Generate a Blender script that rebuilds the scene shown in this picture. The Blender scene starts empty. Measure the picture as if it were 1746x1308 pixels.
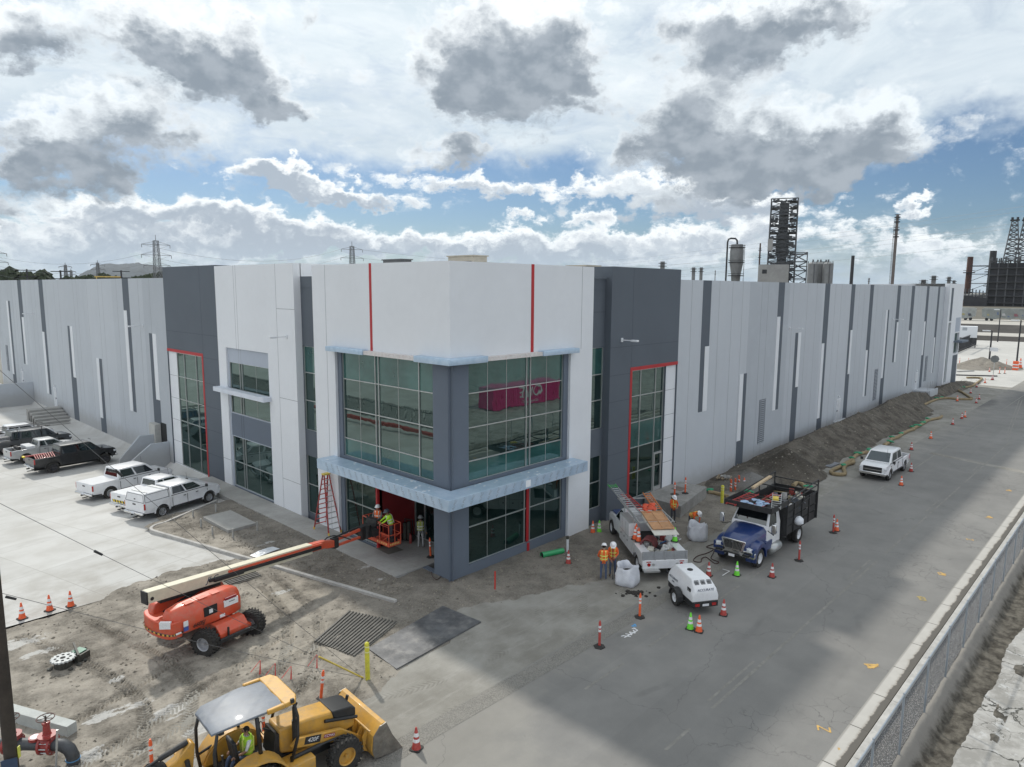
import bpy, bmesh, math, random
import numpy as np
from mathutils import Vector, Matrix, Euler
from math import radians as rad, sin, cos, pi
random.seed(7)
C = bpy.context.scene.collection
S = bpy.context.scene

# ------------------------------------------------------------------ camera
CAM = np.array([-21.07813454, -23.90798328, 14.07251166]); FOC = 1184.17
_p, _r, _y = np.radians([7.789812662122419, 0.36773369947876683, 43.46288154214869])
_f = np.array([cos(_y)*cos(_p), sin(_y)*cos(_p), -sin(_p)])
_rt = np.array([sin(_y), -cos(_y), 0.]); _up = np.cross(_rt, _f)
_R = cos(_r)*_rt + sin(_r)*_up; _U = -sin(_r)*_rt + cos(_r)*_up
cd = bpy.data.cameras.new('camera'); cam = bpy.data.objects.new('camera', cd); C.objects.link(cam)
cd.sensor_fit = 'HORIZONTAL'; cd.sensor_width = 36; cd.lens = 36*FOC/1746; cd.clip_start = .1; cd.clip_end = 20000
m = Matrix.Identity(4)
for i in range(3):
    m[i][0] = _R[i]; m[i][1] = _U[i]; m[i][2] = -_f[i]; m[i][3] = CAM[i]
cam.matrix_world = m
S.camera = cam
def ray(px, py): return _f + _R*(px-873)/FOC - _U*(py-654)/FOC
def lotz(x, y):                       # the concrete lot falls gently away towards the dock
    if x > 0: return 0.
    t = min(1, max(0, (y-13)/24)); return -.6*t*t*(3-2*t)
def G(px, py, z=None):                # where a point of the ground was measured
    d = ray(px, py); zz = 0. if z is None else z
    for _ in range(8):
        t = (zz-CAM[2])/d[2]; P = CAM+d*t
        if z is None: zz = lotz(P[0], P[1])
    return Vector((P[0], P[1], zz))
def FAR(px, py, dist):                # a point of the distance, dist metres away
    d = ray(px, py); d = d/np.hypot(d[0], d[1]); P = CAM+d*dist; return Vector(P)

# ------------------------------------------------------------------ sun and exposure
S.view_settings.view_transform = 'Standard'; S.view_settings.look = 'None'
S.view_settings.exposure = 0.12; S.view_settings.gamma = 1
SUNV = Vector((.295, 1.03, 1.)).normalized()
sl = bpy.data.lights.new('sun', 'SUN'); sl.energy = 2.75; sl.angle = rad(2.); sl.color = (1, .955, .88)
sun = bpy.data.objects.new('sun', sl); C.objects.link(sun)
sun.rotation_euler = SUNV.to_track_quat('Z', 'Y').to_euler()

# ------------------------------------------------------------------ node helper
class NT:
    def __init__(s, tree): s.t = tree; s.n = tree.nodes; s.l = tree.links
    def new(s, typ, **k):
        n = s.n.new(typ)
        for a, b in k.items(): setattr(n, a, b)
        return n
    def put(s, sock, v):
        if hasattr(v, 'is_output') or isinstance(v, bpy.types.NodeSocket): s.l.new(v, sock)
        elif v is not None:
            if isinstance(v, (tuple, list)) and hasattr(sock.default_value, '__len__') and len(sock.default_value) == 4 and len(v) == 3: v = tuple(v)+(1,)
            sock.default_value = v
    def math(s, op, a, b=None, c=None, clamp=False):
        n = s.new('ShaderNodeMath', operation=op, use_clamp=clamp)
        s.put(n.inputs[0], a)
        if b is not None: s.put(n.inputs[1], b)
        if c is not None: s.put(n.inputs[2], c)
        return n.outputs[0]
    def vmath(s, op, a, b=None, c=None, out=0):
        n = s.new('ShaderNodeVectorMath', operation=op); s.put(n.inputs[0], a)
        if b is not None:
            if op == 'SCALE': s.put(n.inputs[3], b)
            else: s.put(n.inputs[1], b)
        if c is not None: s.put(n.inputs[2], c)
        return n.outputs[out]
    def noise(s, vec, scale=5, detail=4, rough=.5, dist=0, col=False):
        n = s.new('ShaderNodeTexNoise'); s.put(n.inputs['Vector'], vec)
        n.inputs['Scale'].default_value = scale; n.inputs['Detail'].default_value = detail
        n.inputs['Roughness'].default_value = rough; n.inputs['Distortion'].default_value = dist
        return n.outputs['Color' if col else 'Fac']
    def vor(s, vec, scale=5, feature='F1', out='Distance', rnd=1):
        n = s.new('ShaderNodeTexVoronoi', feature=feature); s.put(n.inputs['Vector'], vec); n.inputs['Scale'].default_value = scale
        n.inputs['Randomness'].default_value = rnd
        return n.outputs[out]
    def ss(s, v, a, b, lo=0., hi=1.):
        n = s.new('ShaderNodeMapRange', interpolation_type='SMOOTHSTEP'); s.put(n.inputs[0], v)
        s.put(n.inputs[1], a); s.put(n.inputs[2], b); s.put(n.inputs[3], lo); s.put(n.inputs[4], hi); return n.outputs[0]
    def mix(s, fac, a, b, mode='MIX'):
        n = s.new('ShaderNodeMix', data_type='RGBA', blend_type=mode)
        s.put(n.inputs[0], fac); s.put(n.inputs[6], a); s.put(n.inputs[7], b); return n.outputs[2]
    def comb(s, x, y, z=0.):
        n = s.new('ShaderNodeCombineXYZ'); s.put(n.inputs[0], x); s.put(n.inputs[1], y); s.put(n.inputs[2], z); return n.outputs[0]
    def sep(s, v):
        n = s.new('ShaderNodeSeparateXYZ'); s.put(n.inputs[0], v); return n.outputs
def srgb(r, g, b):
    return tuple(((c/255/12.92) if c/255 <= .04045 else ((c/255+.055)/1.055)**2.4) for c in (r, g, b))

# ------------------------------------------------------------------ world: sky with the photograph's clouds, placed by direction
w = bpy.data.worlds.new('World'); S.world = w; w.use_nodes = True
T = NT(w.node_tree); w.node_tree.nodes.clear()
tc = T.new('ShaderNodeTexCoord'); dirv = T.vmath('NORMALIZE', tc.outputs['Generated'])
sx, sy, sz = T.sep(dirv)
az = T.math('MULTIPLY', T.math('ARCTAN2', sy, sx), 180/pi)
el = T.math('MULTIPLY', T.math('ARCSINE', sz), 180/pi)
sky = T.new('ShaderNodeTexSky', sky_type='NISHITA'); sky.sun_disc = False
sky.sun_elevation = math.asin(SUNV.z); sky.sun_rotation = math.atan2(SUNV.x, SUNV.y)
sky.altitude = 20; sky.air_density = 1.0; sky.dust_density = .6; sky.ozone_density = 1.6
# noise domain: stretched flat near the horizon as a cloud deck seen from below is
dd = T.math('ADD', T.math('MAXIMUM', sz, 0.), .12)
deck = T.comb(T.math('DIVIDE', sx, dd), T.math('DIVIDE', sy, dd), 0.)
ang = T.comb(az, T.math('MULTIPLY', el, 1.35), 0.)
warp = T.vmath('SUBTRACT', T.noise(ang, .22, 5, .62, col=True), (.5, .5, .5))
warp2 = T.vmath('MULTIPLY', warp, (11., 7., 0.))
wa = T.vmath('ADD', T.comb(az, el, 0.), warp2)
def dirpx(px, py):
    d = ray(px, py); d = d/np.linalg.norm(d)
    return math.degrees(math.atan2(d[1], d[0])), math.degrees(math.asin(d[2]))
def field(blobs, vec, shift=0.):
    acc = None
    for (px, py, rx, ry, wt) in blobs:
        a0, e0 = dirpx(px, py); a1, e1 = dirpx(px+rx, py); a2, e2 = dirpx(px, py-ry)
        ra = (abs(a1-a0)+.01)*1.12; re = (abs(e2-e0)+.01)*1.12
        v = T.vmath('MULTIPLY_ADD', vec, (1/ra, 1/re, 0.), (-a0/ra, -(e0+shift*re)/re, 0.))
        ln = T.vmath('LENGTH', v, out=1)
        f = T.ss(ln, 1.5, .1, 0., wt)
        acc = f if acc is None else T.math('ADD', acc, f)
    return acc
thick = [(20, 50, 95, 60, 1.), (310, 60, 150, 60, 1.), (370, 120, 130, 50, .9), (225, 215, 110, 60, .95), (470, 186, 62, 26, .9), (60, 235, 90, 40, .8), (110, 285, 120, 28, .95),
         (10, 335, 60, 30, .8), (180, 330, 90, 20, .5), (860, 60, 120, 90, 1.), (880, 140, 150, 70, 1.1), (960, 40, 80, 70, .5), (775, 258, 62, 22, .8),
         (1200, 175, 110, 60, .8), (1150, 225, 90, 40, .4), (1310, 30, 190, 50, 1.0), (1260, 95, 130, 40, .5), (1400, 240, 190, 60, 1.1), (1300, 285, 170, 34, 1.0),
         (1180, 255, 120, 30, .6), (1490, 235, 80, 40, .6), (1130, 335, 110, 22, .5), (500, 20, 60, 30, .25)]
puffs = [(430, 305, 85, 26, 1.), (520, 315, 100, 22, .9), (620, 335, 90, 16, .9), (840, 318, 120, 22, 1.), (700, 290, 70, 20, .6), (1570, 360, 42, 14, 1.), (870, 373, 30, 10, .7),
         (130, 350, 160, 30, .7), (300, 355, 150, 26, .7), (480, 380, 150, 22, .8), (330, 400, 330, 26, .8), (520, 425, 150, 18, .7), (120, 420, 200, 30, .7),
         (1080, 320, 120, 30, .9), (1200, 330, 120, 28, .9), (1300, 345, 150, 24, .7), (980, 372, 60, 12, .7), (1060, 400, 260, 26, .8), (1330, 390, 180, 24, .6), (780, 420, 240, 22, .8),
         (1500, 420, 200, 26, .5), (1010, 440, 300, 24, .8), (300, 450, 340, 26, .6), (1620, 440, 120, 30, .45)]
nA = T.noise(ang, .33, 9, .58)                    # ragged edges
nB = T.noise(T.comb(az, T.math('MULTIPLY', el, 2.6), 3.), .5, 9, .6)
fth = field(thick, wa)
fsh = field(thick, wa, -.6)
fpu = field(puffs, wa)
nAc = T.math('SUBTRACT', nA, .5); nBc = T.math('SUBTRACT', nB, .5)
def billow(v, scs, ws):
    acc = None
    for sc_, w_ in zip(scs, ws):
        q = T.math('MULTIPLY', T.math('ABSOLUTE', T.math('MULTIPLY_ADD', T.noise(v, sc_, 1, .5), 2., -1.)), w_); acc = q if acc is None else T.math('ADD', acc, q)
    return acc
bil = T.math('SUBTRACT', billow(T.vmath('ADD', ang, T.vmath('SCALE', warp, 3.)), (.30, .62, 1.3, 2.7, 5.6), (1.0, .55, .32, .2, .12)), .42)
dth = T.math('ADD', T.math('ADD', fth, T.math('MULTIPLY', bil, .85)), T.math('MULTIPLY', nAc, .55))
nS = T.math('SUBTRACT', T.noise(ang, .28, 3, .5), .5)
dsh = T.math('ADD', T.math('ADD', fsh, T.math('MULTIPLY', nS, .9)), T.math('MULTIPLY', bil, .55))
dpu = T.math('ADD', T.math('ADD', fpu, T.math('MULTIPLY', nBc, 1.2)), T.math('MULTIPLY', bil, .85))
dps = T.math('ADD', field(puffs, wa, -.45), T.math('MULTIPLY', bil, .8))
# high veil above the blue band; opens lower down
elw = T.math('ADD', el, T.math('MULTIPLY', T.math('SUBTRACT', T.noise(ang, .1, 6, .6), .5), 14.))
azr = T.ss(az, 20., -8., 0., 1.)                  # right side of the view: the veil is thinner and blue starts higher
veil = T.ss(elw, T.math('ADD', 7.8, T.math('MULTIPLY', azr, 1.5)), T.math('ADD', 11.5, T.math('MULTIPLY', azr, 2.)))
veiln = T.noise(deck, 3.2, 8, .62, 1.2)
veil = T.math('MULTIPLY', veil, T.ss(veiln, .2, .55, .72, 1.))
low = T.ss(elw, 5.6, .8, 0., .8)
low = T.math('MULTIPLY', low, T.ss(T.noise(T.comb(az, T.math('MULTIPLY', el, 5.), 0.), .22, 7, .6), .32, .62, .25, 1.))
pu = T.ss(dpu, .22, .72); th = T.ss(dth, .0, .62)
blue = T.mix(1., T.mix(1., sky.outputs[0], (.052, .052, .052), 'MULTIPLY'), (.80, .98, 1.2), 'MULTIPLY')
# brightness of the lit veil: brightest around the sun's side, greyer to the right
sunaz = math.degrees(math.atan2(SUNV.y, SUNV.x))
wsun = T.ss(T.math('ABSOLUTE', T.math('SUBTRACT', az, sunaz-14)), 75., 0., .0, 1.)
wsun = T.math('MULTIPLY', wsun, T.ss(el, 4., 30.))
vtone = T.mix(T.ss(T.noise(deck, 1.6, 9, .65, .8), .3, .7), (.47, .56, .64), (.66, .73, .78))
vcol = T.mix(wsun, vtone, T.mix(T.ss(T.noise(deck, 2.2, 9, .65, .8), .3, .7), (.66, .75, .80), (.90, .94, .96)))
lcol = T.mix(T.ss(nB, .38, .62), (.33, .42, .52), (.62, .69, .74))
pcol = T.mix(T.ss(dps, .35, 1.15), (.84, .88, .90), (.38, .44, .51))
base = T.mix(low, blue, lcol)
base = T.mix(veil, base, vcol)
base = T.mix(T.math('MULTIPLY', pu, T.ss(el, 14., 10., 0., 1.)), base, pcol)
tedge = T.mix(wsun, (.74, .80, .84), (.95, .98, .99))
tcol = T.mix(T.ss(dsh, .0, .95), tedge, T.mix(T.ss(T.noise(ang, .5, 4, .5), .35, .65), (.245, .29, .34), (.35, .395, .445)))
base = T.mix(th, base, tcol)
base = T.mix(T.ss(el, 4.5, -.5, 0., .75), base, (.44, .54, .63))          # the pale band at the horizon
behind = T.mix(T.ss(T.noise(deck, 1.1, 8, .6), .38, .56), T.mix(1., blue, (1.8, 1.8, 1.8), 'MULTIPLY'), (1.0, 1.02, 1.02))
front = T.ss(T.math('ABSOLUTE', T.math('SUBTRACT', az, 43.)), 75., 95., 0., 1.)
base = T.mix(front, base, behind)
bg = T.new('ShaderNodeBackground'); T.put(bg.inputs[0], base); bg.inputs[1].default_value = 1.12
wo = T.new('ShaderNodeOutputWorld'); T.l.new(bg.outputs[0], wo.inputs[0])

# ------------------------------------------------------------------ materials
MATS = {}
def mat(name, col, rough=.6, metal=0., var=.12, scale=1.5, bump=0., bscale=30., spec=.5, world=False, coat=0., dirt=0., dcol=(.22, .20, .17)):
    if name in MATS: return MATS[name]
    mt = bpy.data.materials.new(name); mt.use_nodes = True; MATS[name] = mt
    t = NT(mt.node_tree); bs = t.n['Principled BSDF']
    if world: v = t.new('ShaderNodeNewGeometry').outputs['Position']
    else: v = t.new('ShaderNodeTexCoord').outputs['Object']
    n1 = t.noise(v, scale, 6, .6); n2 = t.noise(v, scale*7, 4, .6)
    f = t.math('ADD', t.math('MULTIPLY', n1, .65), t.math('MULTIPLY', n2, .35))
    lo = tuple(max(0, c*(1-var)) for c in col); hi = tuple(min(1, c*(1+var)) for c in col)
    c = t.mix(t.ss(f, .3, .7), lo, hi)
    if dirt > 0:
        c = t.mix(t.math('MULTIPLY', t.ss(t.noise(v, scale*2.3, 8, .7), .42, .75), dirt), c, dcol)
    t.put(bs.inputs['Base Color'], c)
    t.put(bs.inputs['Roughness'], t.math('ADD', rough-.06, t.math('MULTIPLY', n2, .12)))
    bs.inputs['Metallic'].default_value = metal; bs.inputs['Specular IOR Level'].default_value = spec
    bs.inputs['Coat Weight'].default_value = coat; bs.inputs['Coat Roughness'].default_value = .08
    if bump > 0:
        b = t.new('ShaderNodeBump'); b.inputs['Strength'].default_value = 1; b.inputs['Distance'].default_value = bump
        t.put(b.inputs['Height'], t.noise(v, bscale, 8, .6)); t.l.new(b.outputs[0], bs.inputs['Normal'])
    return mt

# ------------------------------------------------------------------ mesh builder
class MB:
    def __init__(s): s.v = []; s.f = []; s.mi = []; s.m = 0; s.X = Matrix.Identity(4)
    def add(s, vs, fs):
        o = len(s.v); s.v += [tuple(s.X @ Vector(p)) for p in vs]
        s.f += [tuple(i+o for i in f) for f in fs]; s.mi += [s.m]*len(fs); return s
    def box(s, x0, y0, z0, x1, y1, z1):
        x0, x1 = min(x0, x1), max(x0, x1); y0, y1 = min(y0, y1), max(y0, y1); z0, z1 = min(z0, z1), max(z0, z1)
        return s.add([(x0,y0,z0),(x1,y0,z0),(x1,y1,z0),(x0,y1,z0),(x0,y0,z1),(x1,y0,z1),(x1,y1,z1),(x0,y1,z1)],
                     [(0,3,2,1),(4,5,6,7),(0,1,5,4),(1,2,6,5),(2,3,7,6),(3,0,4,7)])
    def cbox(s, c, d, rx=0, ry=0, rz=0):
        M = Matrix.Translation(c) @ Euler((rx, ry, rz)).to_matrix().to_4x4()
        hx, hy, hz = d[0]/2, d[1]/2, d[2]/2
        P = [M @ Vector(p) for p in [(-hx,-hy,-hz),(hx,-hy,-hz),(hx,hy,-hz),(-hx,hy,-hz),(-hx,-hy,hz),(hx,-hy,hz),(hx,hy,hz),(-hx,hy,hz)]]
        return s.add(P, [(0,3,2,1),(4,5,6,7),(0,1,5,4),(1,2,6,5),(2,3,7,6),(3,0,4,7)])
    def quad(s, a, b, c, d): return s.add([a, b, c, d], [(0, 1, 2, 3)])
    def cyl(s, p0, p1, r0, r1=None, n=12, caps=True):
        r1 = r0 if r1 is None else r1
        p0 = Vector(p0); p1 = Vector(p1); d = (p1-p0)
        if d.length < 1e-6: return s
        q = d.to_track_quat('Z', 'Y'); a = q @ Vector((1, 0, 0)); b = q @ Vector((0, 1, 0)); vs = []
        for p, r in ((p0, r0), (p1, r1)):
            for i in range(n):
                t = 2*pi*i/n; vs.append(p+(a*cos(t)+b*sin(t))*r)
        fs = [(i, (i+1) % n, n+(i+1) % n, n+i) for i in range(n)]
        if caps: fs += [tuple(range(n-1, -1, -1)), tuple(range(n, 2*n))]
        return s.add(vs, fs)
    def bar(s, p0, p1, w, h=None):
        h = w if h is None else h
        p0 = Vector(p0); p1 = Vector(p1); d = p1-p0; q = d.to_track_quat('Z', 'Y')
        if abs(d.normalized().z) < .98:
            zz = Vector((0, 0, 1)); a = d.cross(zz).normalized(); b = a.cross(d).normalized()
        else: a = q @ Vector((1, 0, 0)); b = q @ Vector((0, 1, 0))
        vs = [p+a*sx*w/2+b*sy*h/2 for p in (p0, p1) for sx, sy in ((-1,-1),(1,-1),(1,1),(-1,1))]
        return s.add(vs, [(3,2,1,0),(4,5,6,7),(0,1,5,4),(1,2,6,5),(2,3,7,6),(3,0,4,7)])
    def tube(s, pts, r, n=8):
        pts = [Vector(p) for p in pts]; rings = []; N = len(pts); prev = None; vs = []
        for i, p in enumerate(pts):
            d = (pts[min(i+1, N-1)]-pts[max(i-1, 0)]).normalized()
            if prev is None: a = d.orthogonal().normalized()
            else: a = (prev-d*prev.dot(d)).normalized()
            prev = a; b = d.cross(a); rr = r[i] if isinstance(r, (list, tuple)) else r
            vs += [p+(a*cos(2*pi*k/n)+b*sin(2*pi*k/n))*rr for k in range(n)]
        fs = [(i*n+k, i*n+(k+1) % n, (i+1)*n+(k+1) % n, (i+1)*n+k) for i in range(N-1) for k in range(n)]
        fs += [tuple(range(n-1, -1, -1)), tuple(range((N-1)*n, N*n))]
        return s.add(vs, fs)
    def lathe(s, prof, n=24, axis='Z', c=(0, 0, 0), caps=True):
        vs = []; c = Vector(c)
        for r, h in prof:
            for i in range(n):
                t = 2*pi*i/n; p = (r*cos(t), r*sin(t), h)
                if axis == 'Y': p = (p[0], p[2], p[1])
                if axis == 'X': p = (p[2], p[0], p[1])
                vs.append(c+Vector(p))
        m_ = len(prof)
        fs = [(j*n+i, j*n+(i+1) % n, (j+1)*n+(i+1) % n, (j+1)*n+i) for j in range(m_-1) for i in range(n)]
        if caps: fs += [tuple(range(n-1, -1, -1)), tuple(range((m_-1)*n, m_*n))]
        return s.add(vs, fs)
    def prism(s, poly, a, b, axis='Y'):         # poly of (x,z) run along y (or (x,y) along z, (y,z) along x)
        n = len(poly)
        def mk(p, t):
            return (p[0], t, p[1]) if axis == 'Y' else ((p[0], p[1], t) if axis == 'Z' else (t, p[0], p[1]))
        vs = [mk(p, a) for p in poly]+[mk(p, b) for p in poly]
        fs = [(i, (i+1) % n, n+(i+1) % n, n+i) for i in range(n)]+[tuple(range(n-1, -1, -1)), tuple(range(n, 2*n))]
        return s.add(vs, fs)
    def loft(s, secs, cap=True):
        n = len(secs[0]); vs = [p for sec in secs for p in sec]
        fs = [(j*n+i, j*n+(i+1) % n, (j+1)*n+(i+1) % n, (j+1)*n+i) for j in range(len(secs)-1) for i in range(n)]
        if cap: fs += [tuple(range(n-1, -1, -1)), tuple(range((len(secs)-1)*n, len(secs)*n))]
        return s.add(vs, fs)
    def ico(s, c, r, sub=1, jit=0., sc=(1, 1, 1)):
        bm = bmesh.new(); bmesh.ops.create_icosphere(bm, subdivisions=sub, radius=1)
        bm.verts.ensure_lookup_table()
        vs = []
        for v in bm.verts:
            k = r*(1+random.uniform(-jit, jit)); vs.append((c[0]+v.co.x*k*sc[0], c[1]+v.co.y*k*sc[1], c[2]+v.co.z*k*sc[2]))
        fs = [tuple(v.index for v in f.verts) for f in bm.faces]; bm.free(); return s.add(vs, fs)
    def build(s, name, mats, parent=None, smooth=None, bevel=0., bseg=2, sub=0, bang=40):
        me = bpy.data.meshes.new(name); me.from_pydata(s.v, [], s.f)
        if not isinstance(mats, (list, tuple)): mats = [mats]
        for q in mats: me.materials.append(q)
        if len(mats) > 1: me.polygons.foreach_set('material_index', s.mi)
        bm = bmesh.new(); bm.from_mesh(me); bmesh.ops.recalc_face_normals(bm, faces=bm.faces); bm.to_mesh(me); bm.free()
        ob = bpy.data.objects.new(name, me); C.objects.link(ob)
        if parent is not None: ob.parent = parent
        if smooth is None: smooth = bevel > 0 or sub > 0
        if smooth:
            me.polygons.foreach_set('use_smooth', [True]*len(me.polygons))
            me.set_sharp_from_angle(angle=rad(bang))
        if bevel > 0:
            b = ob.modifiers.new('bevel', 'BEVEL'); b.width = bevel; b.segments = bseg; b.limit_method = 'ANGLE'; b.angle_limit = rad(35); b.harden_normals = False
        if sub:
            q = ob.modifiers.new('sub', 'SUBSURF'); q.levels = sub; q.render_levels = sub
        return ob
def tag(o, label=None, cat=None, group=None, kind=None):
    if label: o['label'] = label
    if cat: o['category'] = cat
    if group: o['group'] = group
    if kind: o['kind'] = kind
    return o
def thing(name, label, cat, loc=(0, 0, 0), rz=0., group=None):
    o = bpy.data.objects.new(name, None); C.objects.link(o); o.location = loc; o.rotation_euler = (0, 0, rz)
    o.empty_display_size = .2
    return tag(o, label, cat, group)
def dup(root, loc, rz=0., label=None, group=None, scale=None):
    r = root.copy(); C.objects.link(r); r.location = loc; r.rotation_euler = (0, 0, rz)
    if label: r['label'] = label
    if group: r['group'] = group
    if scale: r.scale = (scale,)*3 if not hasattr(scale, '__len__') else scale
    for ch in list(root.children):
        c = ch.copy(); C.objects.link(c); c.parent = r
        for g in ch.children:
            d = g.copy(); C.objects.link(d); d.parent = c
    return r
def text(s, size, m, name, parent, loc, rot, ext=.004, sx=1., shear=0., align='CENTER'):
    cu = bpy.data.curves.new(name, 'FONT'); cu.body = s; cu.size = size; cu.extrude = ext; cu.align_x = align; cu.align_y = 'CENTER'; cu.shear = shear
    ob = bpy.data.objects.new(name+'_tmp', cu); C.objects.link(ob)
    dg = bpy.context.evaluated_depsgraph_get(); me = bpy.data.meshes.new_from_object(ob.evaluated_get(dg))
    bpy.data.objects.remove(ob); o = bpy.data.objects.new(name, me); C.objects.link(o)
    me.materials.clear(); me.materials.append(m); o.parent = parent; o.location = loc; o.rotation_euler = rot; o.scale = (sx, 1, 1)
    return o
# value noise for height fields
_rng = np.random.RandomState(3); _tab = _rng.rand(256, 256)
def vnoise(x, y):
    xi = np.floor(x).astype(int); yi = np.floor(y).astype(int); fx = x-xi; fy = y-yi
    fx = fx*fx*(3-2*fx); fy = fy*fy*(3-2*fy)
    a = _tab[xi & 255, yi & 255]; b = _tab[(xi+1) & 255, yi & 255]; c = _tab[xi & 255, (yi+1) & 255]; d = _tab[(xi+1) & 255, (yi+1) & 255]
    return (a*(1-fx)+b*fx)*(1-fy)+(c*(1-fx)+d*fx)*fy
def fbm(x, y, o=5, g=.5):
    s = 0; a = 1; t = 0
    for i in range(o): s = s+a*vnoise(x*2**i+i*17.3, y*2**i+i*9.1); t += a; a *= g
    return s/t
def sheet(name, X, Y, Z, m, mask=None, parent=None, smooth=True):
    ny, nx = X.shape; co = np.stack([X, Y, Z], -1).reshape(-1, 3)
    idx = np.arange(nx*ny).reshape(ny, nx)
    q = np.stack([idx[:-1, :-1], idx[:-1, 1:], idx[1:, 1:], idx[1:, :-1]], -1).reshape(-1, 4)
    if mask is not None: q = q[mask[:-1, :-1].reshape(-1) & mask[1:, 1:].reshape(-1)]
    used = np.unique(q); remap = -np.ones(len(co), int); remap[used] = np.arange(len(used)); co = co[used]; q = remap[q]
    me = bpy.data.meshes.new(name); me.vertices.add(len(co)); me.vertices.foreach_set('co', co.astype(np.float32).ravel())
    me.loops.add(len(q)*4); me.loops.foreach_set('vertex_index', q.astype(np.int32).ravel())
    me.polygons.add(len(q)); me.polygons.foreach_set('loop_start', np.arange(0, len(q)*4, 4, dtype=np.int32))
    me.polygons.foreach_set('loop_total', np.full(len(q), 4, dtype=np.int32))
    me.update(calc_edges=True); me.validate()
    if smooth: me.polygons.foreach_set('use_smooth', [True]*len(me.polygons))
    me.materials.append(m); ob = bpy.data.objects.new(name, me); C.objects.link(ob)
    if parent: ob.parent = parent
    return ob
def poly_sheet(name, pts, z, m, th=0.):
    b = MB()
    if th: b.prism(pts, z-th, z, 'Z')
    else: b.add([(p[0], p[1], z) for p in pts], [tuple(range(len(pts)))])
    return b.build(name, m)
# ================================================================== THE SETTING
def posn(t): return t.new('ShaderNodeNewGeometry').outputs['Position']
def gmat(name, fn, bump=.01):
    mt = bpy.data.materials.new(name); mt.use_nodes = True; t = NT(mt.node_tree); bs = t.n['Principled BSDF']
    col, rough, h = fn(t, posn(t)); t.put(bs.inputs['Base Color'], col); t.put(bs.inputs['Roughness'], rough)
    bs.inputs['Specular IOR Level'].default_value = .3
    if h is not None:
        b = t.new('ShaderNodeBump'); b.inputs['Strength'].default_value = 1; b.inputs['Distance'].default_value = bump
        t.put(b.inputs['Height'], h); t.l.new(b.outputs[0], bs.inputs['Normal'])
    return mt
def spots(t, p, L):
    acc = None
    for x, y, rx, ry in L:
        v = t.vmath('MULTIPLY', t.vmath('SUBTRACT', p, (x, y, 0)), (1/rx, 1/ry, 0)); f = t.ss(t.vmath('LENGTH', v, out=1), 1., .2)
        acc = f if acc is None else t.math('MAXIMUM', acc, f)
    return acc
def f_land(t, p):
    n = t.noise(p, .01, 8, .6); c = t.mix(t.ss(n, .35, .65), (.15, .145, .12), (.24, .235, .21))
    return c, .95, None
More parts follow.
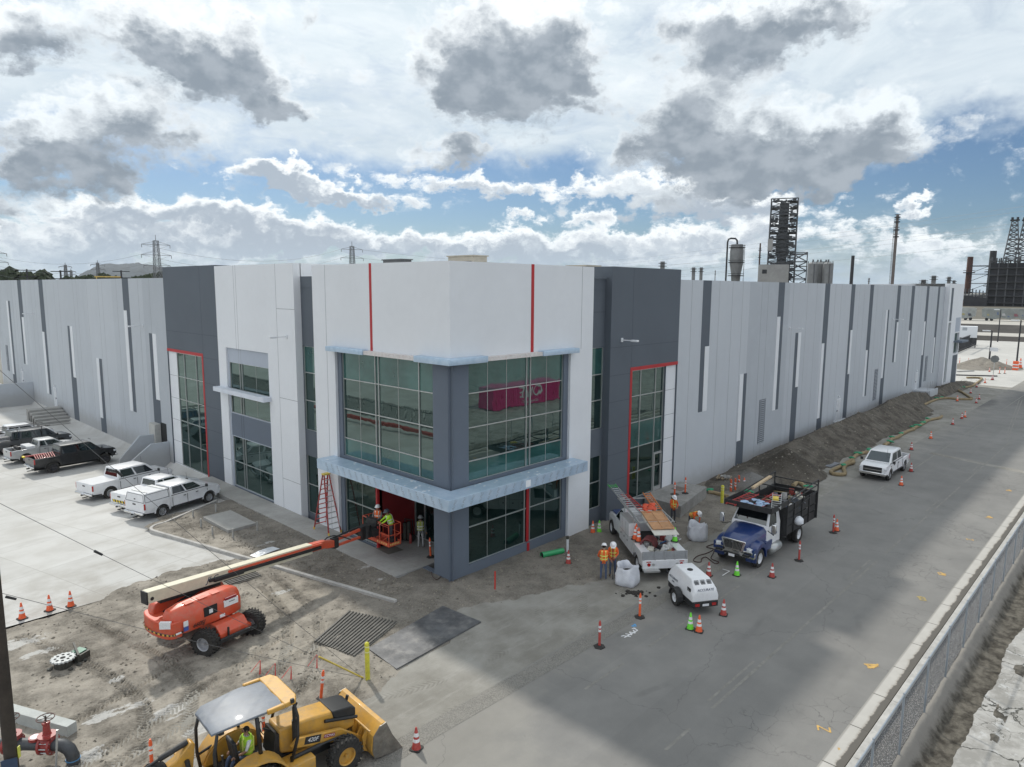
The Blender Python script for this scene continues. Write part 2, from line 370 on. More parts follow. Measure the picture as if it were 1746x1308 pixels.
def f_asphalt(t, p):
    x, y, z = t.sep(p)
    big = t.noise(p, .09, 5, .55); med = t.noise(p, .6, 7, .6); fine = t.noise(p, 38, 4, .7)
    st = t.noise(t.vmath('MULTIPLY', p, (.05, .9, 1)), 1.3, 6, .6)           # wheel polished streaks along the lane
    c = t.mix(t.ss(t.math('ADD', t.math('MULTIPLY', big, .5), t.math('MULTIPLY', med, .5)), .32, .68), (.178, .175, .166), (.236, .231, .217))
    c = t.mix(t.ss(st, .45, .8, 0, .45), c, (.235, .228, .21))
    dust = t.math('ADD', t.ss(y, -11.5, -6.5), t.math('MULTIPLY', t.math('SUBTRACT', med, .5), 1.6))
    dust = t.math('ADD', dust, t.ss(x, -3, -9, 0, .9))
    c = t.mix(t.ss(dust, .25, 1.1, 0, .8), c, t.mix(med, (.21, .20, .175), (.30, .288, .26)))
    # rectangular patches of newer and older surfacing
    br = t.new('ShaderNodeTexBrick'); br.offset = .37; br.squash = 1.; t.put(br.inputs['Vector'], t.vmath('ADD', p, (3.1, 17.5, 0)))
    br.inputs['Scale'].default_value = 1; br.inputs['Brick Width'].default_value = 8.3; br.inputs['Row Height'].default_value = 2.6; br.inputs['Mortar Size'].default_value = 0
    br.inputs['Color1'].default_value = (.95, .95, .95, 1); br.inputs['Color2'].default_value = (1.04, 1.04, 1.04, 1)
    c = t.mix(1., c, br.outputs['Color'], 'MULTIPLY')
    wet = spots(t, t.vmath('ADD', p, t.vmath('MULTIPLY', t.noise(p, .35, 5, .6, col=True), (9, 3, 0))), [(98, -9.5, 12, 3.2), (88, -6, 9, 1.6)])
    c = t.mix(t.math('MULTIPLY', wet, .6), c, (.07, .07, .072))
    # fine alligator cracking in the worn strip near the gutter, and a few long cracks
    wp = t.vmath('ADD', p, t.vmath('SCALE', t.noise(p, 2.2, 4, .6, col=True), .45))
    cr = t.ss(t.vor(wp, 1.5, 'DISTANCE_TO_EDGE'), .022, .0); m1 = t.math('MULTIPLY', t.math('MULTIPLY', cr, t.ss(t.noise(p, .22, 4, .5), .5, .62)), t.ss(y, -13.5, -15.2))
    lc = t.math('MULTIPLY', t.ss(t.vor(t.vmath('ADD', p, t.vmath('SCALE', t.noise(p, .9, 5, .6, col=True), 1.6)), .11, 'DISTANCE_TO_EDGE'), .0035, .0), .8)
    c = t.mix(t.math('MULTIPLY', t.math('MAXIMUM', m1, t.math('MULTIPLY', lc, .7)), .8), c, (.08, .078, .075))
    # skid arcs and oil
    rv = t.vmath('LENGTH', t.vmath('SUBTRACT', t.vmath('ADD', p, t.vmath('SCALE', t.noise(p, .5, 3, .5, col=True), .3)), (4, 3.5, 0)), out=1)
    ar = t.math('MULTIPLY', t.ss(t.math('ABSOLUTE', t.math('SUBTRACT', t.math('MODULO', rv, 3.7), 1.1)), .2, .04), t.ss(t.noise(p, .5, 4, .5), .5, .7))
    c = t.mix(t.math('MULTIPLY', ar, .28), c, (.08, .078, .075))
    oil = t.math('MULTIPLY', t.ss(t.noise(p, 1.1, 4, .6), .70, .78), .6); c = t.mix(oil, c, (.07, .068, .065))
    c = t.mix(t.math('MULTIPLY', t.math('SUBTRACT', fine, .5), 1.1, clamp=True), c, (.33, .32, .30))
    return c, .88, t.math('ADD', fine, t.math('MULTIPLY', cr, -.5))
def f_apron(t, p):
    x, y, z = t.sep(p)
    med = t.noise(p, .55, 8, .62); fine = t.noise(p, 30, 4, .7); big = t.noise(p, .16, 4, .5)
    c = t.mix(t.ss(t.math('ADD', t.math('MULTIPLY', med, .6), t.math('MULTIPLY', big, .4)), .35, .65), (.19, .18, .155), (.31, .30, .27))
    sw = t.noise(t.vmath('MULTIPLY', p, (.35, 1.6, 1)), 1.5, 7, .65, 1.); c = t.mix(t.ss(sw, .5, .75, 0, .5), c, (.36, .35, .32))
    # lug prints of muddy tyres turning in from the road
    q = t.vmath('SUBTRACT', t.vmath('ADD', p, t.vmath('SCALE', t.noise(p, .35, 2, .5, col=True), .5)), (-3.5, 2.5, 0)); qx, qy, qz = t.sep(q); rv = t.vmath('LENGTH', q, out=1)
    off = t.math('SUBTRACT', t.math('MODULO', rv, 1.9), .9); an = t.math('ARCTAN2', qy, qx)
    lug = t.ss(t.math('SINE', t.math('ADD', t.math('MULTIPLY', t.math('MULTIPLY', an, t.math('FLOOR', rv)), 34.), t.math('MULTIPLY', t.math('ABSOLUTE', off), 32.))), -.2, .4)
    ar = t.math('MULTIPLY', t.math('MULTIPLY', t.ss(t.math('ABSOLUTE', off), .24, .18), lug), t.ss(t.noise(p, .42, 4, .6), .47, .62))
    c = t.mix(t.math('MULTIPLY', ar, .42), c, (.13, .12, .10))
    sc = t.noise(t.vmath('MULTIPLY', p, (.7, 2.2, 1)), 5, 6, .75); c = t.mix(t.ss(sc, .55, .72, 0, .35), c, (.15, .14, .125)); c = t.mix(t.ss(sc, .42, .28, 0, .3), c, (.40, .39, .36))
    c = t.mix(t.math('MULTIPLY', t.math('SUBTRACT', fine, .5), .8, clamp=True), c, (.42, .41, .38))
    return c, .92, fine
def f_rough(t, p):
    v = t.vor(p, 26); n = t.noise(p, 1.6, 8, .75); c = t.mix(t.ss(t.math('ADD', t.math('MULTIPLY', v, .6), t.math('MULTIPLY', n, .5)), .2, .7), (.13, .125, .112), (.25, .24, .215))
    return c, .95, v
def f_conc(t, p):
    x, y, z = t.sep(p)
    br = t.new('ShaderNodeTexBrick'); br.offset = 0; rot = t.new('ShaderNodeVectorRotate', rotation_type='Z_AXIS'); t.put(rot.inputs['Vector'], p); rot.inputs['Angle'].default_value = rad(-13.5)
    t.put(br.inputs['Vector'], rot.outputs[0]); br.inputs['Scale'].default_value = 1; br.inputs['Brick Width'].default_value = 4.6; br.inputs['Row Height'].default_value = 4.6
    br.inputs['Mortar Size'].default_value = .012; br.inputs['Mortar Smooth'].default_value = .2; br.inputs['Bias'].default_value = 0
    br.inputs['Color1'].default_value = (.50, .50, .48, 1); br.inputs['Color2'].default_value = (.56, .56, .54, 1); br.inputs['Mortar'].default_value = (.27, .26, .24, 1)
    med = t.noise(p, .35, 8, .6); st = t.noise(t.vmath('MULTIPLY', rot.outputs[0], (.25, 1.4, 1)), .8, 7, .6, .6)
    c = t.mix(t.ss(med, .35, .7, 0, .45), br.outputs['Color'], (.33, .315, .28))
    c = t.mix(t.ss(st, .52, .75, 0, .42), c, (.29, .275, .245))
    near = t.ss(y, 17., 10., 0, 1.); c = t.mix(t.math('MULTIPLY', near, t.ss(med, .42, .62, 0, .7)), c, (.29, .27, .235))
    fine = t.noise(p, 26, 3, .6); c = t.mix(t.math('MULTIPLY', fine, .15), c, (.3, .29, .27))
    return c, .85, fine
WHITE = [(G(px, py).x, G(px, py).y, a, b) for px, py, a, b in [(28, 1100, 2.0, .8), (60, 1118, 1.5, .5), (180, 1222, 1.1, .5), (228, 1205, 1.2, .6), 
         (290, 1218, 1.2, .8), (348, 1240, 1., .6), (150, 1290, .9, .7), (200, 1160, .5, .3), (480, 1010, .9, .4)]]
WH2 = [(G(px, py).x, G(px, py).y, a, b) for px, py, a, b in [(630, 968, 1.2, .35), (455, 928, 1.5, .3), (505, 940, .9, .25), (650, 990, .8, .3), (1570, 1000, .1, .1)]]
def f_dirt(t, p):
    x, y, z = t.sep(p)
    big = t.noise(p, .28, 6, .6); med = t.noise(p, 1.3, 8, .65); fine = t.noise(p, 14, 6, .7)
    c = t.mix(t.ss(t.math('ADD', t.math('MULTIPLY', big, .55), t.math('MULTIPLY', med, .45)), .38, .62), (.115, .103, .084), (.34, .31, .262))
    wallside = t.math('MULTIPLY', t.ss(x, -5.5, -3.5), 1.); wh = spots(t, p, WHITE)  # mask for a darker soil tone towards the building
    c = t.mix(t.math('MULTIPLY', wallside, .55), c, t.mix(med, (.10, .09, .078), (.19, .175, .15)))
    sand = spots(t, p, [(-12.5, -3.5, 5, 3.2), (-8.5, 0.5, 4, 3.), (-6.5, 4.5, 3.4, 3.)])
    c = t.mix(t.math('MULTIPLY', sand, t.ss(med, .35, .65, 0, .7)), c, (.36, .325, .265))
    wn = t.noise(t.vmath('MULTIPLY', p, (1., 1.6, 1)), 2.4, 8, .72)
    wl = t.math('SUBTRACT', t.noise(p, .9, 5, .6), .5)
    c = t.mix(t.math('MULTIPLY', t.ss(t.math('ADD', t.math('ADD', t.math('MULTIPLY', wh, .75), t.math('MULTIPLY', t.math('SUBTRACT', wn, .5), 2.6)), t.math('MULTIPLY', wl, 1.6)), .52, .72), t.ss(wh, .0, .25, 0, .72)), c, t.mix(fine, (.42, .42, .40), (.66, .66, .64)))
    wh2 = spots(t, p, WH2); c = t.mix(t.math('MULTIPLY', t.ss(t.math('ADD', t.math('MULTIPLY', wh2, .7), t.math('MULTIPLY', t.math('SUBTRACT', wn, .5), 2.6)), .5, .75), t.ss(wh2, .0, .3, 0, .7)), c, (.5, .5, .48))
    peb = t.ss(t.vor(p, 9), .16, .08); c = t.mix(t.math('MULTIPLY', peb, t.ss(t.noise(p, .9, 3, .5), .45, .65, 0, .55)), c, (.36, .35, .32))
    c = t.mix(t.math('MULTIPLY', t.math('SUBTRACT', fine, .45), 1.4, clamp=True), c, (.38, .355, .31))
    c = t.mix(t.ss(fine, .45, .3, 0, .4), c, (.08, .072, .062))
    return c, .96, t.math('ADD', t.math('MULTIPLY', med, .8), t.math('MULTIPLY', fine, .35))
def f_berm(t, p):
    med = t.noise(p, 1.1, 8, .65); fine = t.noise(p, 9, 6, .72)
    dry = t.noise(t.vmath('MULTIPLY', p, (1, .35, .6)), .9, 5, .6)
    c = t.mix(t.ss(med, .35, .65), (.062, .054, .043), (.135, .12, .098))
    c = t.mix(t.ss(dry, .56, .72, 0, .5), c, (.21, .195, .165))
    c = t.mix(t.math('MULTIPLY', spots(t, p, [(31.5, -3.4, 4.4, 3.4)]), .85), c, (.042, .036, .028))
    c = t.mix(spots(t, p, [(26.3, -3., 3.2, 2.4)]), c, t.mix(fine, (.11, .108, .10), (.24, .235, .225)))
    c = t.mix(t.math('MULTIPLY', t.math('SUBTRACT', fine, .48), 1.3, clamp=True), c, (.27, .25, .22))
    return c, .96, t.math('ADD', t.math('MULTIPLY', med, .9), t.math('MULTIPLY', fine, .4))
def f_gutter(t, p):
    x, y, z = t.sep(p); n = t.noise(t.vmath('MULTIPLY', p, (1, .4, 1)), 1.6, 7, .65)
    c = t.mix(t.noise(p, 2, 6, .6), (.38, .365, .335), (.50, .485, .45))
    e = t.math('ADD', t.ss(y, -17.72, -18.02), t.math('MULTIPLY', t.math('SUBTRACT', n, .5), 1.7))
    c = t.mix(t.ss(e, .2, .62, 0, .5), c, (.24, .21, .17)); c = t.mix(t.ss(e, .55, .75), c, (.12, .112, .10))
    j = t.ss(t.math('ABSOLUTE', t.math('SUBTRACT', t.math('MODULO', t.math('ADD', x, 60.6), 2.45), 1.2)), .03, .012); c = t.mix(j, c, (.1, .095, .085))
    j2 = t.math('MULTIPLY', t.ss(y, -17.58, -17.53), .6); c = t.mix(j2, c, (.2, .19, .17))
    return c, .9, t.noise(p, 20, 4, .6)
def f_slab(t, p):
    n = t.noise(p, .8, 8, .7); wp = t.vmath('ADD', p, t.vmath('SCALE', t.noise(p, 1.3, 5, .6, col=True), .7))
    c = t.mix(t.ss(n, .4, .6), (.27, .262, .24), (.40, .39, .365))
    pale = t.ss(t.noise(p, 2.2, 7, .75), .54, .6); c = t.mix(t.math('MULTIPLY', pale, t.ss(t.noise(p, .4, 3, .5), .42, .56, 0, .85)), c, (.47, .47, .455))
    c = t.mix(t.ss(n, .62, .72, 0, .5), c, (.16, .155, .145))
    cr = t.ss(t.vor(wp, .42, 'DISTANCE_TO_EDGE'), .012, .0); cr2 = t.math('MULTIPLY', t.ss(t.vor(wp, 1.7, 'DISTANCE_TO_EDGE'), .016, 0), t.ss(t.noise(p, .5, 3, .5), .52, .62))
    c = t.mix(t.math('MAXIMUM', cr, cr2), c, (.06, .06, .05))
    return c, .9, t.math('SUBTRACT', t.noise(p, 18, 5, .6), t.math('MULTIPLY', cr, 1.5))
def f_ditch(t, p):
    x, y, z = t.sep(p); n = t.noise(p, 2.2, 8, .7); c = t.mix(t.ss(n, .35, .65), (.045, .04, .032), (.15, .138, .115))
    c = t.mix(t.ss(t.math('ADD', y, t.math('MULTIPLY', n, .4)), -19.42, -19.15), c, (.24, .225, .2))
    return c, .9, n
def f_gravel(t, p):
    v = t.vor(p, 22); c = t.mix(t.vor(p, 22, out='Color'), (.14, .135, .12), (.36, .35, .33), 'MIX'); c = t.mix(t.ss(v, .5, .25), (.07, .065, .06), c)
    return c, .95, t.math('MULTIPLY', v, -1.)
M_conc = gmat('lot_concrete', f_conc, .004); M_asph = gmat('asphalt', f_asphalt, .004); M_dirt = gmat('site_dirt', f_dirt, .07)
M_berm = gmat('berm_soil', f_berm, .12); M_apron = gmat('dusty_apron', f_apron, .004); M_rough = gmat('rough_strip', f_rough, .02)
M_gut = gmat('gutter_concrete', f_gutter, .004); M_slab = gmat('cracked_slab', f_slab, .01); M_ditch = gmat('ditch_soil', f_ditch, .05); M_grav = gmat('verge_gravel', f_gravel, .02)
M_land = gmat('far_land', f_land)
M_kerb = mat('kerb_concrete', (.42, .41, .385), .85, var=.2, scale=1.2, bump=.004, world=True, dirt=.3, dcol=(.24, .22, .19))
M_walk = mat('walk_concrete', (.33, .325, .305), .85, var=.14, scale=.8, bump=.002, world=True, dirt=.25, dcol=(.24, .225, .2))
def setting(o, name=None): o['kind'] = 'structure'; return o

b = MB(); b.quad((-9000, -9000, -1.1), (9000, -9000, -1.1), (9000, 9000, -1.1), (-9000, 9000, -1.1)); setting(b.build('ground', M_land))
setting(poly_sheet('road', [(-90, -17.5), (330, -17.5), (330, -7.55), (-90, -7.55)], 0, M_asph, .6))
setting(poly_sheet('apron', [(-90, -7.55), (-3.9, -7.55), (104, -7.55), (104, .3), (-30, .3), (-90, .3)], -.004, M_apron, .6))
setting(poly_sheet('patched_trench_strip', [(-12, -8.45), (-8, -8.3), (-3, -8.38), (2, -8.45), (7, -8.4), (12, -8.5), (12, -8.02), (6, -7.85), (0, -7.7), (-7, -7.55), (-12, -7.4)], .006, M_rough))
setting(poly_sheet('gutter', [(-60, -18.1), (330, -18.1), (330, -17.5), (-60, -17.5)], .008, M_gut, .5))
b = MB()
for i in range(-12, 40): b.box(i*4-.0, -18.42, -.3, i*4+3.985, -18.18, .16)
setting(b.build('kerb', M_kerb, bevel=.02))
setting(poly_sheet('gravel_verge', [(-60, -19.1), (330, -19.1), (330, -18.3), (-60, -18.3)], .03, M_grav, .5))
yy, xx = np.mgrid[-21.2:-18.95:.09, -16:48:.12]
def slabedge(x): return -20.5+.22*(fbm(x*.35, x*0+3, 4)-.5)*2+.12*(vnoise(x*1.7, x*0+8)-.5)
e = slabedge(xx); dgh = np.where(yy > -19.25, .03, 0)-.45*np.clip((-19.2-yy)/.5, 0, 1)*np.clip((yy-e+.35)/.35, 0, 1)
zz = dgh+.16*(fbm(xx*1.7, yy*2.6, 6, .6)-.5)+.10*(fbm(xx*.9, yy*0+2, 3)-.5)*(yy < -19.2)
zz = np.where(yy > -19.05, .0, zz)
setting(sheet('ditch', xx, yy, zz, M_ditch))
ex = [(x, float(slabedge(np.array([x]))[0])) for x in np.arange(-16, 48, .25)]
b = MB(); N = len(ex)
vs = [(x, y+(.03 if i % 2 else 0), .03) for i, (x, y) in enumerate(ex)]+[(x, y, -.35) for x, y in ex]+[(x, -75, .03) for x, y in ex]
b.add(vs, [(i, i+1, N+i+1, N+i) for i in range(N-1)]+[(i, i+1, 2*N+i+1, 2*N+i) for i in range(N-1)])
b.box(48, -75, -.3, 330, -19.1, .03); b.box(-90, -75, -.3, -16, -19.1, .03)
setting(b.build('old_concrete_yard', M_slab))
# concrete parking lot, falling slightly to the far end
yy, xx = np.mgrid[8.5:130:.75, -95:.76:.75]
Z = np.vectorize(lotz)(xx, yy)-.006
setting(sheet('parking_lot', xx, yy, Z, M_conc, mask=(yy > 9.4+.0*xx)))
# ---- construction dirt: a height field with the tracks pressed into it
def ysouth(x): return np.interp(x, [-30, -14, -10, -7, -4, -2.2, 0, 4.5, 9, 20, 35, 110], [-9.2, -7.6, -5.0, -4.5, -3.2, -1.6, -2.8, -4.6, -5.3, -5.6, -6, -5])
def ynorth(x): return np.interp(x, [-30, -16, -12.7, -10.5, -8.8, -7.0, -5.9, -5.0, -4.9, 40], [8.9, 9.55, 9.85, 10.8, 11.2, 10.9, 10.4, 9.6, 30, 30])
TR = [[(-19, -2.5), (-14, -1.2), (-10.5, .2), (-8, 1.2)], [(-19, -3.3), (-14, -2.1), (-10, -1), (-6.5, -.3)], [(-17, -7), (-13, -4.6), (-9.5, -1.5), (-7, 2.5), (-6.3, 7)],
      [(-18, -7.6), (-13, -5.5), (-9, -2.6), (-6, 1.5), (-5.5, 7)], [(-9, 2.2), (-8.2, 5), (-8.6, 9)], [(-13.2, 8), (-12.4, 4), (-12, .5), (-13.5, -3)], [(-15.5, 8.6), (-14.2, 4), (-13.6, 0), (-15.5, -4)],
      [(-10.5, 8), (-9.2, 4.5), (-8.9, 2)], [(-16, -5.4), (-12.5, -3.2), (-10, -2.6), (-7.5, -2.6)], [(-18, -4.3), (-15, -3.8), (-12, -4.4), (-9.5, -4.6)], [(-16.5, .5), (-13, 1.6), (-10, 3.6), (-7.4, 5.8)]]
def tracks(X, Y, Z):
    for k, path in enumerate(TR):
        P = np.array(path, float); t = np.linspace(0, len(P)-1, 26)
        cs = np.stack([np.interp(t, range(len(P)), P[:, 0]), np.interp(t, range(len(P)), P[:, 1])], -1)
        for _ in range(6): cs[1:-1] = (cs[:-2]+cs[1:-1]*2+cs[2:])/4
        best = np.full(X.shape, 9.); sgn = np.zeros(X.shape); along = np.zeros(X.shape); L = 0
        for a, c in zip(cs[:-1], cs[1:]):
            d = c-a; ln = np.hypot(*d); u = d/ln; rx = X-a[0]; ry = Y-a[1]; s_ = np.clip(rx*u[0]+ry*u[1], 0, ln); dist = np.hypot(rx-s_*u[0], ry-s_*u[1])
            q = dist < best; best = np.where(q, dist, best); sgn = np.where(q, rx*-u[1]+ry*u[0], sgn); along = np.where(q, L+s_, along); L += ln
        m_ = np.clip((.26-best)/.06, 0, 1); m_ = m_*np.clip((fbm(X*.8+k, Y*.8, 3)-.25)*6, 0, 1)
        ch = np.sin(2*pi*(along+.9*np.abs(sgn))/.16)
        Z += m_*(-.035+.046*np.clip(ch*1.5, -1, 1)); Z += .03*np.exp(-((best-.33)/.07)**2)*m_.max()*.5*(fbm(X*1.5, Y*1.5+k, 2))
    return Z
def dirtZ(X, Y, trk=False):
    nse = fbm(X*.45, Y*.45, 6, .55)-.5
    D = np.minimum(Y-ysouth(X), ynorth(X)-Y)+1.3*(fbm(X*.5+9, Y*.5, 5)-.5)
    Z = np.clip(D*.12, -.12, .035)+.15*nse*np.clip(D+.3, 0, 1)+.075*(fbm(X*2.1, Y*2.1, 5, .62)-.5)
    Z += .05*np.abs(fbm(X*1.1+4, Y*1.1, 4)-.5)*np.clip(D, 0, 1)
    if trk: Z = tracks(X, Y, Z)
    pc = np.clip(1.15-np.hypot((X+4.1)/2.6, (Y+2.9)/1.5), 0, .3)/.3; Z = Z*(1-pc)+(-.0)*pc
    lot = Y > ynorth(X)+.3
    Z = np.where(lot & (X < -4.9), -.25, Z)
    Z = np.where((Y < ysouth(X)-1.2), -.2, Z)
    return Z
yy, xx = np.mgrid[-9.6:11.6:.04, -21:-1:.04]
setting(sheet('dirt_lot', xx, yy, dirtZ(xx, yy, True), M_dirt, mask=(dirtZ(xx, yy) > -.11)))
yy, xx = np.mgrid[-7:2.6:.08, -1.08:27:.08]
setting(sheet('dirt_by_building', xx, yy, dirtZ(xx, yy), M_dirt, mask=(dirtZ(xx, yy) > -.11) & ((yy < .24) | (xx < .2))))
# soil berm heaped against the long wall
yy, xx = np.mgrid[-8.5:.05:.1, 21:114:.12]
Hx = np.interp(xx, [22, 26, 30, 34, 40, 47, 54, 59, 66, 73, 78, 82, 90, 98, 104, 107], [0, .4, .9, 1.3, 1.6, 1.75, 1.85, 1.75, 2.0, 2.0, 1.4, .9, 1.05, .9, .5, 0])
toe = np.interp(xx, [22, 26, 33, 68, 73, 76, 95, 106], [2.2, 3.2, 5.1, 5.2, 4.2, 2.6, 2.9, 3.4])+.5*(fbm(xx*.4, xx*0+1, 4)-.5)*2
tt = -yy; crest = 1.7+.5*(fbm(xx*.25, xx*0+5, 3)-.5)
prof = np.where(tt < crest, .38+.62*tt/crest, np.clip(1-(tt-crest)/(toe-crest), 0, 1)**1.15)
Zb = Hx*prof+(.42*(fbm(xx*.6, yy*.6, 6, .58)-.5))*np.clip(prof*3, 0, 1)*np.clip(Hx, 0, 1)+.05*(fbm(xx*2.4, yy*2.4, 4)-.5)
g1 = 2.1*np.clip(1-np.hypot((xx-31.5)/3.9, (yy+3.3)/2.9), 0, 1); g2 = 1.05*np.clip(1-np.hypot((xx-26.4)/2.7, (yy+2.9)/2.1), 0, 1)
Zb = np.maximum(np.maximum(Zb, g1+.04*(fbm(xx*3, yy*3, 4)-.5)), g2+.03*(fbm(xx*3, yy*3, 4)-.5))
Zb = Zb-.03-.25*np.clip((tt-toe-.6), 0, 1)*(g1 < .02)
setting(sheet('soil_berm', xx, yy, Zb, M_berm, mask=(Zb > -.06))); xx_b, yy_b = xx, yy
# sidewalk, porch slab, kerbs, planting island
def prect(b, x0, y0, x1, y1, z0, z1): b.box(x0, y0, z0, x1, y1, z1)
b = MB()
for y0 in np.arange(2.35, 26.5, 1.52): b.box(-1.55, y0, -.4, .02, min(y0+1.508, 27), .14)
for y0 in (2.35, 3.87): b.box(.02, y0, -.4, 3.4, y0+1.508, .14)
b.box(.02, 5.39, -.4, 3.4, 6.2, .14)
setting(b.build('sidewalk', M_walk, bevel=.012))
kd = Vector((-4.4, 18.1, 0)).normalized(); kn = Vector((kd.y, -kd.x, 0))     # kerb direction and its building side
K0 = Vector((-3.2, .2, 0)); b = MB()
L = 17.8; s_ = 0.
while s_ < L:
    e_ = min(s_+3.0, L); a = K0+kd*s_; c = K0+kd*(e_-.012); zt = .16
    b.prism([tuple((a)[:2]), tuple((a+kn*.17)[:2]), tuple((c+kn*.17)[:2]), tuple((c)[:2])], -.4, zt, 'Z'); s_ = e_
pts = [K0+kd*L]; cen = K0+kd*L+kn*.9; 
arc = [cen-kn*.9*cos(t)+kd*.9*sin(t) for t in np.linspace(0, pi*.62, 9)]+[Vector((-2.3, 20.75, 0))]
for a, c in zip(arc[:-1], arc[1:]):
    n_ = Vector(((c-a).y, -(c-a).x, 0)).normalized()*.17; b.prism([tuple(a[:2]), tuple((a+n_)[:2]), tuple((c+n_)[:2]), tuple(c[:2])], -.4, .158, 'Z')
setting(b.build('kerb', M_kerb, bevel=.018))
yy, xx = np.mgrid[.2:21.2:.09, -8.2:.0:.09]
kx = -3.2-(yy-.2)*.2431+.12
isl = (xx > kx) & (xx < -1.5) & (yy < 20.2+.09*(xx+2)) & ((np.hypot(xx+6.5, yy-17.9) < 1.15) | (yy < 17.9) | (xx > -6.4))
Zi = .10+.16*(fbm(xx*.9, yy*.9, 6, .6)-.5)+.04*(fbm(xx*4, yy*4, 3)-.5)-.3*(yy < 1.5)*(1.5-yy)
setting(sheet('planting_bed_soil', xx, yy, Zi, M_dirt, mask=isl))
# old striping and paint marks
M_line = mat('faded_line_paint', (.225, .217, .195), .85, var=.25, scale=3, world=True, dirt=.6, dcol=(.17, .165, .155))
M_yel = mat('yellow_mark_paint', (.55, .34, .09), .8, var=.2, scale=8, world=True, dirt=.6, dcol=(.2, .19, .17))
M_wht = mat('white_mark_paint', (.72, .72, .72), .8, var=.1, scale=8, world=True, dirt=.3, dcol=(.3, .3, .28)); M_blu = mat('blue_mark_paint', (.12, .35, .62), .8, var=.2, world=True)
b = MB()
def strip(x0, x1, y, w=.1, y1=None):
    y1 = y if y1 is None else y1; n = max(2, int(abs(x1-x0)/1.5)); 
    for i in range(n):
        a = x0+(x1-x0)*i/n; c = x0+(x1-x0)*(i+1)/n; ya = y+(y1-y)*i/n; yb = y+(y1-y)*(i+1)/n
        if random.random() < .06: continue
        b.quad((a, ya-w/2, .005), (c, yb-w/2, .005), (c, yb+w/2, .005), (a, ya+w/2, .005))
strip(-14, 58, -13.85, .11); strip(58, 90, -13.6, .1, -10.6)
for x0 in (-.2, 14.0, 28.5, 43): strip(x0, x0+3.6, -13.55, .09)
strip(60, 90, -13.2, .09, -10.3)
for x0, x1 in ((-2.6, -.2), (1.5, 4.8), (6.5, 9.5), (10.5, 13), (18, 20), (30.5, 34), (38, 47), (48, 75), (76, 99)): strip(x0, x1, -10.05, .1)
for x0 in (11, 31, 40): strip(x0, x0+2.6, -9.82, .08)
setting(b.build('road_markings', M_line))
b = MB(); b.quad((44.6, -17.4, .004), (47.1, -9.6, .004), (47.9, -9.6, .004), (45.6, -17.4, .004)); setting(b.build('patched_trench_strip', M_apron))
def scrawl(name, m, cx, cy, size, seed, kind='sq'):
    r = random.Random(seed); b = MB(); pts = []
    def seg(p, q, w):
        d = Vector((q[0]-p[0], q[1]-p[1], 0)); n = Vector((-d.y, d.x, 0)).normalized()*w/2; e = d.normalized()*w*.3
        P = Vector((p[0], p[1], .009+.0002*len(b.f)))-e; Q = Vector((q[0], q[1], .009+.0002*len(b.f)))+e; b.quad(P-n, Q-n, Q+n, P+n)
    if kind == 'Z':
        s = size
        for p, q in (((cx-s*.5, cy+s*.3), (cx+s*.1, cy+s*.6)), ((cx+s*.1, cy+s*.6), (cx-s*.1, cy-s*.6)), ((cx-s*.1, cy-s*.6), (cx+s*.5, cy-s*.3))): seg(p, q, s*.16)
    else:
        x, y = cx, cy
        for k in range(9):
            a = r.uniform(0, 2*pi); l = size*r.uniform(.3, .8); nx = cx+cos(a)*l*.7; ny = cy+sin(a)*l*.55; seg((x, y), (nx, ny), size*.13); x, y = nx, ny
    return setting(b.build(name, m))
for i, (x, y, s) in enumerate([(6.2, -16.9, .6), (18.0, -16.75, .5), (30.2, -16.65, .6), (38.3, -16.6, .5)]): scrawl('utility_mark', M_yel, x, y, s, i)
scrawl('utility_mark', M_yel, 1.0, -17.0, .36, 3, 'Z'); scrawl('utility_mark', M_yel, 24.7, -16.7, .3, 3, 'Z'); scrawl('utility_mark', M_yel, .3, -17.7, .14, 9)
scrawl('utility_mark', mat('old_yellow_mark', (.36, .28, .10), .85, var=.3, scale=9, world=True, dirt=.8, dcol=(.17, .165, .155)), 14.1, -16.8, .6, 8)
b = MB()
x, y = 1.45, -8.95
for p, q in [((0, 0), (.9, -.05)), ((.1, .12), (.25, -.15)), ((.3, .15), (.4, -.1)), ((.4, -.1), (.55, .12)), ((.55, .12), (.62, -.12)), ((.62, -.12), (.8, .1)), ((.85, .2), (1.0, .12)), ((.9, -.05), (.95, .2)), ((.0, .15), (.15, .1))]:
    d = Vector((q[0]-p[0], q[1]-p[1], 0)); n = Vector((-d.y, d.x, 0)).normalized()*.03; P = Vector((x+p[0], y+p[1], .009+.0003*len(b.f))); Q = Vector((x+q[0], y+q[1], P.z)); b.quad(P-n, Q-n, Q+n, P+n)
for (cx, cy, s) in [(10.35, -8.75, .38), (12.6, -4.6, .5), (15.2, -4.9, .5)]:
    for p, q in [((-s, -s*.5), (s, -s*.5)), ((s, -s*.5), (s, s*.5)), ((s, s*.5), (-s, s*.5)), ((-s, s*.5), (-s, -s*.5))][:(4 if cx > 11 else 2)]:
        d = Vector((q[0]-p[0], q[1]-p[1], 0)); n = Vector((-d.y, d.x, 0)).normalized()*.025; P = Vector((cx+p[0], cy+p[1], .04+.0003*len(b.f))); Q = Vector((cx+q[0], cy+q[1], P.z)); b.quad(P-n, Q-n, Q+n, P+n)
setting(b.build('utility_mark', M_wht)); scrawl('utility_mark', M_blu, 2.6, -8.62, .32, 5)
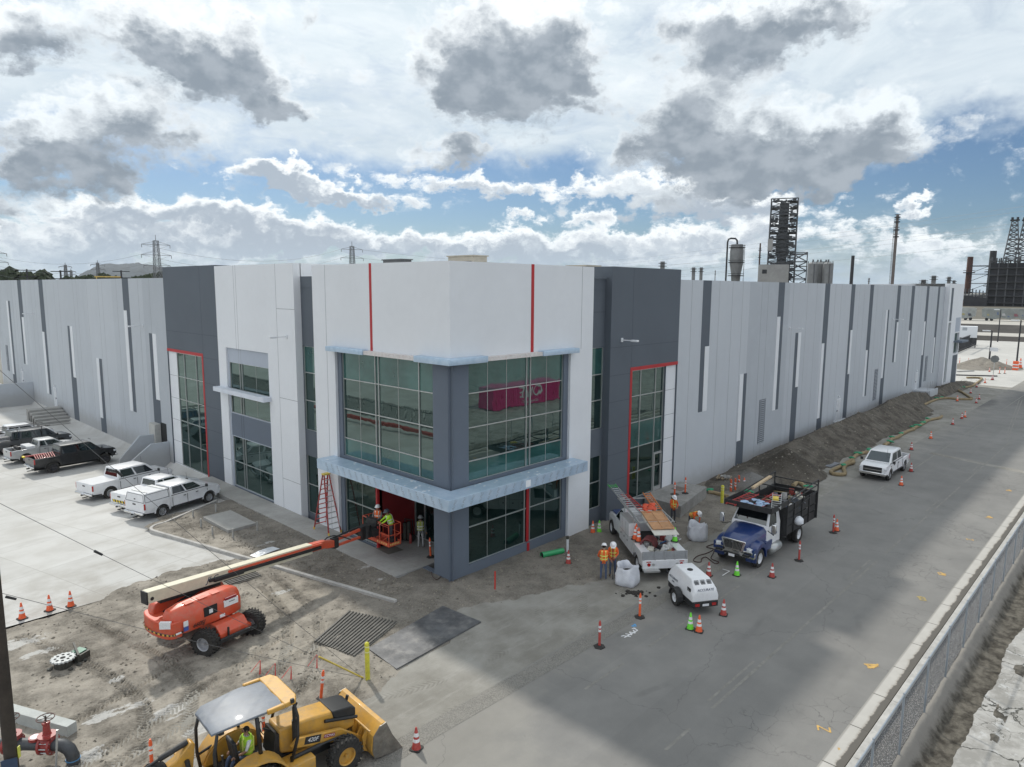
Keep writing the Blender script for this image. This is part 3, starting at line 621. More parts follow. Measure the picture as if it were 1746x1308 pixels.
# far yard beyond the building's end: bright concrete and embankments
M_yard = mat('far_yard_concrete', (.46, .45, .42), .9, var=.12, scale=.08, world=True)
setting(poly_sheet('far_yard', [(104, -7.55), (330, -7.55), (330, 160), (104, 160)], -.02, M_yard, .6))
M_bank = mat('embankment_soil', (.055, .05, .045), .95, var=.3, scale=.2, world=True)

# loose stones and clods over the dirt
rs_ = random.Random(21); b = MB()
def clod(x, y, z, r_):
    v = [(x+rs_.uniform(-1, 1)*r_, y+rs_.uniform(-1, 1)*r_, z+rs_.uniform(-.2, .9)*r_) for _ in range(4)]; x_, y_ = x, y; v.append((x_, y_, z+r_)); v.append((x_, y_, z-r_)); b.add([(x-r_, y, z), (x, y-r_*.9, z), (x+r_*1.1, y, z), (x, y+r_, z), (x+rs_.uniform(-.3, .3)*r_, y, z+r_*.8)], [(0, 1, 4), (1, 2, 4), (2, 3, 4), (3, 0, 4)])
for i in range(5200):
    x = rs_.uniform(-20, 9); y = rs_.uniform(-8, 11) if x < -3 else rs_.uniform(-5.5, 0)
    if not (ysouth(x)-.4 < y < ynorth(x)) or (x > -3 and y > 0): continue
    if vnoise(np.array(x*.6), np.array(y*.6)) < .38: continue
    z = float(dirtZ(np.array([[x]]), np.array([[y]]))[0, 0]); clod(x, y, z, abs(rs_.gauss(.018, .022))+.012)
for i in range(2600):
    y = rs_.uniform(.8, 19); x = rs_.uniform(-3.1-(y-.2)*.2431+.3, -1.6); clod(x, y, .10, abs(rs_.gauss(.015, .02))+.012)
for i in range(3000):
    j = rs_.randrange(Zb.shape[0]); k = rs_.randrange(Zb.shape[1])
    if Zb[j, k] > -.02: clod(xx_b[j, k], yy_b[j, k], Zb[j, k], abs(rs_.gauss(.03, .04))+.015)
o = b.build('loose_stones', mat('stone_and_clod', (.21, .19, .155), .95, var=.6, scale=3, world=True)); o['kind'] = 'stuff'; o['label'] = 'small stones and clods scattered over the dirt'; o['category'] = 'stones'
# ================================================================== THE BUILDING
M_lt = mat('light_grey_paint', (.49, .515, .535), .8, var=.035, scale=.25, bump=.001, bscale=40, world=True)
def wallmat(name, col):
    mt = mat(name, col, .8, var=.03, scale=.25, world=True); t = NT(mt.node_tree); bs = t.n['Principled BSDF']; src = bs.inputs['Base Color'].links[0].from_socket; p = posn(t); x, y, z = t.sep(p)
    pan = t.new('ShaderNodeTexWhiteNoise', noise_dimensions='1D'); t.put(pan.inputs['W'], t.math('FLOOR', t.math('DIVIDE', t.math('ADD', x, y), 7.7)))
    c = t.mix(.09, src, pan.outputs['Value']); st = t.noise(t.vmath('MULTIPLY', p, (1.6, 1.6, .09)), 1.1, 6, .65); c = t.mix(t.math('MULTIPLY', t.ss(st, .52, .75), .22), c, tuple(q*.72 for q in col))
    pa = t.ss(t.noise(p, .35, 3, .5), .56, .60); c = t.mix(t.math('MULTIPLY', pa, .10), c, tuple(q*1.2 for q in col))
    bs_ = t.math('ADD', z, t.math('MULTIPLY', t.noise(p, 1.4, 6, .7), -1.6)); c = t.mix(t.ss(bs_, .9, -.6, 0, .45), c, (.28, .26, .23)); t.l.new(c, bs.inputs['Base Color']); return mt
M_lt = wallmat('light_grey_wall_paint', (.465, .498, .53))
M_white = mat('white_paint', (.71, .73, .75), .75, var=.03, scale=.3, world=True)
M_dk = mat('slate_grey_paint', (.098, .116, .138), .75, var=.06, scale=.3, world=True)
M_mid = mat('blue_grey_paint', (.125, .152, .190), .72, var=.05, scale=.3, world=True)
M_pale = mat('pale_blue_grey_paint', (.40, .44, .50), .75, var=.04, scale=.3, world=True)
M_red = mat('red_trim_paint', (.42, .018, .022), .5, var=.1, scale=1, world=True)
M_dred = mat('shaded_red_paint', (.20, .012, .014), .6, var=.1, scale=1, world=True)  # trim red darkened to carry the shade of the receding entrance wall
M_joint = mat('joint_sealant', (.27, .285, .30), .9, world=True); M_jdk = mat('dark_joint_sealant', (.07, .08, .095), .9, world=True)
M_alu = mat('anodised_aluminium', (.50, .51, .50), .4, metal=.6, var=.05)
M_dkin = mat('dark_interior', (.02, .022, .022), .9)
def glassmat(name, body, refl, fac, rough=.015):
    mt = bpy.data.materials.new(name); mt.use_nodes = True; t = NT(mt.node_tree); t.n.clear()
    v = posn(t)
    d = t.new('ShaderNodeBsdfDiffuse'); t.put(d.inputs[0], t.mix(t.ss(t.noise(v, .5, 5, .6), .3, .7), tuple(c*.65 for c in body), tuple(c*1.3 for c in body)))
    g = t.new('ShaderNodeBsdfGlossy'); g.inputs[0].default_value = (*refl, 1); g.inputs[1].default_value = rough
    b = t.new('ShaderNodeBump'); b.inputs['Strength'].default_value = 1; b.inputs['Distance'].default_value = .004; t.put(b.inputs['Height'], t.noise(v, .7, 2, .5)); t.l.new(b.outputs[0], g.inputs['Normal'])
    fr = t.new('ShaderNodeFresnel'); fr.inputs[0].default_value = 1.55
    f = t.math('ADD', t.math('MULTIPLY', fr.outputs[0], .9), fac, clamp=True)
    m_ = t.new('ShaderNodeMixShader'); t.put(m_.inputs[0], f); t.l.new(d.outputs[0], m_.inputs[1]); t.l.new(g.outputs[0], m_.inputs[2])
    o = t.new('ShaderNodeOutputMaterial'); t.l.new(m_.outputs[0], o.inputs[0]); return mt
M_glass = glassmat('tinted_glass', (.013, .027, .026), (.60, .76, .72), .13)
M_span = glassmat('green_spandrel_glass', (.028, .085, .078), (.65, .8, .78), .08)
M_dglass = glassmat('dark_window_glass', (.007, .018, .017), (.6, .76, .72), .075)

bld = thing('warehouse', 'long grey and white tilt-up warehouse with a glazed corner office and dark vertical stripes', 'warehouse', (0, 0, 0))
def PR(u, w_, z): return (u, w_, z)        # street wall: u along x, w into the building
def PL(u, w_, z): return (w_, u, z)        # lot wall: u along y
def pbox(b, P, u0, u1, w0, w1, z0, z1):
    a = P(u0, w0, z0); c = P(u1, w1, z1); b.box(a[0], a[1], a[2], c[0], c[1], c[2])
def wall(b, P, u0, u1, z0, z1, w0=0., th=.35, holes=(), m=0):
    b.m = m
    us = sorted({u0, u1, *[h[0] for h in holes], *[h[1] for h in holes]}); zs = sorted({z0, z1, *[h[2] for h in holes], *[h[3] for h in holes]})
    for a, c in zip(us[:-1], us[1:]):
        for d, e in zip(zs[:-1], zs[1:]):
            um, zm = (a+c)/2, (d+e)/2
            if any(h[0] < um < h[1] and h[2] < zm < h[3] for h in holes): continue
            b.quad(P(a, w0, d), P(c, w0, d), P(c, w0, e), P(a, w0, e))
    for h in holes:
        a, c, d, e = h[:4]
        b.quad(P(a, w0, d), P(a, w0, e), P(a, w0+th, e), P(a, w0+th, d)); b.quad(P(c, w0, d), P(c, w0, e), P(c, w0+th, e), P(c, w0+th, d))
        b.quad(P(a, w0, e), P(c, w0, e), P(c, w0+th, e), P(a, w0+th, e)); b.quad(P(a, w0, d), P(c, w0, d), P(c, w0+th, d), P(a, w0+th, d))
def rim(b, P, u0, u1, z0, z1, w0=0., th=.3, m=0):   # the four edges of a panel that stands proud
    b.m = m
    for a, c, d, e in ((u0, u0, z0, z1), (u1, u1, z0, z1)): b.quad(P(a, w0, d), P(a, w0, e), P(a, w0+th, e), P(a, w0+th, d))
    b.quad(P(u0, w0, z1), P(u1, w0, z1), P(u1, w0+th, z1), P(u0, w0+th, z1))
def window(P, uc, zc, w0=.12, mu=.045, spand=(), dark=(), thin=(), label=None, name='window', bars=None):
    f = MB(); fr = mu
    for i, u in enumerate(uc):
        if u in thin: pbox(f, P, u-.012, u+.012, w0-.01, w0+.03, zc[0], zc[-1]); continue
        k = fr/2 if 0 < i < len(uc)-1 else fr/2
        pbox(f, P, u-k, u+k, w0-.06, w0+.06, zc[0], zc[-1])
    us = [u for u in uc if u not in thin]
    for j, z in enumerate(zc):
        for a, c in zip(us[:-1], us[1:]): pbox(f, P, a+fr/2, c-fr/2, w0-.055, w0+.055, z-fr/2, z+fr/2)
    fo = f.build(name, [M_alu], bld)
    if label: fo['label'] = label
    g = MB()
    for j in range(len(zc)-1):
        g.m = 1 if j in spand else (2 if j in dark else 0)
        for a, c in zip(uc[:-1], uc[1:]):
            t_ = random.uniform(-.004, .004)
            pbox(g, P, a, c, w0+t_*.3, w0+.012+t_*.3, zc[j], zc[j+1])
    g.build('pane', [M_glass, M_span, M_dglass], fo)
    return fo
MW = [M_lt, M_white, M_dk, M_mid, M_pale, M_red, M_joint, M_jdk, M_dkin]
LT, WH, DK, MID, PAL, RED, JT, JD, INN = range(9)
def vj(b, P, u, z0, z1, w0=0., m=JT, k=.014): b.m = m; pbox(b, P, u-k, u+k, w0-.003, w0+.01, z0, z1)
def hj(b, P, u0, u1, z, w0=0., m=JT, k=.014): b.m = m; pbox(b, P, u0, u1, w0-.0025, w0+.01, z-k, z+k)

# ---- corner tower
b = MB(); HT = 15.3
ZW = [4.72, 5.72, 7.38, 9.06, 10.56]; ZL = [.52, 2.4, 3.95]
for P, u0, u1, ue in ((PR, 1.31, 8.47, 10.82), (PL, 1.44, 9.25, 11.78)):
    wall(b, P, 0, ue, 10.75, HT, 0, m=WH)
    gr = u1+.38
    wall(b, P, gr, ue, -1, 10.75, 0, m=WH)
    if P is PR: wall(b, P, 0, gr, -1, 10.75, .16, .3, [(u0, u1, ZW[0], ZW[-1]), (u0, u1, ZL[0], ZL[-1])], m=MID)
    else: wall(b, P, 0, gr, -1, 10.75, .16, .3, [(u0, u1, ZW[0], ZW[-1]), (u0, 6.1, .1, ZL[-1]), (6.1, u1, .16, ZL[-1])], m=MID)
    b.m = WH; b.quad(P(gr, 0, -1), P(gr, 0, 10.75), P(gr, .2, 10.75), P(gr, .2, -1)); b.quad(P(0, 0, 10.75), P(gr, 0, 10.75), P(gr, .2, 10.75), P(0, .2, 10.75))
    b.quad(P(ue, 0, -1), P(ue, 0, HT), P(ue, .8, HT), P(ue, .8, -1)); b.quad(P(ue, .8, 14.2), P(ue, .8, HT), P(ue, 9, HT), P(ue, 9, 14.2))
    vj(b, P, 10.42 if P is PL else 9.75, 10.75 if P is PR else -.5, HT)
    vj(b, P, 4.3 if P is PL else 4.0, 0, .1)
b.m = WH; b.quad((0, 0, HT), (10.82, 0, HT), (10.82, 11.78, HT), (0, 11.78, HT)); b.m = LT
b.build('tower_wall', MW, bld)
window(PR, [1.31, 2.7, 4.05, 5.52, 5.82, 7.15, 8.47], ZW, .3, spand=(0, 3), thin=(2.7, 4.05, 7.15))
window(PL, [1.44, 2.6, 4.3, 5.93, 6.22, 7.71, 9.25], ZW, .3, spand=(0, 3), thin=(4.3, 7.71))
window(PR, [1.31, 2.7, 4.05, 5.44, 5.86, 7.15, 8.47], ZL, .3, thin=(2.7, 4.05, 7.15), dark=(0, 1))
window(PL, [6.15, 7.71, 9.25], [.2, 2.1, 3.95], .3, thin=(7.71,), dark=(0, 1))
b = MB(); pbox(b, PR, 5.53, 5.75, -.012, .02, 10.8, HT+.005); pbox(b, PR, 5.56, 5.74, .13, .2, -.3, .49); pbox(b, PR, 5.56, 5.74, .20, .25, .55, 3.93)
pbox(b, PL, 6.02, 6.22, -.012, .02, 10.8, HT+.005); pbox(b, PL, 5.98, 6.12, .06, .2, .14, 3.93)
b.build('red_trim', M_red, bld)
# entrance recess behind the lot side of the corner
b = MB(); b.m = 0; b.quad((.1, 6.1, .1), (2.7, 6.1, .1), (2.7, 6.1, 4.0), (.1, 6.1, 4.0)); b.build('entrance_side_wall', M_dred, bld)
b = MB(); b.m = 0; b.quad((.16, 1.44, 0), (3.2, 1.44, 0), (3.2, 1.44, 4), (.16, 1.44, 4)); b.quad((.2, 1.44, 3.96), (3.2, 1.44, 3.96), (3.2, 6.1, 3.96), (.2, 6.1, 3.96)); b.build('entrance_soffit', M_mid, bld)
window(PL, [1.5, 2.35, 3.2, 4.1, 5.2, 6.05], [.16, 2.45, 3.9], 2.7, .07, dark=(0, 1), name='storefront')
b = MB()
for a, c in ((2.42, 3.16), (3.27, 4.02)):
    pbox(b, PL, a, a+.09, 2.6, 2.66, .18, 2.4); pbox(b, PL, c-.09, c, 2.6, 2.66, .18, 2.4); pbox(b, PL, a+.09, c-.09, 2.6, 2.66, 2.3, 2.4); pbox(b, PL, a+.09, c-.09, 2.6, 2.66, .18, .36); pbox(b, PL, (a+c)/2-.25, (a+c)/2+.25, 2.55, 2.58, 1.05, 1.1)
b.build('entrance_door', M_alu, bld)
# metal clad canopies, still in printed protective film
def f_film(name):
    mt = bpy.data.materials.new(name); mt.use_nodes = True; t = NT(mt.node_tree); bs = t.n['Principled BSDF']; v = t.new('ShaderNodeTexCoord').outputs['Object']
    x, y, z = t.sep(v)
    n = t.noise(v, 2.5, 6, .6); c = t.mix(t.ss(n, .35, .65), (.40, .53, .66), (.49, .61, .73))
    a = t.math('ABSOLUTE', t.math('SUBTRACT', t.math('MODULO', t.math('ADD', t.math('ADD', x, y), 50.), .42), .21))
    k = t.math('MULTIPLY', t.ss(a, .07, .04), t.ss(t.noise(t.vmath('MULTIPLY', v, (1, 1, 1)), 16, 2, .8), .53, .57))
    c = t.mix(t.math('MULTIPLY', k, .0), c, (.12, .15, .20))
    t.put(bs.inputs['Base Color'], c); bs.inputs['Metallic'].default_value = .25; bs.inputs['Roughness'].default_value = .35
    b = t.new('ShaderNodeBump'); b.inputs['Distance'].default_value = .005; t.put(b.inputs['Height'], t.noise(v, 5, 3, .5)); t.l.new(b.outputs[0], bs.inputs['Normal'])
    return mt
M_film = f_film('film_wrapped_panel'); M_tape = mat('white_tape', (.78, .80, .82), .5)
b = MB(); d = 1.1
b.prism([(-d, -d), (9.15, -d), (9.15, .0), (0, 0), (0, 10.0), (-d, 10.0)], 4.05, 4.60, 'Z'); can = b.build('canopy', M_film, bld, bevel=.01)
b = MB()
for i in range(46):
    if i < 23: u = random.uniform(.2, 8.9); p = PR(u, -random.uniform(.1, 1.0), 4.6)
    else: u = random.uniform(.2, 9.5); p = PL(u, -random.uniform(.1, 1.0), 4.6)
    s_ = random.uniform(.03, .08); b.box(p[0]-s_, p[1]-s_*.5, 4.595, p[0]+s_, p[1]+s_*.5, 4.61+.0001*i)
b.box(4.05, -1.115, 4.15, 4.4, -1.1, 4.5)
b.build('tape_patch', M_tape, can)
M_prn = mat('grey_film_print', (.27, .33, .40), .5); tx = None
for k in range(36):
    u = -.75+(k // 2)*.56; 
    if k % 2: loc, rot = (u, -1.104, 4.33), (rad(90), rad(-62), 0)
    else: loc, rot = (-1.104, u+.2, 4.33), (rad(90), rad(62), rad(-90))
    if u > (8.9 if k % 2 else 9.4): continue
    if tx is None: tx = text('ALPIC', .19, M_prn, 'film_print', can, loc, rot, .001)
    else: o = tx.copy(); C.objects.link(o); o.location = loc; o.rotation_euler = rot
b = MB(); d = .42
b.prism([(-d, -d), (2.05, -d), (2.05, 0), (0, 0), (0, 2.15), (-d, 2.15)], 10.58, 10.88, 'Z')
b.prism([(6.1, -d), (9.1, -d), (9.1, -.001), (6.1, -.001)], 10.6, 10.86, 'Z'); b.prism([(-d, 6.4), (-.001, 6.4), (-.001, 9.9), (-d, 9.9)], 10.6, 10.86, 'Z')
b.build('window_canopy', M_film, bld, bevel=.008)
b = MB(); b.prism([(2.05, -d+.08), (6.1, -d+.08), (6.1, -.001), (2.05, -.001)], 10.62, 10.82, 'Z'); b.prism([(-d+.08, 2.15), (-.001, 2.15), (-.001, 6.4), (-d+.08, 6.4)], 10.62, 10.82, 'Z')
b.build('unclad_canopy_frame', mat('bare_panel_board', (.66, .64, .62), .7, var=.1, scale=4, dirt=.35, dcol=(.45, .2, .16)), bld)
# ---- recessed bays
b = MB()
wall(b, PR, 10.82, 12.58, -1, 14.65, .45, .2, [(10.9, 12.52, 5.78, 10.65), (10.9, 12.52, .9, 4.1)], m=DK); hj(b, PR, 10.82, 12.58, 12.74, .45, JD)
b.build('recessed_bay_wall', MW, bld); b = MB()
wall(b, PL, 11.78, 13.85, -1, 14.7, .45, .2, [(11.9, 13.8, 5.5, 10.58), (11.9, 13.8, .3, 3.9)], m=DK)
b.m = DK; b.quad((10.82, .45, 14.65), (12.58, .45, 14.65), (12.58, .8, 14.65), (10.82, .8, 14.65))
b.build('recessed_bay_wall', MW, bld)
window(PR, [10.9, 12.52], [5.78, 7.5, 9.05, 10.65], .55, spand=(2,)); window(PR, [10.9, 12.52], [.9, 2.5, 4.1], .55, dark=(0, 1))
window(PL, [11.9, 13.8], [5.5, 7.3, 9.0, 10.58], .55, spand=(2,)); window(PL, [11.9, 13.8], [.3, 2.1, 3.9], .55, dark=(0, 1))
# ---- slate block on the street side, red framed curtain wall
b = MB(); HB = 15.38
wall(b, PR, 12.58, 20.35, -1, HB, 0, .3, [(14.95, 18.85, .75, 9.08), (18.9, 20.3, .5, 9.08)], m=DK)
rim(b, PR, 12.58, 20.35, -1, HB, 0, .45, DK); b.quad(PR(12.58, .45, 14.6), PR(12.58, .45, HB), PR(12.58, 3.5, HB), PR(12.58, 3.5, 14.6)); b.quad(PR(20.35, .0, 14.6), PR(20.35, 0, HB), PR(20.35, 3.5, HB), PR(20.35, 3.5, 14.6))
b.quad(PR(12.58, 0, HB), PR(20.35, 0, HB), PR(20.35, 3.5, HB), PR(12.58, 3.5, HB))
vj(b, PR, 14.82, 9.3, HB, 0, JD); hj(b, PR, 12.58, 20.35, 10.63, 0, JD)
for z in (8.95, 7.35, 5.7, 4.1, 2.45): hj(b, PR, 12.58, 14.7, z, 0, JD)
wall(b, PR, 18.9, 20.3, .5, 9.08, .1, .05, [], m=WH)
for z in (2.5, 4.13, 5.75, 7.43): hj(b, PR, 18.9, 20.3, z, .1, JT)
b.build('street_block_wall', MW, bld)
b = MB(); pbox(b, PR, 14.72, 14.93, -.02, .12, .2, 9.3); pbox(b, PR, 14.93, 20.35, -.02, .12, 9.08, 9.3); b.build('red_trim', M_red, bld)
window(PR, [15.0, 16.08, 17.83, 18.82], [.8, 2.5, 4.13, 5.75, 7.43, 9.05], .16, spand=(2,), dark=(0, 1))
b = MB(); pbox(b, PR, 17.86, 17.96, .05, .14, .8, 3.4); pbox(b, PR, 18.7, 18.8, .05, .14, .8, 3.4); pbox(b, PR, 17.96, 18.7, .05, .14, 3.28, 3.4); pbox(b, PR, 17.96, 18.7, .05, .14, .8, 1.05); pbox(b, PR, 18.62, 18.7, 0.0, .05, 1.9, 2.2)
b.build('entrance_door', M_alu, bld)
# ---- white block and slate block on the lot side
b = MB(); HL = 15.47
wall(b, PL, 13.85, 24.5, -1.2, HL, 0, .3, [(17.3, 23.3, .0, 9.93)], m=WH)
wall(b, PL, 17.3, 23.3, 0, 9.93, .12, .2, [(17.55, 23.1, .2, 3.75), (17.55, 23.1, 5.42, 8.93)], m=PAL)
b.m = MID; b.quad(PL(17.5, .116, 3.8), PL(23.15, .116, 3.8), PL(23.15, .116, 5.37), PL(17.5, .116, 5.37))
b.quad(PL(17.5, .116, 0), PL(23.15, .116, 0), PL(23.15, .116, .17), PL(17.5, .116, .17))
for u in (21.65, 21.33): vj(b, PL, u, 9.93, HL); vj(b, PL, u, 8.95, 9.93, .12); vj(b, PL, u, 3.8, 5.37, .113, JD)
vj(b, PL, 16.0, -.5, HL)
for z in (12.76, 7.25, 2.1): hj(b, PL, 13.85, 16.0, z)
hj(b, PL, 23.3, 24.5, 1.95)
rim(b, PL, 13.85, 24.5, -1, HL, 0, .5, WH); b.quad(PL(13.85, .45, 14.6), PL(13.85, .45, HL), PL(13.85, 3.2, HL), PL(13.85, 3.2, 14.6)); b.quad(PL(13.85, 0, HL), PL(24.5, 0, HL), PL(24.5, 3.2, HL), PL(13.85, 3.2, HL))
b.build('lot_block_wall', MW, bld)
window(PL, [17.55, 19.4, 21.33, 21.65, 23.1], [5.42, 7.1, 8.93], .2, thin=(19.4,)); window(PL, [17.55, 19.4, 21.33, 21.65, 23.1], [.2, 1.95, 3.75], .2, thin=(19.4,))
b = MB(); pbox(b, PL, 17.1, 24.4, -.55, -.0, 6.85, 7.15); b.build('window_canopy', mat('pale_panel', (.62, .66, .72), .5, var=.06), bld, bevel=.01)
b = MB()
wall(b, PL, 24.5, 33.85, -1.4, 15.55, 0, .3, [(27.3, 33.85, -1.4, 9.0)], m=DK); 
wall(b, PL, 32.28, 33.85, -1.4, 9.0, .1, .1, [], m=WH); wall(b, PL, 27.3, 32.28, -1.4, -.05, .1, .1, [], m=WH)
for z in (.0, 1.8, 3.55, 5.3, 7.1): hj(b, PL, 32.3, 33.85, z, .1)
for z in (8.95, 7.1, 5.38, 3.65, 1.85, .2): hj(b, PL, 24.5, 27.1, z, 0, JD)
hj(b, PL, 24.5, 33.85, 10.62, 0, JD); vj(b, PL, 27.05, 9.2, 15.5, 0, JD)
b.m = DK; b.quad(PL(24.5, 0, 15.55), PL(33.85, 0, 15.55), PL(33.85, 3.2, 15.55), PL(24.5, 3.2, 15.55)); b.quad(PL(33.85, 0, 14.5), PL(33.85, 0, 15.55), PL(33.85, 3.2, 15.55), PL(33.85, 3.2, 14.5)); b.quad(PL(24.5, 0, 15.4), PL(24.5, 0, 15.55), PL(24.5, 3.2, 15.55), PL(24.5, 3.2, 15.4))
b.build('lot_slate_wall', MW, bld)
b = MB(); pbox(b, PL, 27.1, 27.32, -.02, .12, -1, 9.22); pbox(b, PL, 27.32, 33.85, -.02, .12, 9.0, 9.22); b.build('red_trim', M_red, bld)
window(PL, [27.4, 28.7, 30.9, 32.25], [-.02, 1.85, 3.58, 5.3, 7.1, 8.95], .16, dark=(0, 1))
# ---- long warehouse walls with their vertical stripes
b = MB(); HP = 14.72
wall(b, PR, 20.35, 93.6, -1, HP, 0, m=LT); wall(b, PL, 33.85, 95, -2, HP, 0, m=LT)
b.m = LT; b.quad((0, 0.45, HP), (93.6, 0, HP), (93.6, .3, HP), (0, .3, HP)); b.quad((0, 33.85, HP), (0, 95, HP), (.3, 95, HP), (.3, 33.85, HP))
for u in (21.9, 25.85, 27.9, 29.6, 33.0, 34.2, 39.3, 42.5, 44.7, 49.5, 51.2, 56.6, 58.2, 62.6, 65.0, 68.8, 73.4, 74.8, 79.6, 81.0, 86.5, 87.8, 92.0): vj(b, PR, u, 0, HP)
for u in (36.0+.9, 39.5, 44.9, 48.9, 50.1, 53.6, 56.9, 58.1, 63.5, 65.2, 68.5, 73.5, 75.2, 78.3, 83.5, 85.0): vj(b, PL, u, -1, HP)
b.build('wall', MW, bld)
def combo(P, pieces, name='wall_stripe'):
    q = MB()
    for k, (u0, u1, z0, z1, m_) in enumerate(pieces):
        if m_ == 'D': q.m = 0; pbox(q, P, u0, u1, -.004, .02, z0, z1)
        else: q.m = 1; pbox(q, P, u0, u1, -.03, .02, z0, z1)
    q.build(name, [M_dk, M_white], bld)
def S1(P, u0, u1, top, brk, bot, side, z_under=None):     # full dark, then half dark half white, then full dark again
    mid = (u0+u1)/2; L = []
    if top is not None: L.append((u0, u1, brk, top, 'D'))
    d, w_ = ((u0, mid), (mid, u1)) if side == 'R' else ((mid, u1), (u0, mid))
    L.append((*d, bot, brk, 'D')); L.append((*w_, bot, brk, 'W'))
    if z_under is not None: L.append((u0, u1, z_under, bot, 'D'))
    combo(P, L)
T0 = HP+.002
S1(PR, 23.4, 24.62, T0, 10.08, 5.4, 'R'); S1(PR, 29.75, 31, None, 7.6, 2.3, 'L', -.3); S1(PR, 36.15, 37.4, T0, 11.88, 3.95, 'L'); S1(PR, 40.25, 41.5, None, 10.37, 5.5, 'R', -.3)
S1(PR, 46.7, 48, T0, 9.1, 1.87, 'L', -.3); S1(PR, 54, 55.15, T0, 10.06, 5.5, 'R', -.3); S1(PR, 60, 61.2, T0, 7.66, 2.55, 'L'); S1(PR, 66.2, 67.5, None, 11.92, 4.03, 'L', -.3)
S1(PR, 70.2, 71.5, T0, 10.38, 5.58, 'R'); S1(PR, 76.3, 77.7, T0, 9.16, 2.07, 'L'); S1(PR, 83.5, 84.75, T0, 10.08, 5.59, 'L', -.3); S1(PR, 89.5, 90.6, T0, 7.68, 2.7, 'L')
S1(PL, 36., 37.6, None, 10.22, 4.75, 'L', -1.5); S1(PL, 41.75, 43.3, T0, 11.95, 3.0, 'R'); S1(PL, 50.4, 52.05, None, 7.1, 1.2, 'R', -1.5); S1(PL, 59.3, 61.1, None, 9.87, 4.45, 'L', -1.5)
S1(PL, 69.7, 71.5, T0, 8.75, 1.5, 'R'); S1(PL, 79.8, 81.7, T0, 10.15, 4.2, 'L'); S1(PL, 86.6, 88.5, None, 12.05, 2.3, 'R', -1.5)
M_vent = mat('louver_grey', (.36, .39, .42), .7)
for P, u, z0, z1 in ((PR, 33.6, 1.45, 5.15), (PR, 63.75, 1.7, 5.25), (PR, 85.8, 1.85, 5.3), (PL, 90.2, 2.5, 6)):
    q = MB(); q.m = 1; pbox(q, P, u, u+1.25, -.004, .01, z0, z1); q.m = 0; n = 22
    for i in range(n): z = z0+(z1-z0)*(i+.5)/n; pbox(q, P, u+.04, u+1.2, -.05, .0, z-.05, z+.03)
    q.build('louver', [M_vent, M_jdk], bld)
M_door = mat('door_paint', (.60, .62, .64), .6)
for P, u, z in ((PR, 51.9, .95), (PR, 81.3, 1.2), (PL, 67.5, .3), (PL, 82.5, .9)):
    q = MB(); pbox(q, P, u, u+1.0, -.04, .0, z, z+2.15); dr = q.build('door', M_door, bld); q = MB(); pbox(q, P, u-.06, u, -.06, 0, z, z+2.25); pbox(q, P, u+1, u+1.06, -.06, 0, z, z+2.25); pbox(q, P, u, u+1, -.06, 0, z+2.15, z+2.25); pbox(q, P, u+.35, u+.6, -.12, 0, z+2.4, z+2.55); q.build('frame', M_white, dr)
    q = MB(); pbox(q, P, u+.1, u+.2, -.1, -.04, z+.95, z+1.1); q.build('handle', M_jdk, dr)
q = MB(); pbox(q, PR, 51.2, 54.5, -1.5, 0, .0, .93); pbox(q, PR, 80.6, 84.6, -1.9, 0, .0, 1.18); pbox(q, PR, 80.6, 84.6, -2.05, -1.9, .2, 1.3); q.build('door_stoop', M_lt, bld)
M_rail = mat('galvanised_pipe', (.42, .43, .43), .5, metal=.5)
q = MB()
for (u0, u1, z) in ((52, 54.4, .93), (82, 84.5, 1.2)):
    for zz_ in (.55, 1.0): q.bar((u0, -1.4, z+zz_), (u1, -1.4, z+zz_), .04)
    for u in (u0, (u0+u1)/2, u1): q.bar((u, -1.4, z), (u, -1.4, z+1.0), .04)
q.build('stair_rail', M_rail, bld)
def lamp(P, u, z):
    q = MB(); pbox(q, P, u-.09, u+.09, -.06, 0, z-.12, z+.12); pbox(q, P, u-.03, u+.03, -.75, -.06, z-.03, z+.03); lo = q.build('wall_lamp', M_white, bld, bevel=.008)
    q = MB(); pbox(q, P, u-.12, u+.12, -1.15, -.7, z-.06, z+.05); q.build('lamp_head', M_white, lo, bevel=.02)
for u, z in ((13.7, 11.05), (38.84, 10.84), (69.1, 10.79)): lamp(PR, u, z)
for u, z in ((14.84, 11.1), (38.85, 10.76), (74.68, 10.76)): lamp(PL, u, z)
# roof and the stair towers at the far end
b = MB(); b.m = 0
b.quad((0.4, .4, 14.05), (98, .4, 14.05), (98, 95, 14.05), (.4, 95, 14.05)); b.build('roof', mat('white_roof_membrane', (.7, .7, .69), .7, world=True), bld)
b = MB(); HE = 15.15
wall(b, lambda u, w_, z: (u, -.6+w_, z), 93.6, 102.4, -1, HE, 0, .4, [(94.5, 96.0, .8, 9.6), (99.0, 101.9, 4.9, 7.9)], m=WH)
b.quad((93.6, -.6, -1), (93.6, -.6, HE), (93.6, .1, HE), (93.6, .1, -1)); b.quad((102.4, -.6, -1), (102.4, -.6, HE), (102.4, 14, HE), (102.4, 14, -1)); b.quad((93.6, -.6, HE), (102.4, -.6, HE), (102.4, 6, HE), (93.6, 6, HE))
b.quad((102.4, 14, -1), (102.4, 14, 14.7), (102.4, 95, 14.7), (102.4, 95, -1)); b.quad((0, 95, -2), (0, 95, 14.7), (102.4, 95, 14.7), (102.4, 95, -2))
E_ = lambda u, w_, z: (u, -.6+w_, z)
b.m = DK; pbox(b, E_, 94.6, 95.9, -.004, .01, 9.8, HE-.6); pbox(b, E_, 98.9, 102.0, -.004, .01, -1, 4.6); b.m = PAL; pbox(b, E_, 98.9, 102.0, -.004, .01, 8.1, 10.2)
b.build('end_block_wall', MW, bld)
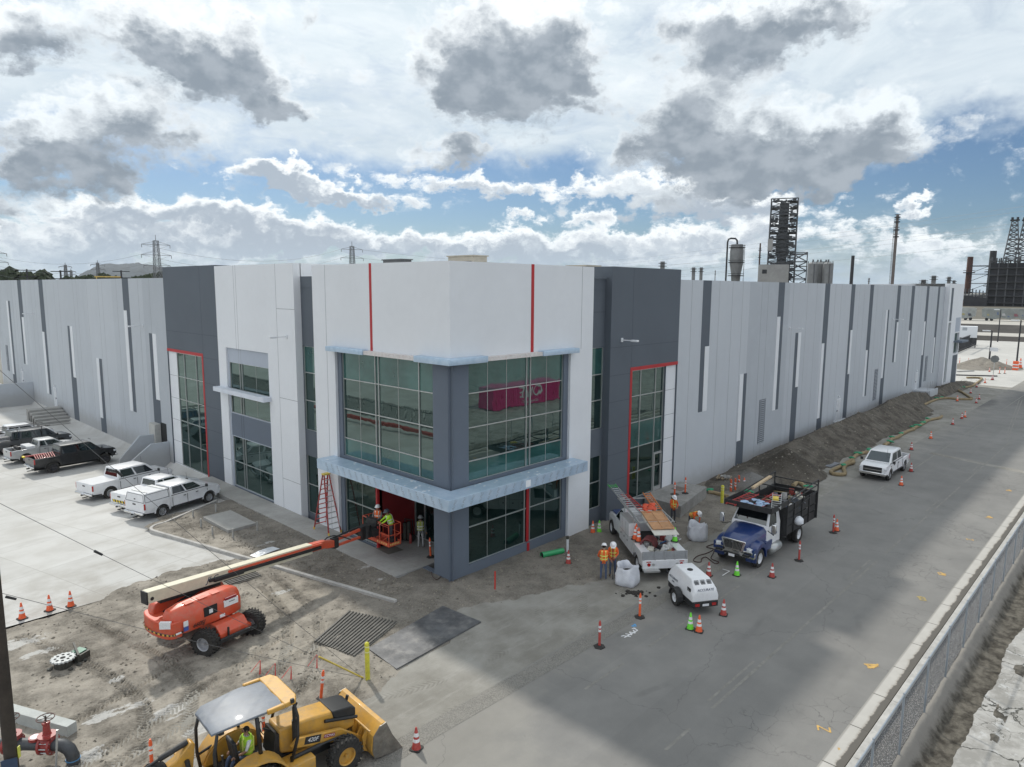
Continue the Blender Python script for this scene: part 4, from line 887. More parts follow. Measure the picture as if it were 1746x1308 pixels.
window(E_, [94.5, 96.0], [.8, 2.6, 4.4, 6.2, 8.0, 9.6], .3, spand=(2,)); window(E_, [99.0, 100.4, 101.9], [4.9, 6.4, 7.9], .3)
b = MB(); pbox(b, E_, 98.6, 102.9, -1.1, 0, 6.55, 6.8); b.build('window_canopy', M_mid, bld)
# steps, stair walls and open service door on the lot side
b = MB(); 
def slopewall(b, x0, x1, y0, y1, z0, za, zb): b.add([(x0, y0, z0), (x1, y0, z0), (x1, y1, z0), (x0, y1, z0), (x0, y0, za), (x1, y0, zb), (x1, y1, zb), (x0, y1, za)], [(0, 3, 2, 1), (4, 5, 6, 7), (0, 1, 5, 4), (1, 2, 6, 5), (2, 3, 7, 6), (3, 0, 4, 7)])
slopewall(b, -3.2, -1.4, 34.6, 34.8, -1.5, .15, 1.5); b.box(-1.4, 34.6, -1.5, -.02, 34.8, 1.5); slopewall(b, -3.2, -1.6, 36.5, 36.7, -1.5, .2, 1.9); b.box(-1.6, 36.5, -1.5, -.02, 36.7, 1.9)
for k in range(5): b.box(-3.0+k*.32, 34.8, -1.5, -.02, 36.5, -.35+k*.18)
b.box(-5, 78, -2, -.02, 78.3, 2.2); b.box(-5, 78, -2, -4.8, 90, 2.2)
b.build('stair_wall', M_lt, bld)
b = MB(); b.m = 0; pbox(b, PL, 35.0, 36.2, -.012, .01, .55, 2.9); b.m = 1; pbox(b, PL, 36.2, 37.5, -.5, -.03, .55, 2.75)
b.build('service_door', [M_dkin, mat('primer_door', (.47, .47, .44), .7)], bld)
b = MB()
for k in range(7): b.box(-2.0-.55*(6-k)*.0-1.2, 60+.9*k, -2, -.1, 60.9+.9*k+.4, -.75+.22*k)
b.build('door_stoop', M_walk, bld)
# ================================================================== PEOPLE
M_skin = mat('skin', (.34, .19, .12), .55, var=.06, scale=6); M_hair = mat('dark_hair', (.015, .012, .01), .8)
def cloth(n, c): return mat(n, c, .85, var=.18, scale=7, bump=.004, bscale=12)
M_denim = cloth('blue_denim', (.07, .10, .17)); M_dkpants = cloth('dark_trousers', (.05, .055, .065)); M_ltpants = cloth('light_grey_trousers', (.42, .43, .43))
M_ors = cloth('orange_work_shirt', (.66, .12, .03)); M_orv = cloth('orange_safety_vest', (.85, .16, .03)); M_limes = cloth('lime_work_shirt', (.42, .75, .04)); M_limev = cloth('lime_safety_vest', (.45, .78, .05))
M_gsh = cloth('grey_work_shirt', (.15, .16, .16)); M_wsh = cloth('white_t_shirt', (.72, .72, .72)); M_olv = cloth('olive_vest', (.35, .40, .08))
M_refl = mat('reflective_tape', (.75, .76, .72), .4); M_reflY = mat('yellow_reflective_tape', (.75, .85, .2), .45)
M_boot = mat('work_boots', (.09, .06, .04), .8); M_hatw = mat('white_hard_hat', (.82, .82, .82), .35); M_hatg = mat('grey_hard_hat', (.30, .31, .31), .4); M_hatk = mat('dark_hard_hat', (.05, .06, .08), .4)
def skinmesh(name, V, E, Rr, root, subs=1):
    me = bpy.data.meshes.new(name); me.from_pydata([tuple(v) for v in V], E, []); ob = bpy.data.objects.new(name, me); C.objects.link(ob)
    md = ob.modifiers.new('skin', 'SKIN'); md.branch_smoothing = .3; md.use_smooth_shade = True
    for i, r in enumerate(Rr):
        me.skin_vertices[0].data[i].radius = (r if isinstance(r, tuple) else (r, r)); me.skin_vertices[0].data[i].use_root = (i == root)
    sb = ob.modifiers.new('sub', 'SUBSURF'); sb.levels = subs; sb.render_levels = subs
    dg = bpy.context.evaluated_depsgraph_get(); me2 = bpy.data.meshes.new_from_object(ob.evaluated_get(dg)); bpy.data.objects.remove(ob)
    return me2
def person(label, loc, rz, J={}, lean=0., shirt=None, pants=None, vest=None, hat=None, sleeves=True, group=None, scale=1., tape=None, hair=False, back_x=True):
    P = dict(pel=(0, 0, .96), bel=(.0, 0, 1.1), che=(.0, 0, 1.32), nec=(.0, 0, 1.5), jaw=(.02, 0, 1.58), hea=(.02, 0, 1.66), top=(.01, 0, 1.73),
             hipL=(0, .09, .92), kneL=(.03, .11, .5), ankL=(-.02, .12, .09), toeL=(.13, .14, .045), hipR=(0, -.09, .92), kneR=(.03, -.11, .5), ankR=(-.02, -.12, .09), toeR=(.13, -.14, .045),
             shoL=(0, .19, 1.42), elbL=(-.02, .26, 1.14), wriL=(.08, .27, .90), shoR=(0, -.19, 1.42), elbR=(-.02, -.26, 1.14), wriR=(.08, -.27, .90))
    P = {k: Vector(v) for k, v in P.items()}
    up_ = ['bel', 'che', 'nec', 'jaw', 'hea', 'top', 'shoL', 'shoR', 'elbL', 'elbR', 'wriL', 'wriR']
    if lean:
        R_ = Matrix.Rotation(lean, 3, 'Y')
        for k in up_: P[k] = P['pel']+R_ @ (P[k]-P['pel'])
    for k, v in J.items(): P[k] = Vector(v)
    keys = list(P); ix = {k: i for i, k in enumerate(keys)}; V = [P[k] for k in keys]
    Rd = dict(pel=(.14, .11), bel=(.14, .11), che=(.16, .12), nec=.055, jaw=.06, hea=.088, top=.06, hipL=.09, kneL=.058, ankL=.042, toeL=.038, hipR=.09, kneR=.058, ankR=.042, toeR=.038,
              shoL=.065, elbL=.046, wriL=.03, shoR=.065, elbR=.046, wriR=.03)
    Rr = [Rd[k] for k in keys]; E = [(ix[a], ix[b]) for a, b in (('pel', 'bel'), ('bel', 'che'), ('che', 'nec'), ('nec', 'jaw'), ('jaw', 'hea'), ('hea', 'top'), ('pel', 'hipL'), ('hipL', 'kneL'), ('kneL', 'ankL'), ('ankL', 'toeL'),
         ('pel', 'hipR'), ('hipR', 'kneR'), ('kneR', 'ankR'), ('ankR', 'toeR'), ('che', 'shoL'), ('shoL', 'elbL'), ('elbL', 'wriL'), ('che', 'shoR'), ('shoR', 'elbR'), ('elbR', 'wriR'))]
    seg = [(k, P[a], P[b]) for k, a, b in [('p', 'pel', 'hipL'), ('p', 'hipL', 'kneL'), ('p', 'kneL', 'ankL'), ('b', 'ankL', 'toeL'), ('p', 'pel', 'hipR'), ('p', 'hipR', 'kneR'), ('p', 'kneR', 'ankR'), ('b', 'ankR', 'toeR'),
         ('s', 'pel', 'che'), ('s', 'che', 'nec'), ('k', 'nec', 'jaw'), ('k', 'jaw', 'top'), ('s', 'che', 'shoL'), ('s', 'shoL', 'elbL'), ('l', 'elbL', 'wriL'), ('s', 'che', 'shoR'), ('s', 'shoR', 'elbR'), ('l', 'elbR', 'wriR')]]
    for sd, sg in (('L', 1), ('R', -1)):         # palm, thumb and four bent fingers
        wv = P['wri'+sd]; d = (wv-P['elb'+sd]).normalized(); sidev = d.cross(Vector((0, 0, 1))); sidev = sidev.normalized() if sidev.length > .2 else Vector((1, 0, 0)); nrm = sidev.cross(d)
        i0 = len(V); V.append(wv+d*.07); Rr.append((.026, .02)); E.append((ix['wri'+sd], i0)); seg.append(('k', wv, wv+d*.19))
        for q, off in enumerate((-.033, -.011, .011, .033)):
            L_ = (.060, .072, .068, .052)[q]; a = len(V); V.append(wv+d*.10+sidev*off); V.append(wv+d*(.10+L_*.55)+sidev*off-nrm*.012); V.append(wv+d*(.10+L_*.85)+sidev*off-nrm*.035)
            Rr += [.010, .009, .008]; E += [(i0, a), (a, a+1), (a+1, a+2)]
        a = len(V); V.append(wv+d*.045+sidev*-.045*sg-nrm*.01); V.append(wv+d*.09+sidev*-.06*sg-nrm*.03); Rr += [.011, .009]; E += [(i0, a), (a, a+1)]
    a = len(V); fw = Vector((1, 0, 0)); hv = (P['hea']-P['jaw']).normalized(); fw = (fw-hv*fw.dot(hv)).normalized(); V.append(P['hea']-hv*.02+fw*.105); Rr.append(.012); E.append((ix['hea'], a)); seg.append(('k', P['hea'], V[-1]))
    me = skinmesh('person', V, E, Rr, 0)
    ms = [pants, shirt, M_skin, M_boot]; me.materials.clear()
    for q in ms: me.materials.append(q)
    code = {'p': 0, 's': 1, 'k': 2, 'b': 3, 'l': 1 if sleeves else 2}
    for f in me.polygons:
        c = f.center; best = 9; bk = 's'
        for k, p, q in seg:
            d = q-p; t = max(0, min(1, (c-p).dot(d)/d.length_squared)); r = (c-(p+d*t)).length
            if k == 's' and p == P['pel']: r -= .05
            if r < best: best = r; bk = k
        f.material_index = code[bk]; f.use_smooth = True
    o = bpy.data.objects.new('person', me); C.objects.link(o); o.location = loc; o.rotation_euler = (0, 0, rz); o.scale = (scale,)*3
    tag(o, label, 'person', group)
    ups = (P['nec']-P['bel']).normalized(); fwd = Vector((1, 0, 0)); fwd = (fwd-ups*fwd.dot(ups)).normalized(); lf = ups.cross(fwd)
    b = MB()
    for s_ in (1, -1): b.ico(P['hea']+fw*.082+Vector((0, s_*.032, 0)), .011, 1)
    b.build('eyes', M_hair, o, smooth=True)
    b = MB()
    for s_ in (1, -1): b.ico(P['hea']-hv*.01+Vector((0, s_*.092, 0)), .026, 1, sc=(.8, .4, 1.2))
    b.build('ears', M_skin, o, smooth=True)
    b = MB(); b.ico(P['hea']-fw*.02+hv*.0, .093, 2, sc=(1, 1, .95)); b.build('hair', M_hair, o, smooth=True)
    if vest:
        w_ = P['pel']*.75+P['bel']*.25; b = MB(); secs = []
        for t, rx, ry in ((0, .150, .185), (.35, .15, .185), (.7, .155, .20), (.9, .145, .20), (1.0, .09, .12)):
            c = w_.lerp(P['nec'], t); secs.append([c+fwd*rx*cos(a_)+lf*ry*sin(a_) for a_ in np.linspace(0, 2*pi, 20, endpoint=False)])
        b.m = 0; b.loft(secs, cap=False)
        if tape:
            b.m = 1
            def ring(t, rx, ry, h):
                c = w_.lerp(P['nec'], t); A = [[c+ups*(k*h)+fwd*(rx)*cos(a_)+lf*(ry)*sin(a_) for a_ in np.linspace(0, 2*pi, 20, endpoint=False)] for k in (0, 1)]; b.loft(A, cap=False)
            ring(.12, .156, .191, .05); ring(.42, .157, .193, .05)
            for s_ in (1, -1):
                for fb in (1, -1):
                    pts = [w_.lerp(P['nec'], t)+fwd*fb*rr+lf*s_*yy_ for t, rr, yy_ in ((0, .148, .08), (.45, .15, .085), (.85, .152, .09), (.98, .11, .085))]
                    for p, q in zip(pts[:-1], pts[1:]): b.bar(p, q, .045, .012)
        b.build('vest', [vest, tape or vest], o, smooth=True)
    if hat:
        b = MB(); hc = P['hea']+hv*.035; R_ = hv.to_track_quat('Z', 'Y'); prof = [(.165, -.01), (.135, .005), (.125, .03), (.118, .07), (.09, .105), (.045, .122), (.001, .126)]
        vs = []; n = 18
        for r, h in prof:
            for i in range(n):
                t = 2*pi*i/n; k = 1.18 if (r > .15 and cos(t) > .5) else 1.; vs.append(hc+fw*r*k*cos(t)*1.08+hv.cross(fw)*r*sin(t)*.94+hv*h)
        b.add(vs, [(j*n+i, j*n+(i+1) % n, (j+1)*n+(i+1) % n, (j+1)*n+i) for j in range(len(prof)-1) for i in range(n)]); b.build('hard_hat', hat, o, smooth=True, bang=60)
    return o
gsp = G(*(960+345*.19883, 820+850*.19883)); 
def hd(a, b_): return math.atan2(b_[1]-a[1], b_[0]-a[0])
p1 = G(1028.6, 989); p2 = G(1044, 985)
person('worker in orange vest and jeans, left of the pair at the filled white bag', (p1.x, p1.y, .0), rad(35), dict(elbL=(.06, .27, 1.16), wriL=(.22, .16, 1.02), elbR=(.08, -.26, 1.17), wriR=(.25, -.14, 1.05), jaw=(.05, 0, 1.57), hea=(.08, 0, 1.64), top=(.10, 0, 1.71)), shirt=M_ors, pants=M_denim, vest=M_orv, hat=M_hatw, tape=M_reflY, scale=1.03)
person('worker in orange vest holding a bar, right of the pair at the filled bag', (p2.x+.15, p2.y+.1, .0), rad(215), dict(elbL=(.14, .24, 1.2), wriL=(.33, .12, 1.12), elbR=(.12, -.25, 1.12), wriR=(.3, -.1, .95), jaw=(.07, 0, 1.57), hea=(.11, 0, 1.62), top=(.13, 0, 1.69)), shirt=M_ors, pants=M_denim, vest=M_orv, hat=M_hatw, tape=M_reflY, scale=1.02)
b = MB(); b.cyl((p1.x+.40, p1.y-.28, .02), (p2.x-.02, p2.y+.0, 1.75), .016, n=8); b.cyl((p1.x+.40, p1.y-.28, 0), (p1.x+.41, p1.y-.26, .2), .04, .02, n=8)
tag(b.build('digging_bar', mat('steel_bar', (.12, .12, .12), .5, metal=.6)), 'long steel digging bar held by the workers at the white bag', 'digging bar')
p3 = G(1147, 892)
person('worker in orange vest standing behind the service truck, head bowed', (p3.x, p3.y, 0), rad(240), dict(elbL=(.12, .25, 1.16), wriL=(.3, .08, 1.08), elbR=(.12, -.25, 1.16), wriR=(.3, -.08, 1.08), hea=(.09, 0, 1.63), top=(.12, 0, 1.70), jaw=(.05, 0, 1.56)), shirt=M_ors, pants=M_dkpants, vest=M_orv, hat=M_hatw, tape=M_reflY)
p4 = G(1177, 905)
person('worker bending over forward beside the far white bag', (p4.x, p4.y, 0), rad(255), dict(wriL=(.52, .14, .62), wriR=(.55, -.14, .60), elbL=(.48, .24, .84), elbR=(.48, -.24, .84)), lean=1.15, shirt=M_ors, pants=M_dkpants, vest=M_orv, hat=M_hatw, tape=M_reflY)
# under the canopy
p7 = G(717.5, 934, .14)
person('worker in pale trousers and olive vest standing with his back turned under the canopy', (p7.x, p7.y, .14), rad(50), dict(elbL=(.1, .25, 1.15), wriL=(.26, .14, 1.0), elbR=(-.02, -.27, 1.13), wriR=(.05, -.30, .88)), shirt=M_gsh, pants=M_ltpants, vest=M_olv, hat=M_hatg, tape=M_refl)
# ================================================================== VEHICLES
def paint(n, c, rough=.32, coat=.6, var=.04, metal=0., dirt=.12, dcol=(.25, .235, .21)): return mat(n, c, rough, metal=metal, var=var, scale=1.2, coat=coat, dirt=dirt, dcol=dcol)
P_wht = paint('white_car_paint', (.74, .75, .76)); P_blk = paint('black_car_paint', (.010, .011, .012), dirt=.05); P_gry = paint('charcoal_car_paint', (.045, .05, .056)); P_slv = paint('silver_car_paint', (.45, .46, .46), metal=.2)
P_blu = paint('dark_blue_truck_paint', (.012, .035, .14)); M_chr = mat('chrome', (.72, .72, .72), .16, metal=1., var=.03); M_blkp = mat('black_plastic', (.022, .023, .024), .6, var=.2); M_tyre = mat('tyre_rubber', (.022, .021, .020), .9, var=.3, scale=8, dirt=.45, dcol=(.13, .12, .10))
M_rim = mat('alloy_rim', (.45, .46, .47), .35, metal=.7); M_rimk = mat('dark_rim', (.05, .05, .055), .4, metal=.4); M_rimw = mat('white_steel_rim', (.65, .66, .67), .5)
M_cglass = glassmat('car_glass', (.008, .01, .011), (.8, .86, .88), .10, .02); M_tail = mat('tail_lamp_red', (.40, .015, .015), .25, coat=.8); M_head = mat('headlamp_lens', (.62, .64, .66), .15, coat=.8); M_amb = mat('amber_lens', (.75, .25, .03), .3)
M_plate = mat('number_plate', (.72, .73, .75), .5, var=.2, scale=30); M_bedl = mat('bed_liner', (.03, .03, .032), .8, dirt=.4); M_under = mat('underbody', (.02, .02, .02), .9)
def wheel_mb(r, w, rimr, axis='Y'):
    t = MB(); t.lathe([(rimr, -w/2+.01), (r*.93, -w/2), (r, -w*.36), (r*1.005, 0), (r, w*.36), (r*.93, w/2), (rimr, w/2-.01), (rimr*.93, w/2-.05), (rimr*.93, -w/2+.05)], 28, axis, caps=False)
    return t
def rim_mb(rimr, w, style='spoke', axis='Y'):
    t = MB(); k = w/2-.02
    t.lathe([(rimr*1.0, -k), (rimr*.9, -k+.02), (rimr*.86, -k*.3), (.02, -k*.3)], 28, axis, caps=False); t.lathe([(rimr*1.0, k), (rimr*.9, k-.02), (rimr*.86, k*.3), (.02, k*.3)], 28, axis, caps=False)
    for sd in (-1, 1):
        if style == 'spoke':
            for i in range(6):
                a = i*pi/3; t.bar((cos(a)*.03, sd*k*.72, sin(a)*.03), (cos(a)*rimr*.93, sd*k*.8, sin(a)*rimr*.93), .05, .05)
        t.cyl((0, sd*k*.4, 0), (0, sd*k*.95, 0), rimr*.2, n=14)
    return t
def add_wheel(root, pos, r, w, rimr, mr=None, style='spoke', proto=[None], tread=False):
    t = wheel_mb(r, w, rimr)
    if tread:
        n = 22
        for i in range(n):
            a = 2*pi*i/n
            for sd in (-1, 1):
                a2 = a+(pi/n if sd > 0 else 0); p = Vector((cos(a2)*r, sd*w*.02, sin(a2)*r)); q = Vector((cos(a2+.22)*r, sd*w*.52, sin(a2+.22)*r)); t.bar(p, q, .055 if r > .45 else .03, .06)
    o = t.build('wheel', M_tyre, root, smooth=True); o.location = pos; ri = rim_mb(rimr, w, style).build('rim', mr or M_rim, o, smooth=True, bang=30); return o
def copy_wheel(o, root, pos):
    c = o.copy(); C.objects.link(c); c.parent = root; c.location = pos
    for g in o.children: d = g.copy(); C.objects.link(d); d.parent = c
    return c
def arc(cx, cz, r, a0, a1, n=9): return [(cx+r*cos(rad(a0+(a1-a0)*i/(n-1))), cz+r*sin(rad(a0+(a1-a0)*i/(n-1)))) for i in range(n)]
def lerp2(A, B, C_, D, u, v): return A*(1-u)*(1-v)+B*u*(1-v)+C_*u*v+D*(1-u)*v
def paneq(b, A, B, C_, D, u0, u1, v0, v1, off=.006, th=.01):
    A, B, C_, D = map(Vector, (A, B, C_, D)); n = (B-A).cross(D-A).normalized()
    q = [lerp2(A, B, C_, D, u, v) for u, v in ((u0, v0), (u1, v0), (u1, v1), (u0, v1))]
    b.add([p+n*off for p in q]+[p-n*th for p in q], [(0, 1, 2, 3), (7, 6, 5, 4), (0, 4, 5, 1), (1, 5, 6, 2), (2, 6, 7, 3), (3, 7, 4, 0)])
def pickup(label, loc, rz, body, L=5.7, wb=3.55, W=1.92, H=1.85, cab='crew', bed='open', rim=None, group='pickups parked in the lot', R_=.40, chrome=True, stripes=False, rack=False, lift=0., plate=True, box=False, category='pickup truck'):
    root = thing('pickup_truck', label, category, loc, rz, group)
    fo = .93; x1 = wb/2+fo; x0 = x1-L; xr = -wb/2; xf = wb/2; hw = W/2; a = R_+.09
    zs = .46+lift; zb = 1.22+lift; zh = 1.17+lift; xc = xf-.12          # cowl
    xb = x0+{'crew': 1.78, 'ext': 1.95, 'long': 2.2}[cab]; zr = H+lift
    P_ = [(xb, zs)]
    if xb > xr+a: pass
    P_ = [(xb, zs), (xf-a, zs)]+arc(xf, R_+lift*.5, a, 180-8, 8)+[(x1-.06, zs+.04), (x1, zs+.16), (x1, zh-.28), (x1-.05, zh-.12), (x1-.22, zh-.02), (xc, zh+.06), (xc-.1, zb), (xb, zb)]
    b = MB(); b.prism(P_, -hw, hw, 'Y')
    for i, v in enumerate(b.v):
        x, y, z = v; k = 1-.07*max(0, (z-.85)/.35); 
        if x > x1-.5: k *= 1-.09*((x-(x1-.5))/.5)
        b.v[i] = (x, y*k, z)
    bo = b.build('body', body, root, bevel=.045, bseg=3)
    # cab
    wb_ = hw*.92; wt = hw*.77; xw = xc-.02; xt = xw-.80; xk = xb+.03; xkt = xb+.16
    A = [(xk, -wb_, zb-.03), (xw, -wb_, zb-.03), (xw, wb_, zb-.03), (xk, wb_, zb-.03)]; B_ = [(xkt, -wt, zr-.03), (xt, -wt, zr-.05), (xt, wt, zr-.05), (xkt, wt, zr-.03)]
    b = MB(); b.add(A+B_, [(0, 3, 2, 1), (0, 1, 5, 4), (1, 2, 6, 5), (2, 3, 7, 6), (3, 0, 4, 7)]); m_ = [( xkt+.08, -wt*.8, zr), (xt-.12, -wt*.8, zr-.01), (xt-.12, wt*.8, zr-.01), (xkt+.08, wt*.8, zr)]
    o_ = len(b.v); b.v += m_; b.f += [(4, 5, o_+1, o_), (5, 6, o_+2, o_+1), (6, 7, o_+3, o_+2), (7, 4, o_, o_+3), (o_, o_+1, o_+2, o_+3)]; b.mi += [0]*5
    b.build('cab', body, root, bevel=.03, bseg=2)
    g = MB(); paneq(g, A[1], A[2], B_[2], B_[1], .06, .94, .12, .93); g.build('windscreen', M_cglass, root)
    g = MB(); paneq(g, A[3], A[0], B_[0], B_[3], .09, .91, .22, .86); g.build('rear_window', M_cglass, root)
    for sd in (0, 1):
        q = (A[0], A[1], B_[1], B_[0]) if sd == 0 else (A[3], A[2], B_[2], B_[3]); off = .006 if sd == 0 else -.006
        cuts = [(.06, .42), (.47, .90)] if cab == 'crew' else [(.07, .30), (.36, .88)]
        for u0, u1 in cuts:
            g = MB(); paneq(g, *q, u0, u1, .16, .88, off, .01 if sd == 0 else -.01); g.build('side_window', M_cglass, root)
    # doors: shut lines, handles, mirrors
    g = MB(); xm = xk+(xw-xk)*(.445 if cab == 'crew' else .33); 
    for sd in (-1, 1):
        for x in (xm, xw+.02, xk+.1): g.box(x-.008, sd*(hw-.02), zs+.08, x+.008, sd*(hw+.004), zb-.13)
        g.box(xk+.1, sd*(hw-.02), zs+.07, xw, sd*(hw+.004), zs+.085)
    g.build('door_shut_lines', M_under, root)
    g = MB(); 
    for sd in (-1, 1):
        for x in (xm-.2, xw-.75 if cab == 'crew' else xw-.95): g.box(x-.08, sd*(hw-.03), zb-.2, x+.08, sd*(hw+.02), zb-.165)
    g.build('door_handles', M_blkp if body is not P_blk else M_blkp, root)
    g = MB()
    for sd in (-1, 1):
        g.box(xb-.0, sd*(hw-.02), zs-.02, xf-a-.02, sd*(hw+.006), zs+.07); g.box(xk+.06, sd*(wb_-.02), zb-.03, xw+.05, sd*(wb_+.012), zb+.01)
    g.box(xw-.12, -wb_*.93, zb-.035, xw+.10, wb_*.93, zb+.005)
    g.build('dark_trim', M_blkp, root)
    g = MB(); g.cyl((xw-.3, hw*.55, zb-.05), (xw-.42, hw*.55, zr+.25), .008, n=5) if body is P_wht else g.cyl((xt+.3, 0, zr), (xt+.1, 0, zr+.12), .02, n=6); g.build('aerial', M_blkp, root)
    g = MB(); g.box(x0+.12, -.3, .30, x0-.3, -.18, .34); g.box(x0-.26, -.05, .42, x0-.05, .05, .5); g.build('tow_hitch', M_under, root)
    for sd in (-1, 1):
        g = MB(); g.cbox((xw-.12, sd*(hw+.12), zb+.1), (.1, .2, .2)); g.build('wing_mirror', M_blkp, root, bevel=.03)
    # bed
    b = MB(); t_ = .08; prof = [(x0, zs+.12), (x0, zb-.02), (xb-.02, zb-.02), (xb-.02, zs)]+arc(xr, R_+lift*.5, a, 8, 172)+[(x0+.1, zs+.08)]
    for sd in (-1, 1): b.prism(prof, sd*hw, sd*(hw-t_), 'Y')
    bd = b.build('bed_side', body, root, bevel=.02)
    b = MB(); b.box(x0+.02, -hw+.08, zs+.2, xb-.04, hw-.08, zs+.26); b.box(xb-.1, -hw+.08, zs+.2, xb-.04, hw-.08, zb-.04); 
    for sd in (-1, 1): b.box(xr-.42, sd*(hw-.08), zs+.26, xr+.42, sd*(hw-.3), zs+.46)
    b.build('bed_floor', M_bedl, root)
    b = MB(); b.box(x0-.03, -hw+.05, zs+.14, x0+.05, hw-.05, zb-.02); tg = b.build('tailgate', body, root, bevel=.02)
    b = MB(); b.box(x0-.045, -.14, zb-.2, x0-.03, .14, zb-.12); b.build('tailgate_handle', M_blkp, tg)
    if stripes:
        b = MB(); 
        for k in range(9):
            y = -.62+k*.14; b.m = k % 2; b.prism([(y, zs+.2), (y+.07, zs+.2), (y+.13, zs+.36), (y+.06, zs+.36)], x0-.038, x0-.034, 'X')
            b.m = (k+1) % 2; b.prism([(y+.07, zs+.2), (y+.14, zs+.2), (y+.2, zs+.36), (y+.13, zs+.36)], x0-.038, x0-.034, 'X')
        b.build('warning_stripes', [mat('yellow_tape', (.8, .6, .03), .5), M_blkp], tg)
    for sd in (-1, 1):
        b = MB(); b.cbox((x0+.02, sd*(hw-.045), zb-.24), (.09, .12, .38)); b.build('tail_lamp', M_tail, root, bevel=.015)
        b = MB(); b.cbox((x1-.12, sd*(hw-.21), zh-.26), (.22, .30, .16), rz=-sd*.25); b.build('headlamp', M_head, root, bevel=.03)
        b = MB(); b.prism(arc(xr, R_+lift*.5, a+.05, 0, 180)+arc(xr, R_+lift*.5, a-.01, 180, 0), sd*(hw-.02), sd*(hw+.025), 'Y'); b.prism(arc(xf, R_+lift*.5, a+.05, 0, 180)+arc(xf, R_+lift*.5, a-.01, 180, 0), sd*(hw-.02), sd*(hw+.025), 'Y'); b.build('wheel_arch', body, root)
    cm = M_chr if chrome else M_blkp
    b = MB(); b.box(x0-.16, -hw+.03, zs+.0, x0-.02, hw-.03, zs+.14); b.box(x0-.17, -.28, zs+.05, x0-.05, .28, zs+.16); rb = b.build('rear_bumper', cm, root, bevel=.03)
    if plate: b = MB(); b.box(x0-.185, -.16, zs+.02, x0-.172, .16, zs+.13); b.build('number_plate', M_plate, rb)
    b = MB(); b.box(x1-.1, -hw+.06, zs-.02, x1+.09, hw-.06, zs+.2); b.build('front_bumper', cm, root, bevel=.05)
    b = MB(); b.box(x1-.03, -hw+.36, zs+.2, x1+.018, hw-.36, zh-.12); gr = b.build('grille', M_blkp, root, bevel=.01)
    b = MB(); b.box(x1+.014, -hw+.37, zh-.36, x1+.032, hw-.37, zh-.31); b.build('grille_bar', M_chr if chrome else body, gr)
    b = MB(); b.box(x0+.15, -.45, .28, x1-.3, .45, zs+.18); b.box(xr-.06, -hw+.2, R_-.08, xr+.06, hw-.2, R_+.08); b.box(xf-.06, -hw+.2, R_-.08, xf+.06, hw-.2, R_+.08); b.build('chassis', M_under, root)
    if bed == 'tonneau':
        b = MB(); b.box(x0+.0, -hw+.05, zb-.015, xb-.02, hw-.05, zb+.02); b.build('tonneau_cover', body if body is P_wht else mat('grey_vinyl_cover', (.22, .23, .24), .7), root, bevel=.01)
    if bed == 'shell':
        zt = zr-.06; A2 = [(x0+.0, -hw+.03, zb-.02), (xb-.03, -hw+.03, zb-.02), (xb-.03, hw-.03, zb-.02), (x0+.0, hw-.03, zb-.02)]; B2 = [(x0+.07, -wt-.06, zt), (xb-.03, -wt-.06, zt), (xb-.03, wt+.06, zt), (x0+.07, wt+.06, zt)]
        b = MB(); b.add(A2+B2, [(0, 3, 2, 1), (4, 5, 6, 7), (0, 1, 5, 4), (1, 2, 6, 5), (2, 3, 7, 6), (3, 0, 4, 7)]); sh = b.build('camper_shell', body, root, bevel=.03)
        g = MB()
        for q, off in (((A2[0], A2[1], B2[1], B2[0]), .006), ((A2[3], A2[2], B2[2], B2[3]), -.006)):
            for u0, u1, v0, v1 in ((.03, .97, .04, .08), (.04, .96, .84, .88), (.03, .045, .04, .88), (.95, .965, .04, .88)): paneq(g, *q, u0, u1, v0, v1, off, .004*(1 if off > 0 else -1))
        for u0, u1, v0, v1 in ((.02, .98, .02, .06), (.06, .94, .88, .92), (.02, .04, .02, .9), (.96, .98, .02, .9), (.46, .54, .25, .38)): paneq(g, A2[3], A2[0], B2[0], B2[3], u0, u1, v0, v1)
        g.build('shell_seal', M_blkp, sh)
        g = MB(); 
        for x in (x0+.35, xb-.4): g.box(x-.02, -wt, zt, x+.02, wt, zt+.05)
        g.build('roof_rail', M_alu, sh)
    if bed == 'tools':
        b = MB(); 
        for k in range(9): x = x0+.2+k*.16; b.bar((x, -hw+.15, zb-.02-.03*k % .1), (x+.3, hw-.35, zb+.04), .05)
        b.bar((x0-.25, .3, zb+.03), (x0+1.2, .35, zb+.02), .07); b.bar((x0-.25, .55, zb+.03), (x0+1.2, .6, zb+.02), .07); b.build('ladder_load', mat('red_fibreglass', (.34, .03, .03), .5), root)
        b = MB(); b.box(x0-.32, .25, zb-.03, x0-.2, .65, zb+.08); b.build('yellow_load_flag', mat('yellow_plastic', (.75, .6, .03), .5), root)
    if box:
        b = MB(); b.box(xb-.75, -hw+.14, zs+.3, xb-.12, hw-.14, zb+.16); b.build('tool_box', P_wht if body is not P_wht else M_alu, root, bevel=.02)
        b = MB(); b.cyl((x0+.75, -.5, zb+.06), (x0+.75, .5, zb+.06), .13, n=12); b.box(x0+.5, -.4, zs+.3, x0+1.0, .4, zb-.05); b.build('compressor_tank', M_bedl, root)
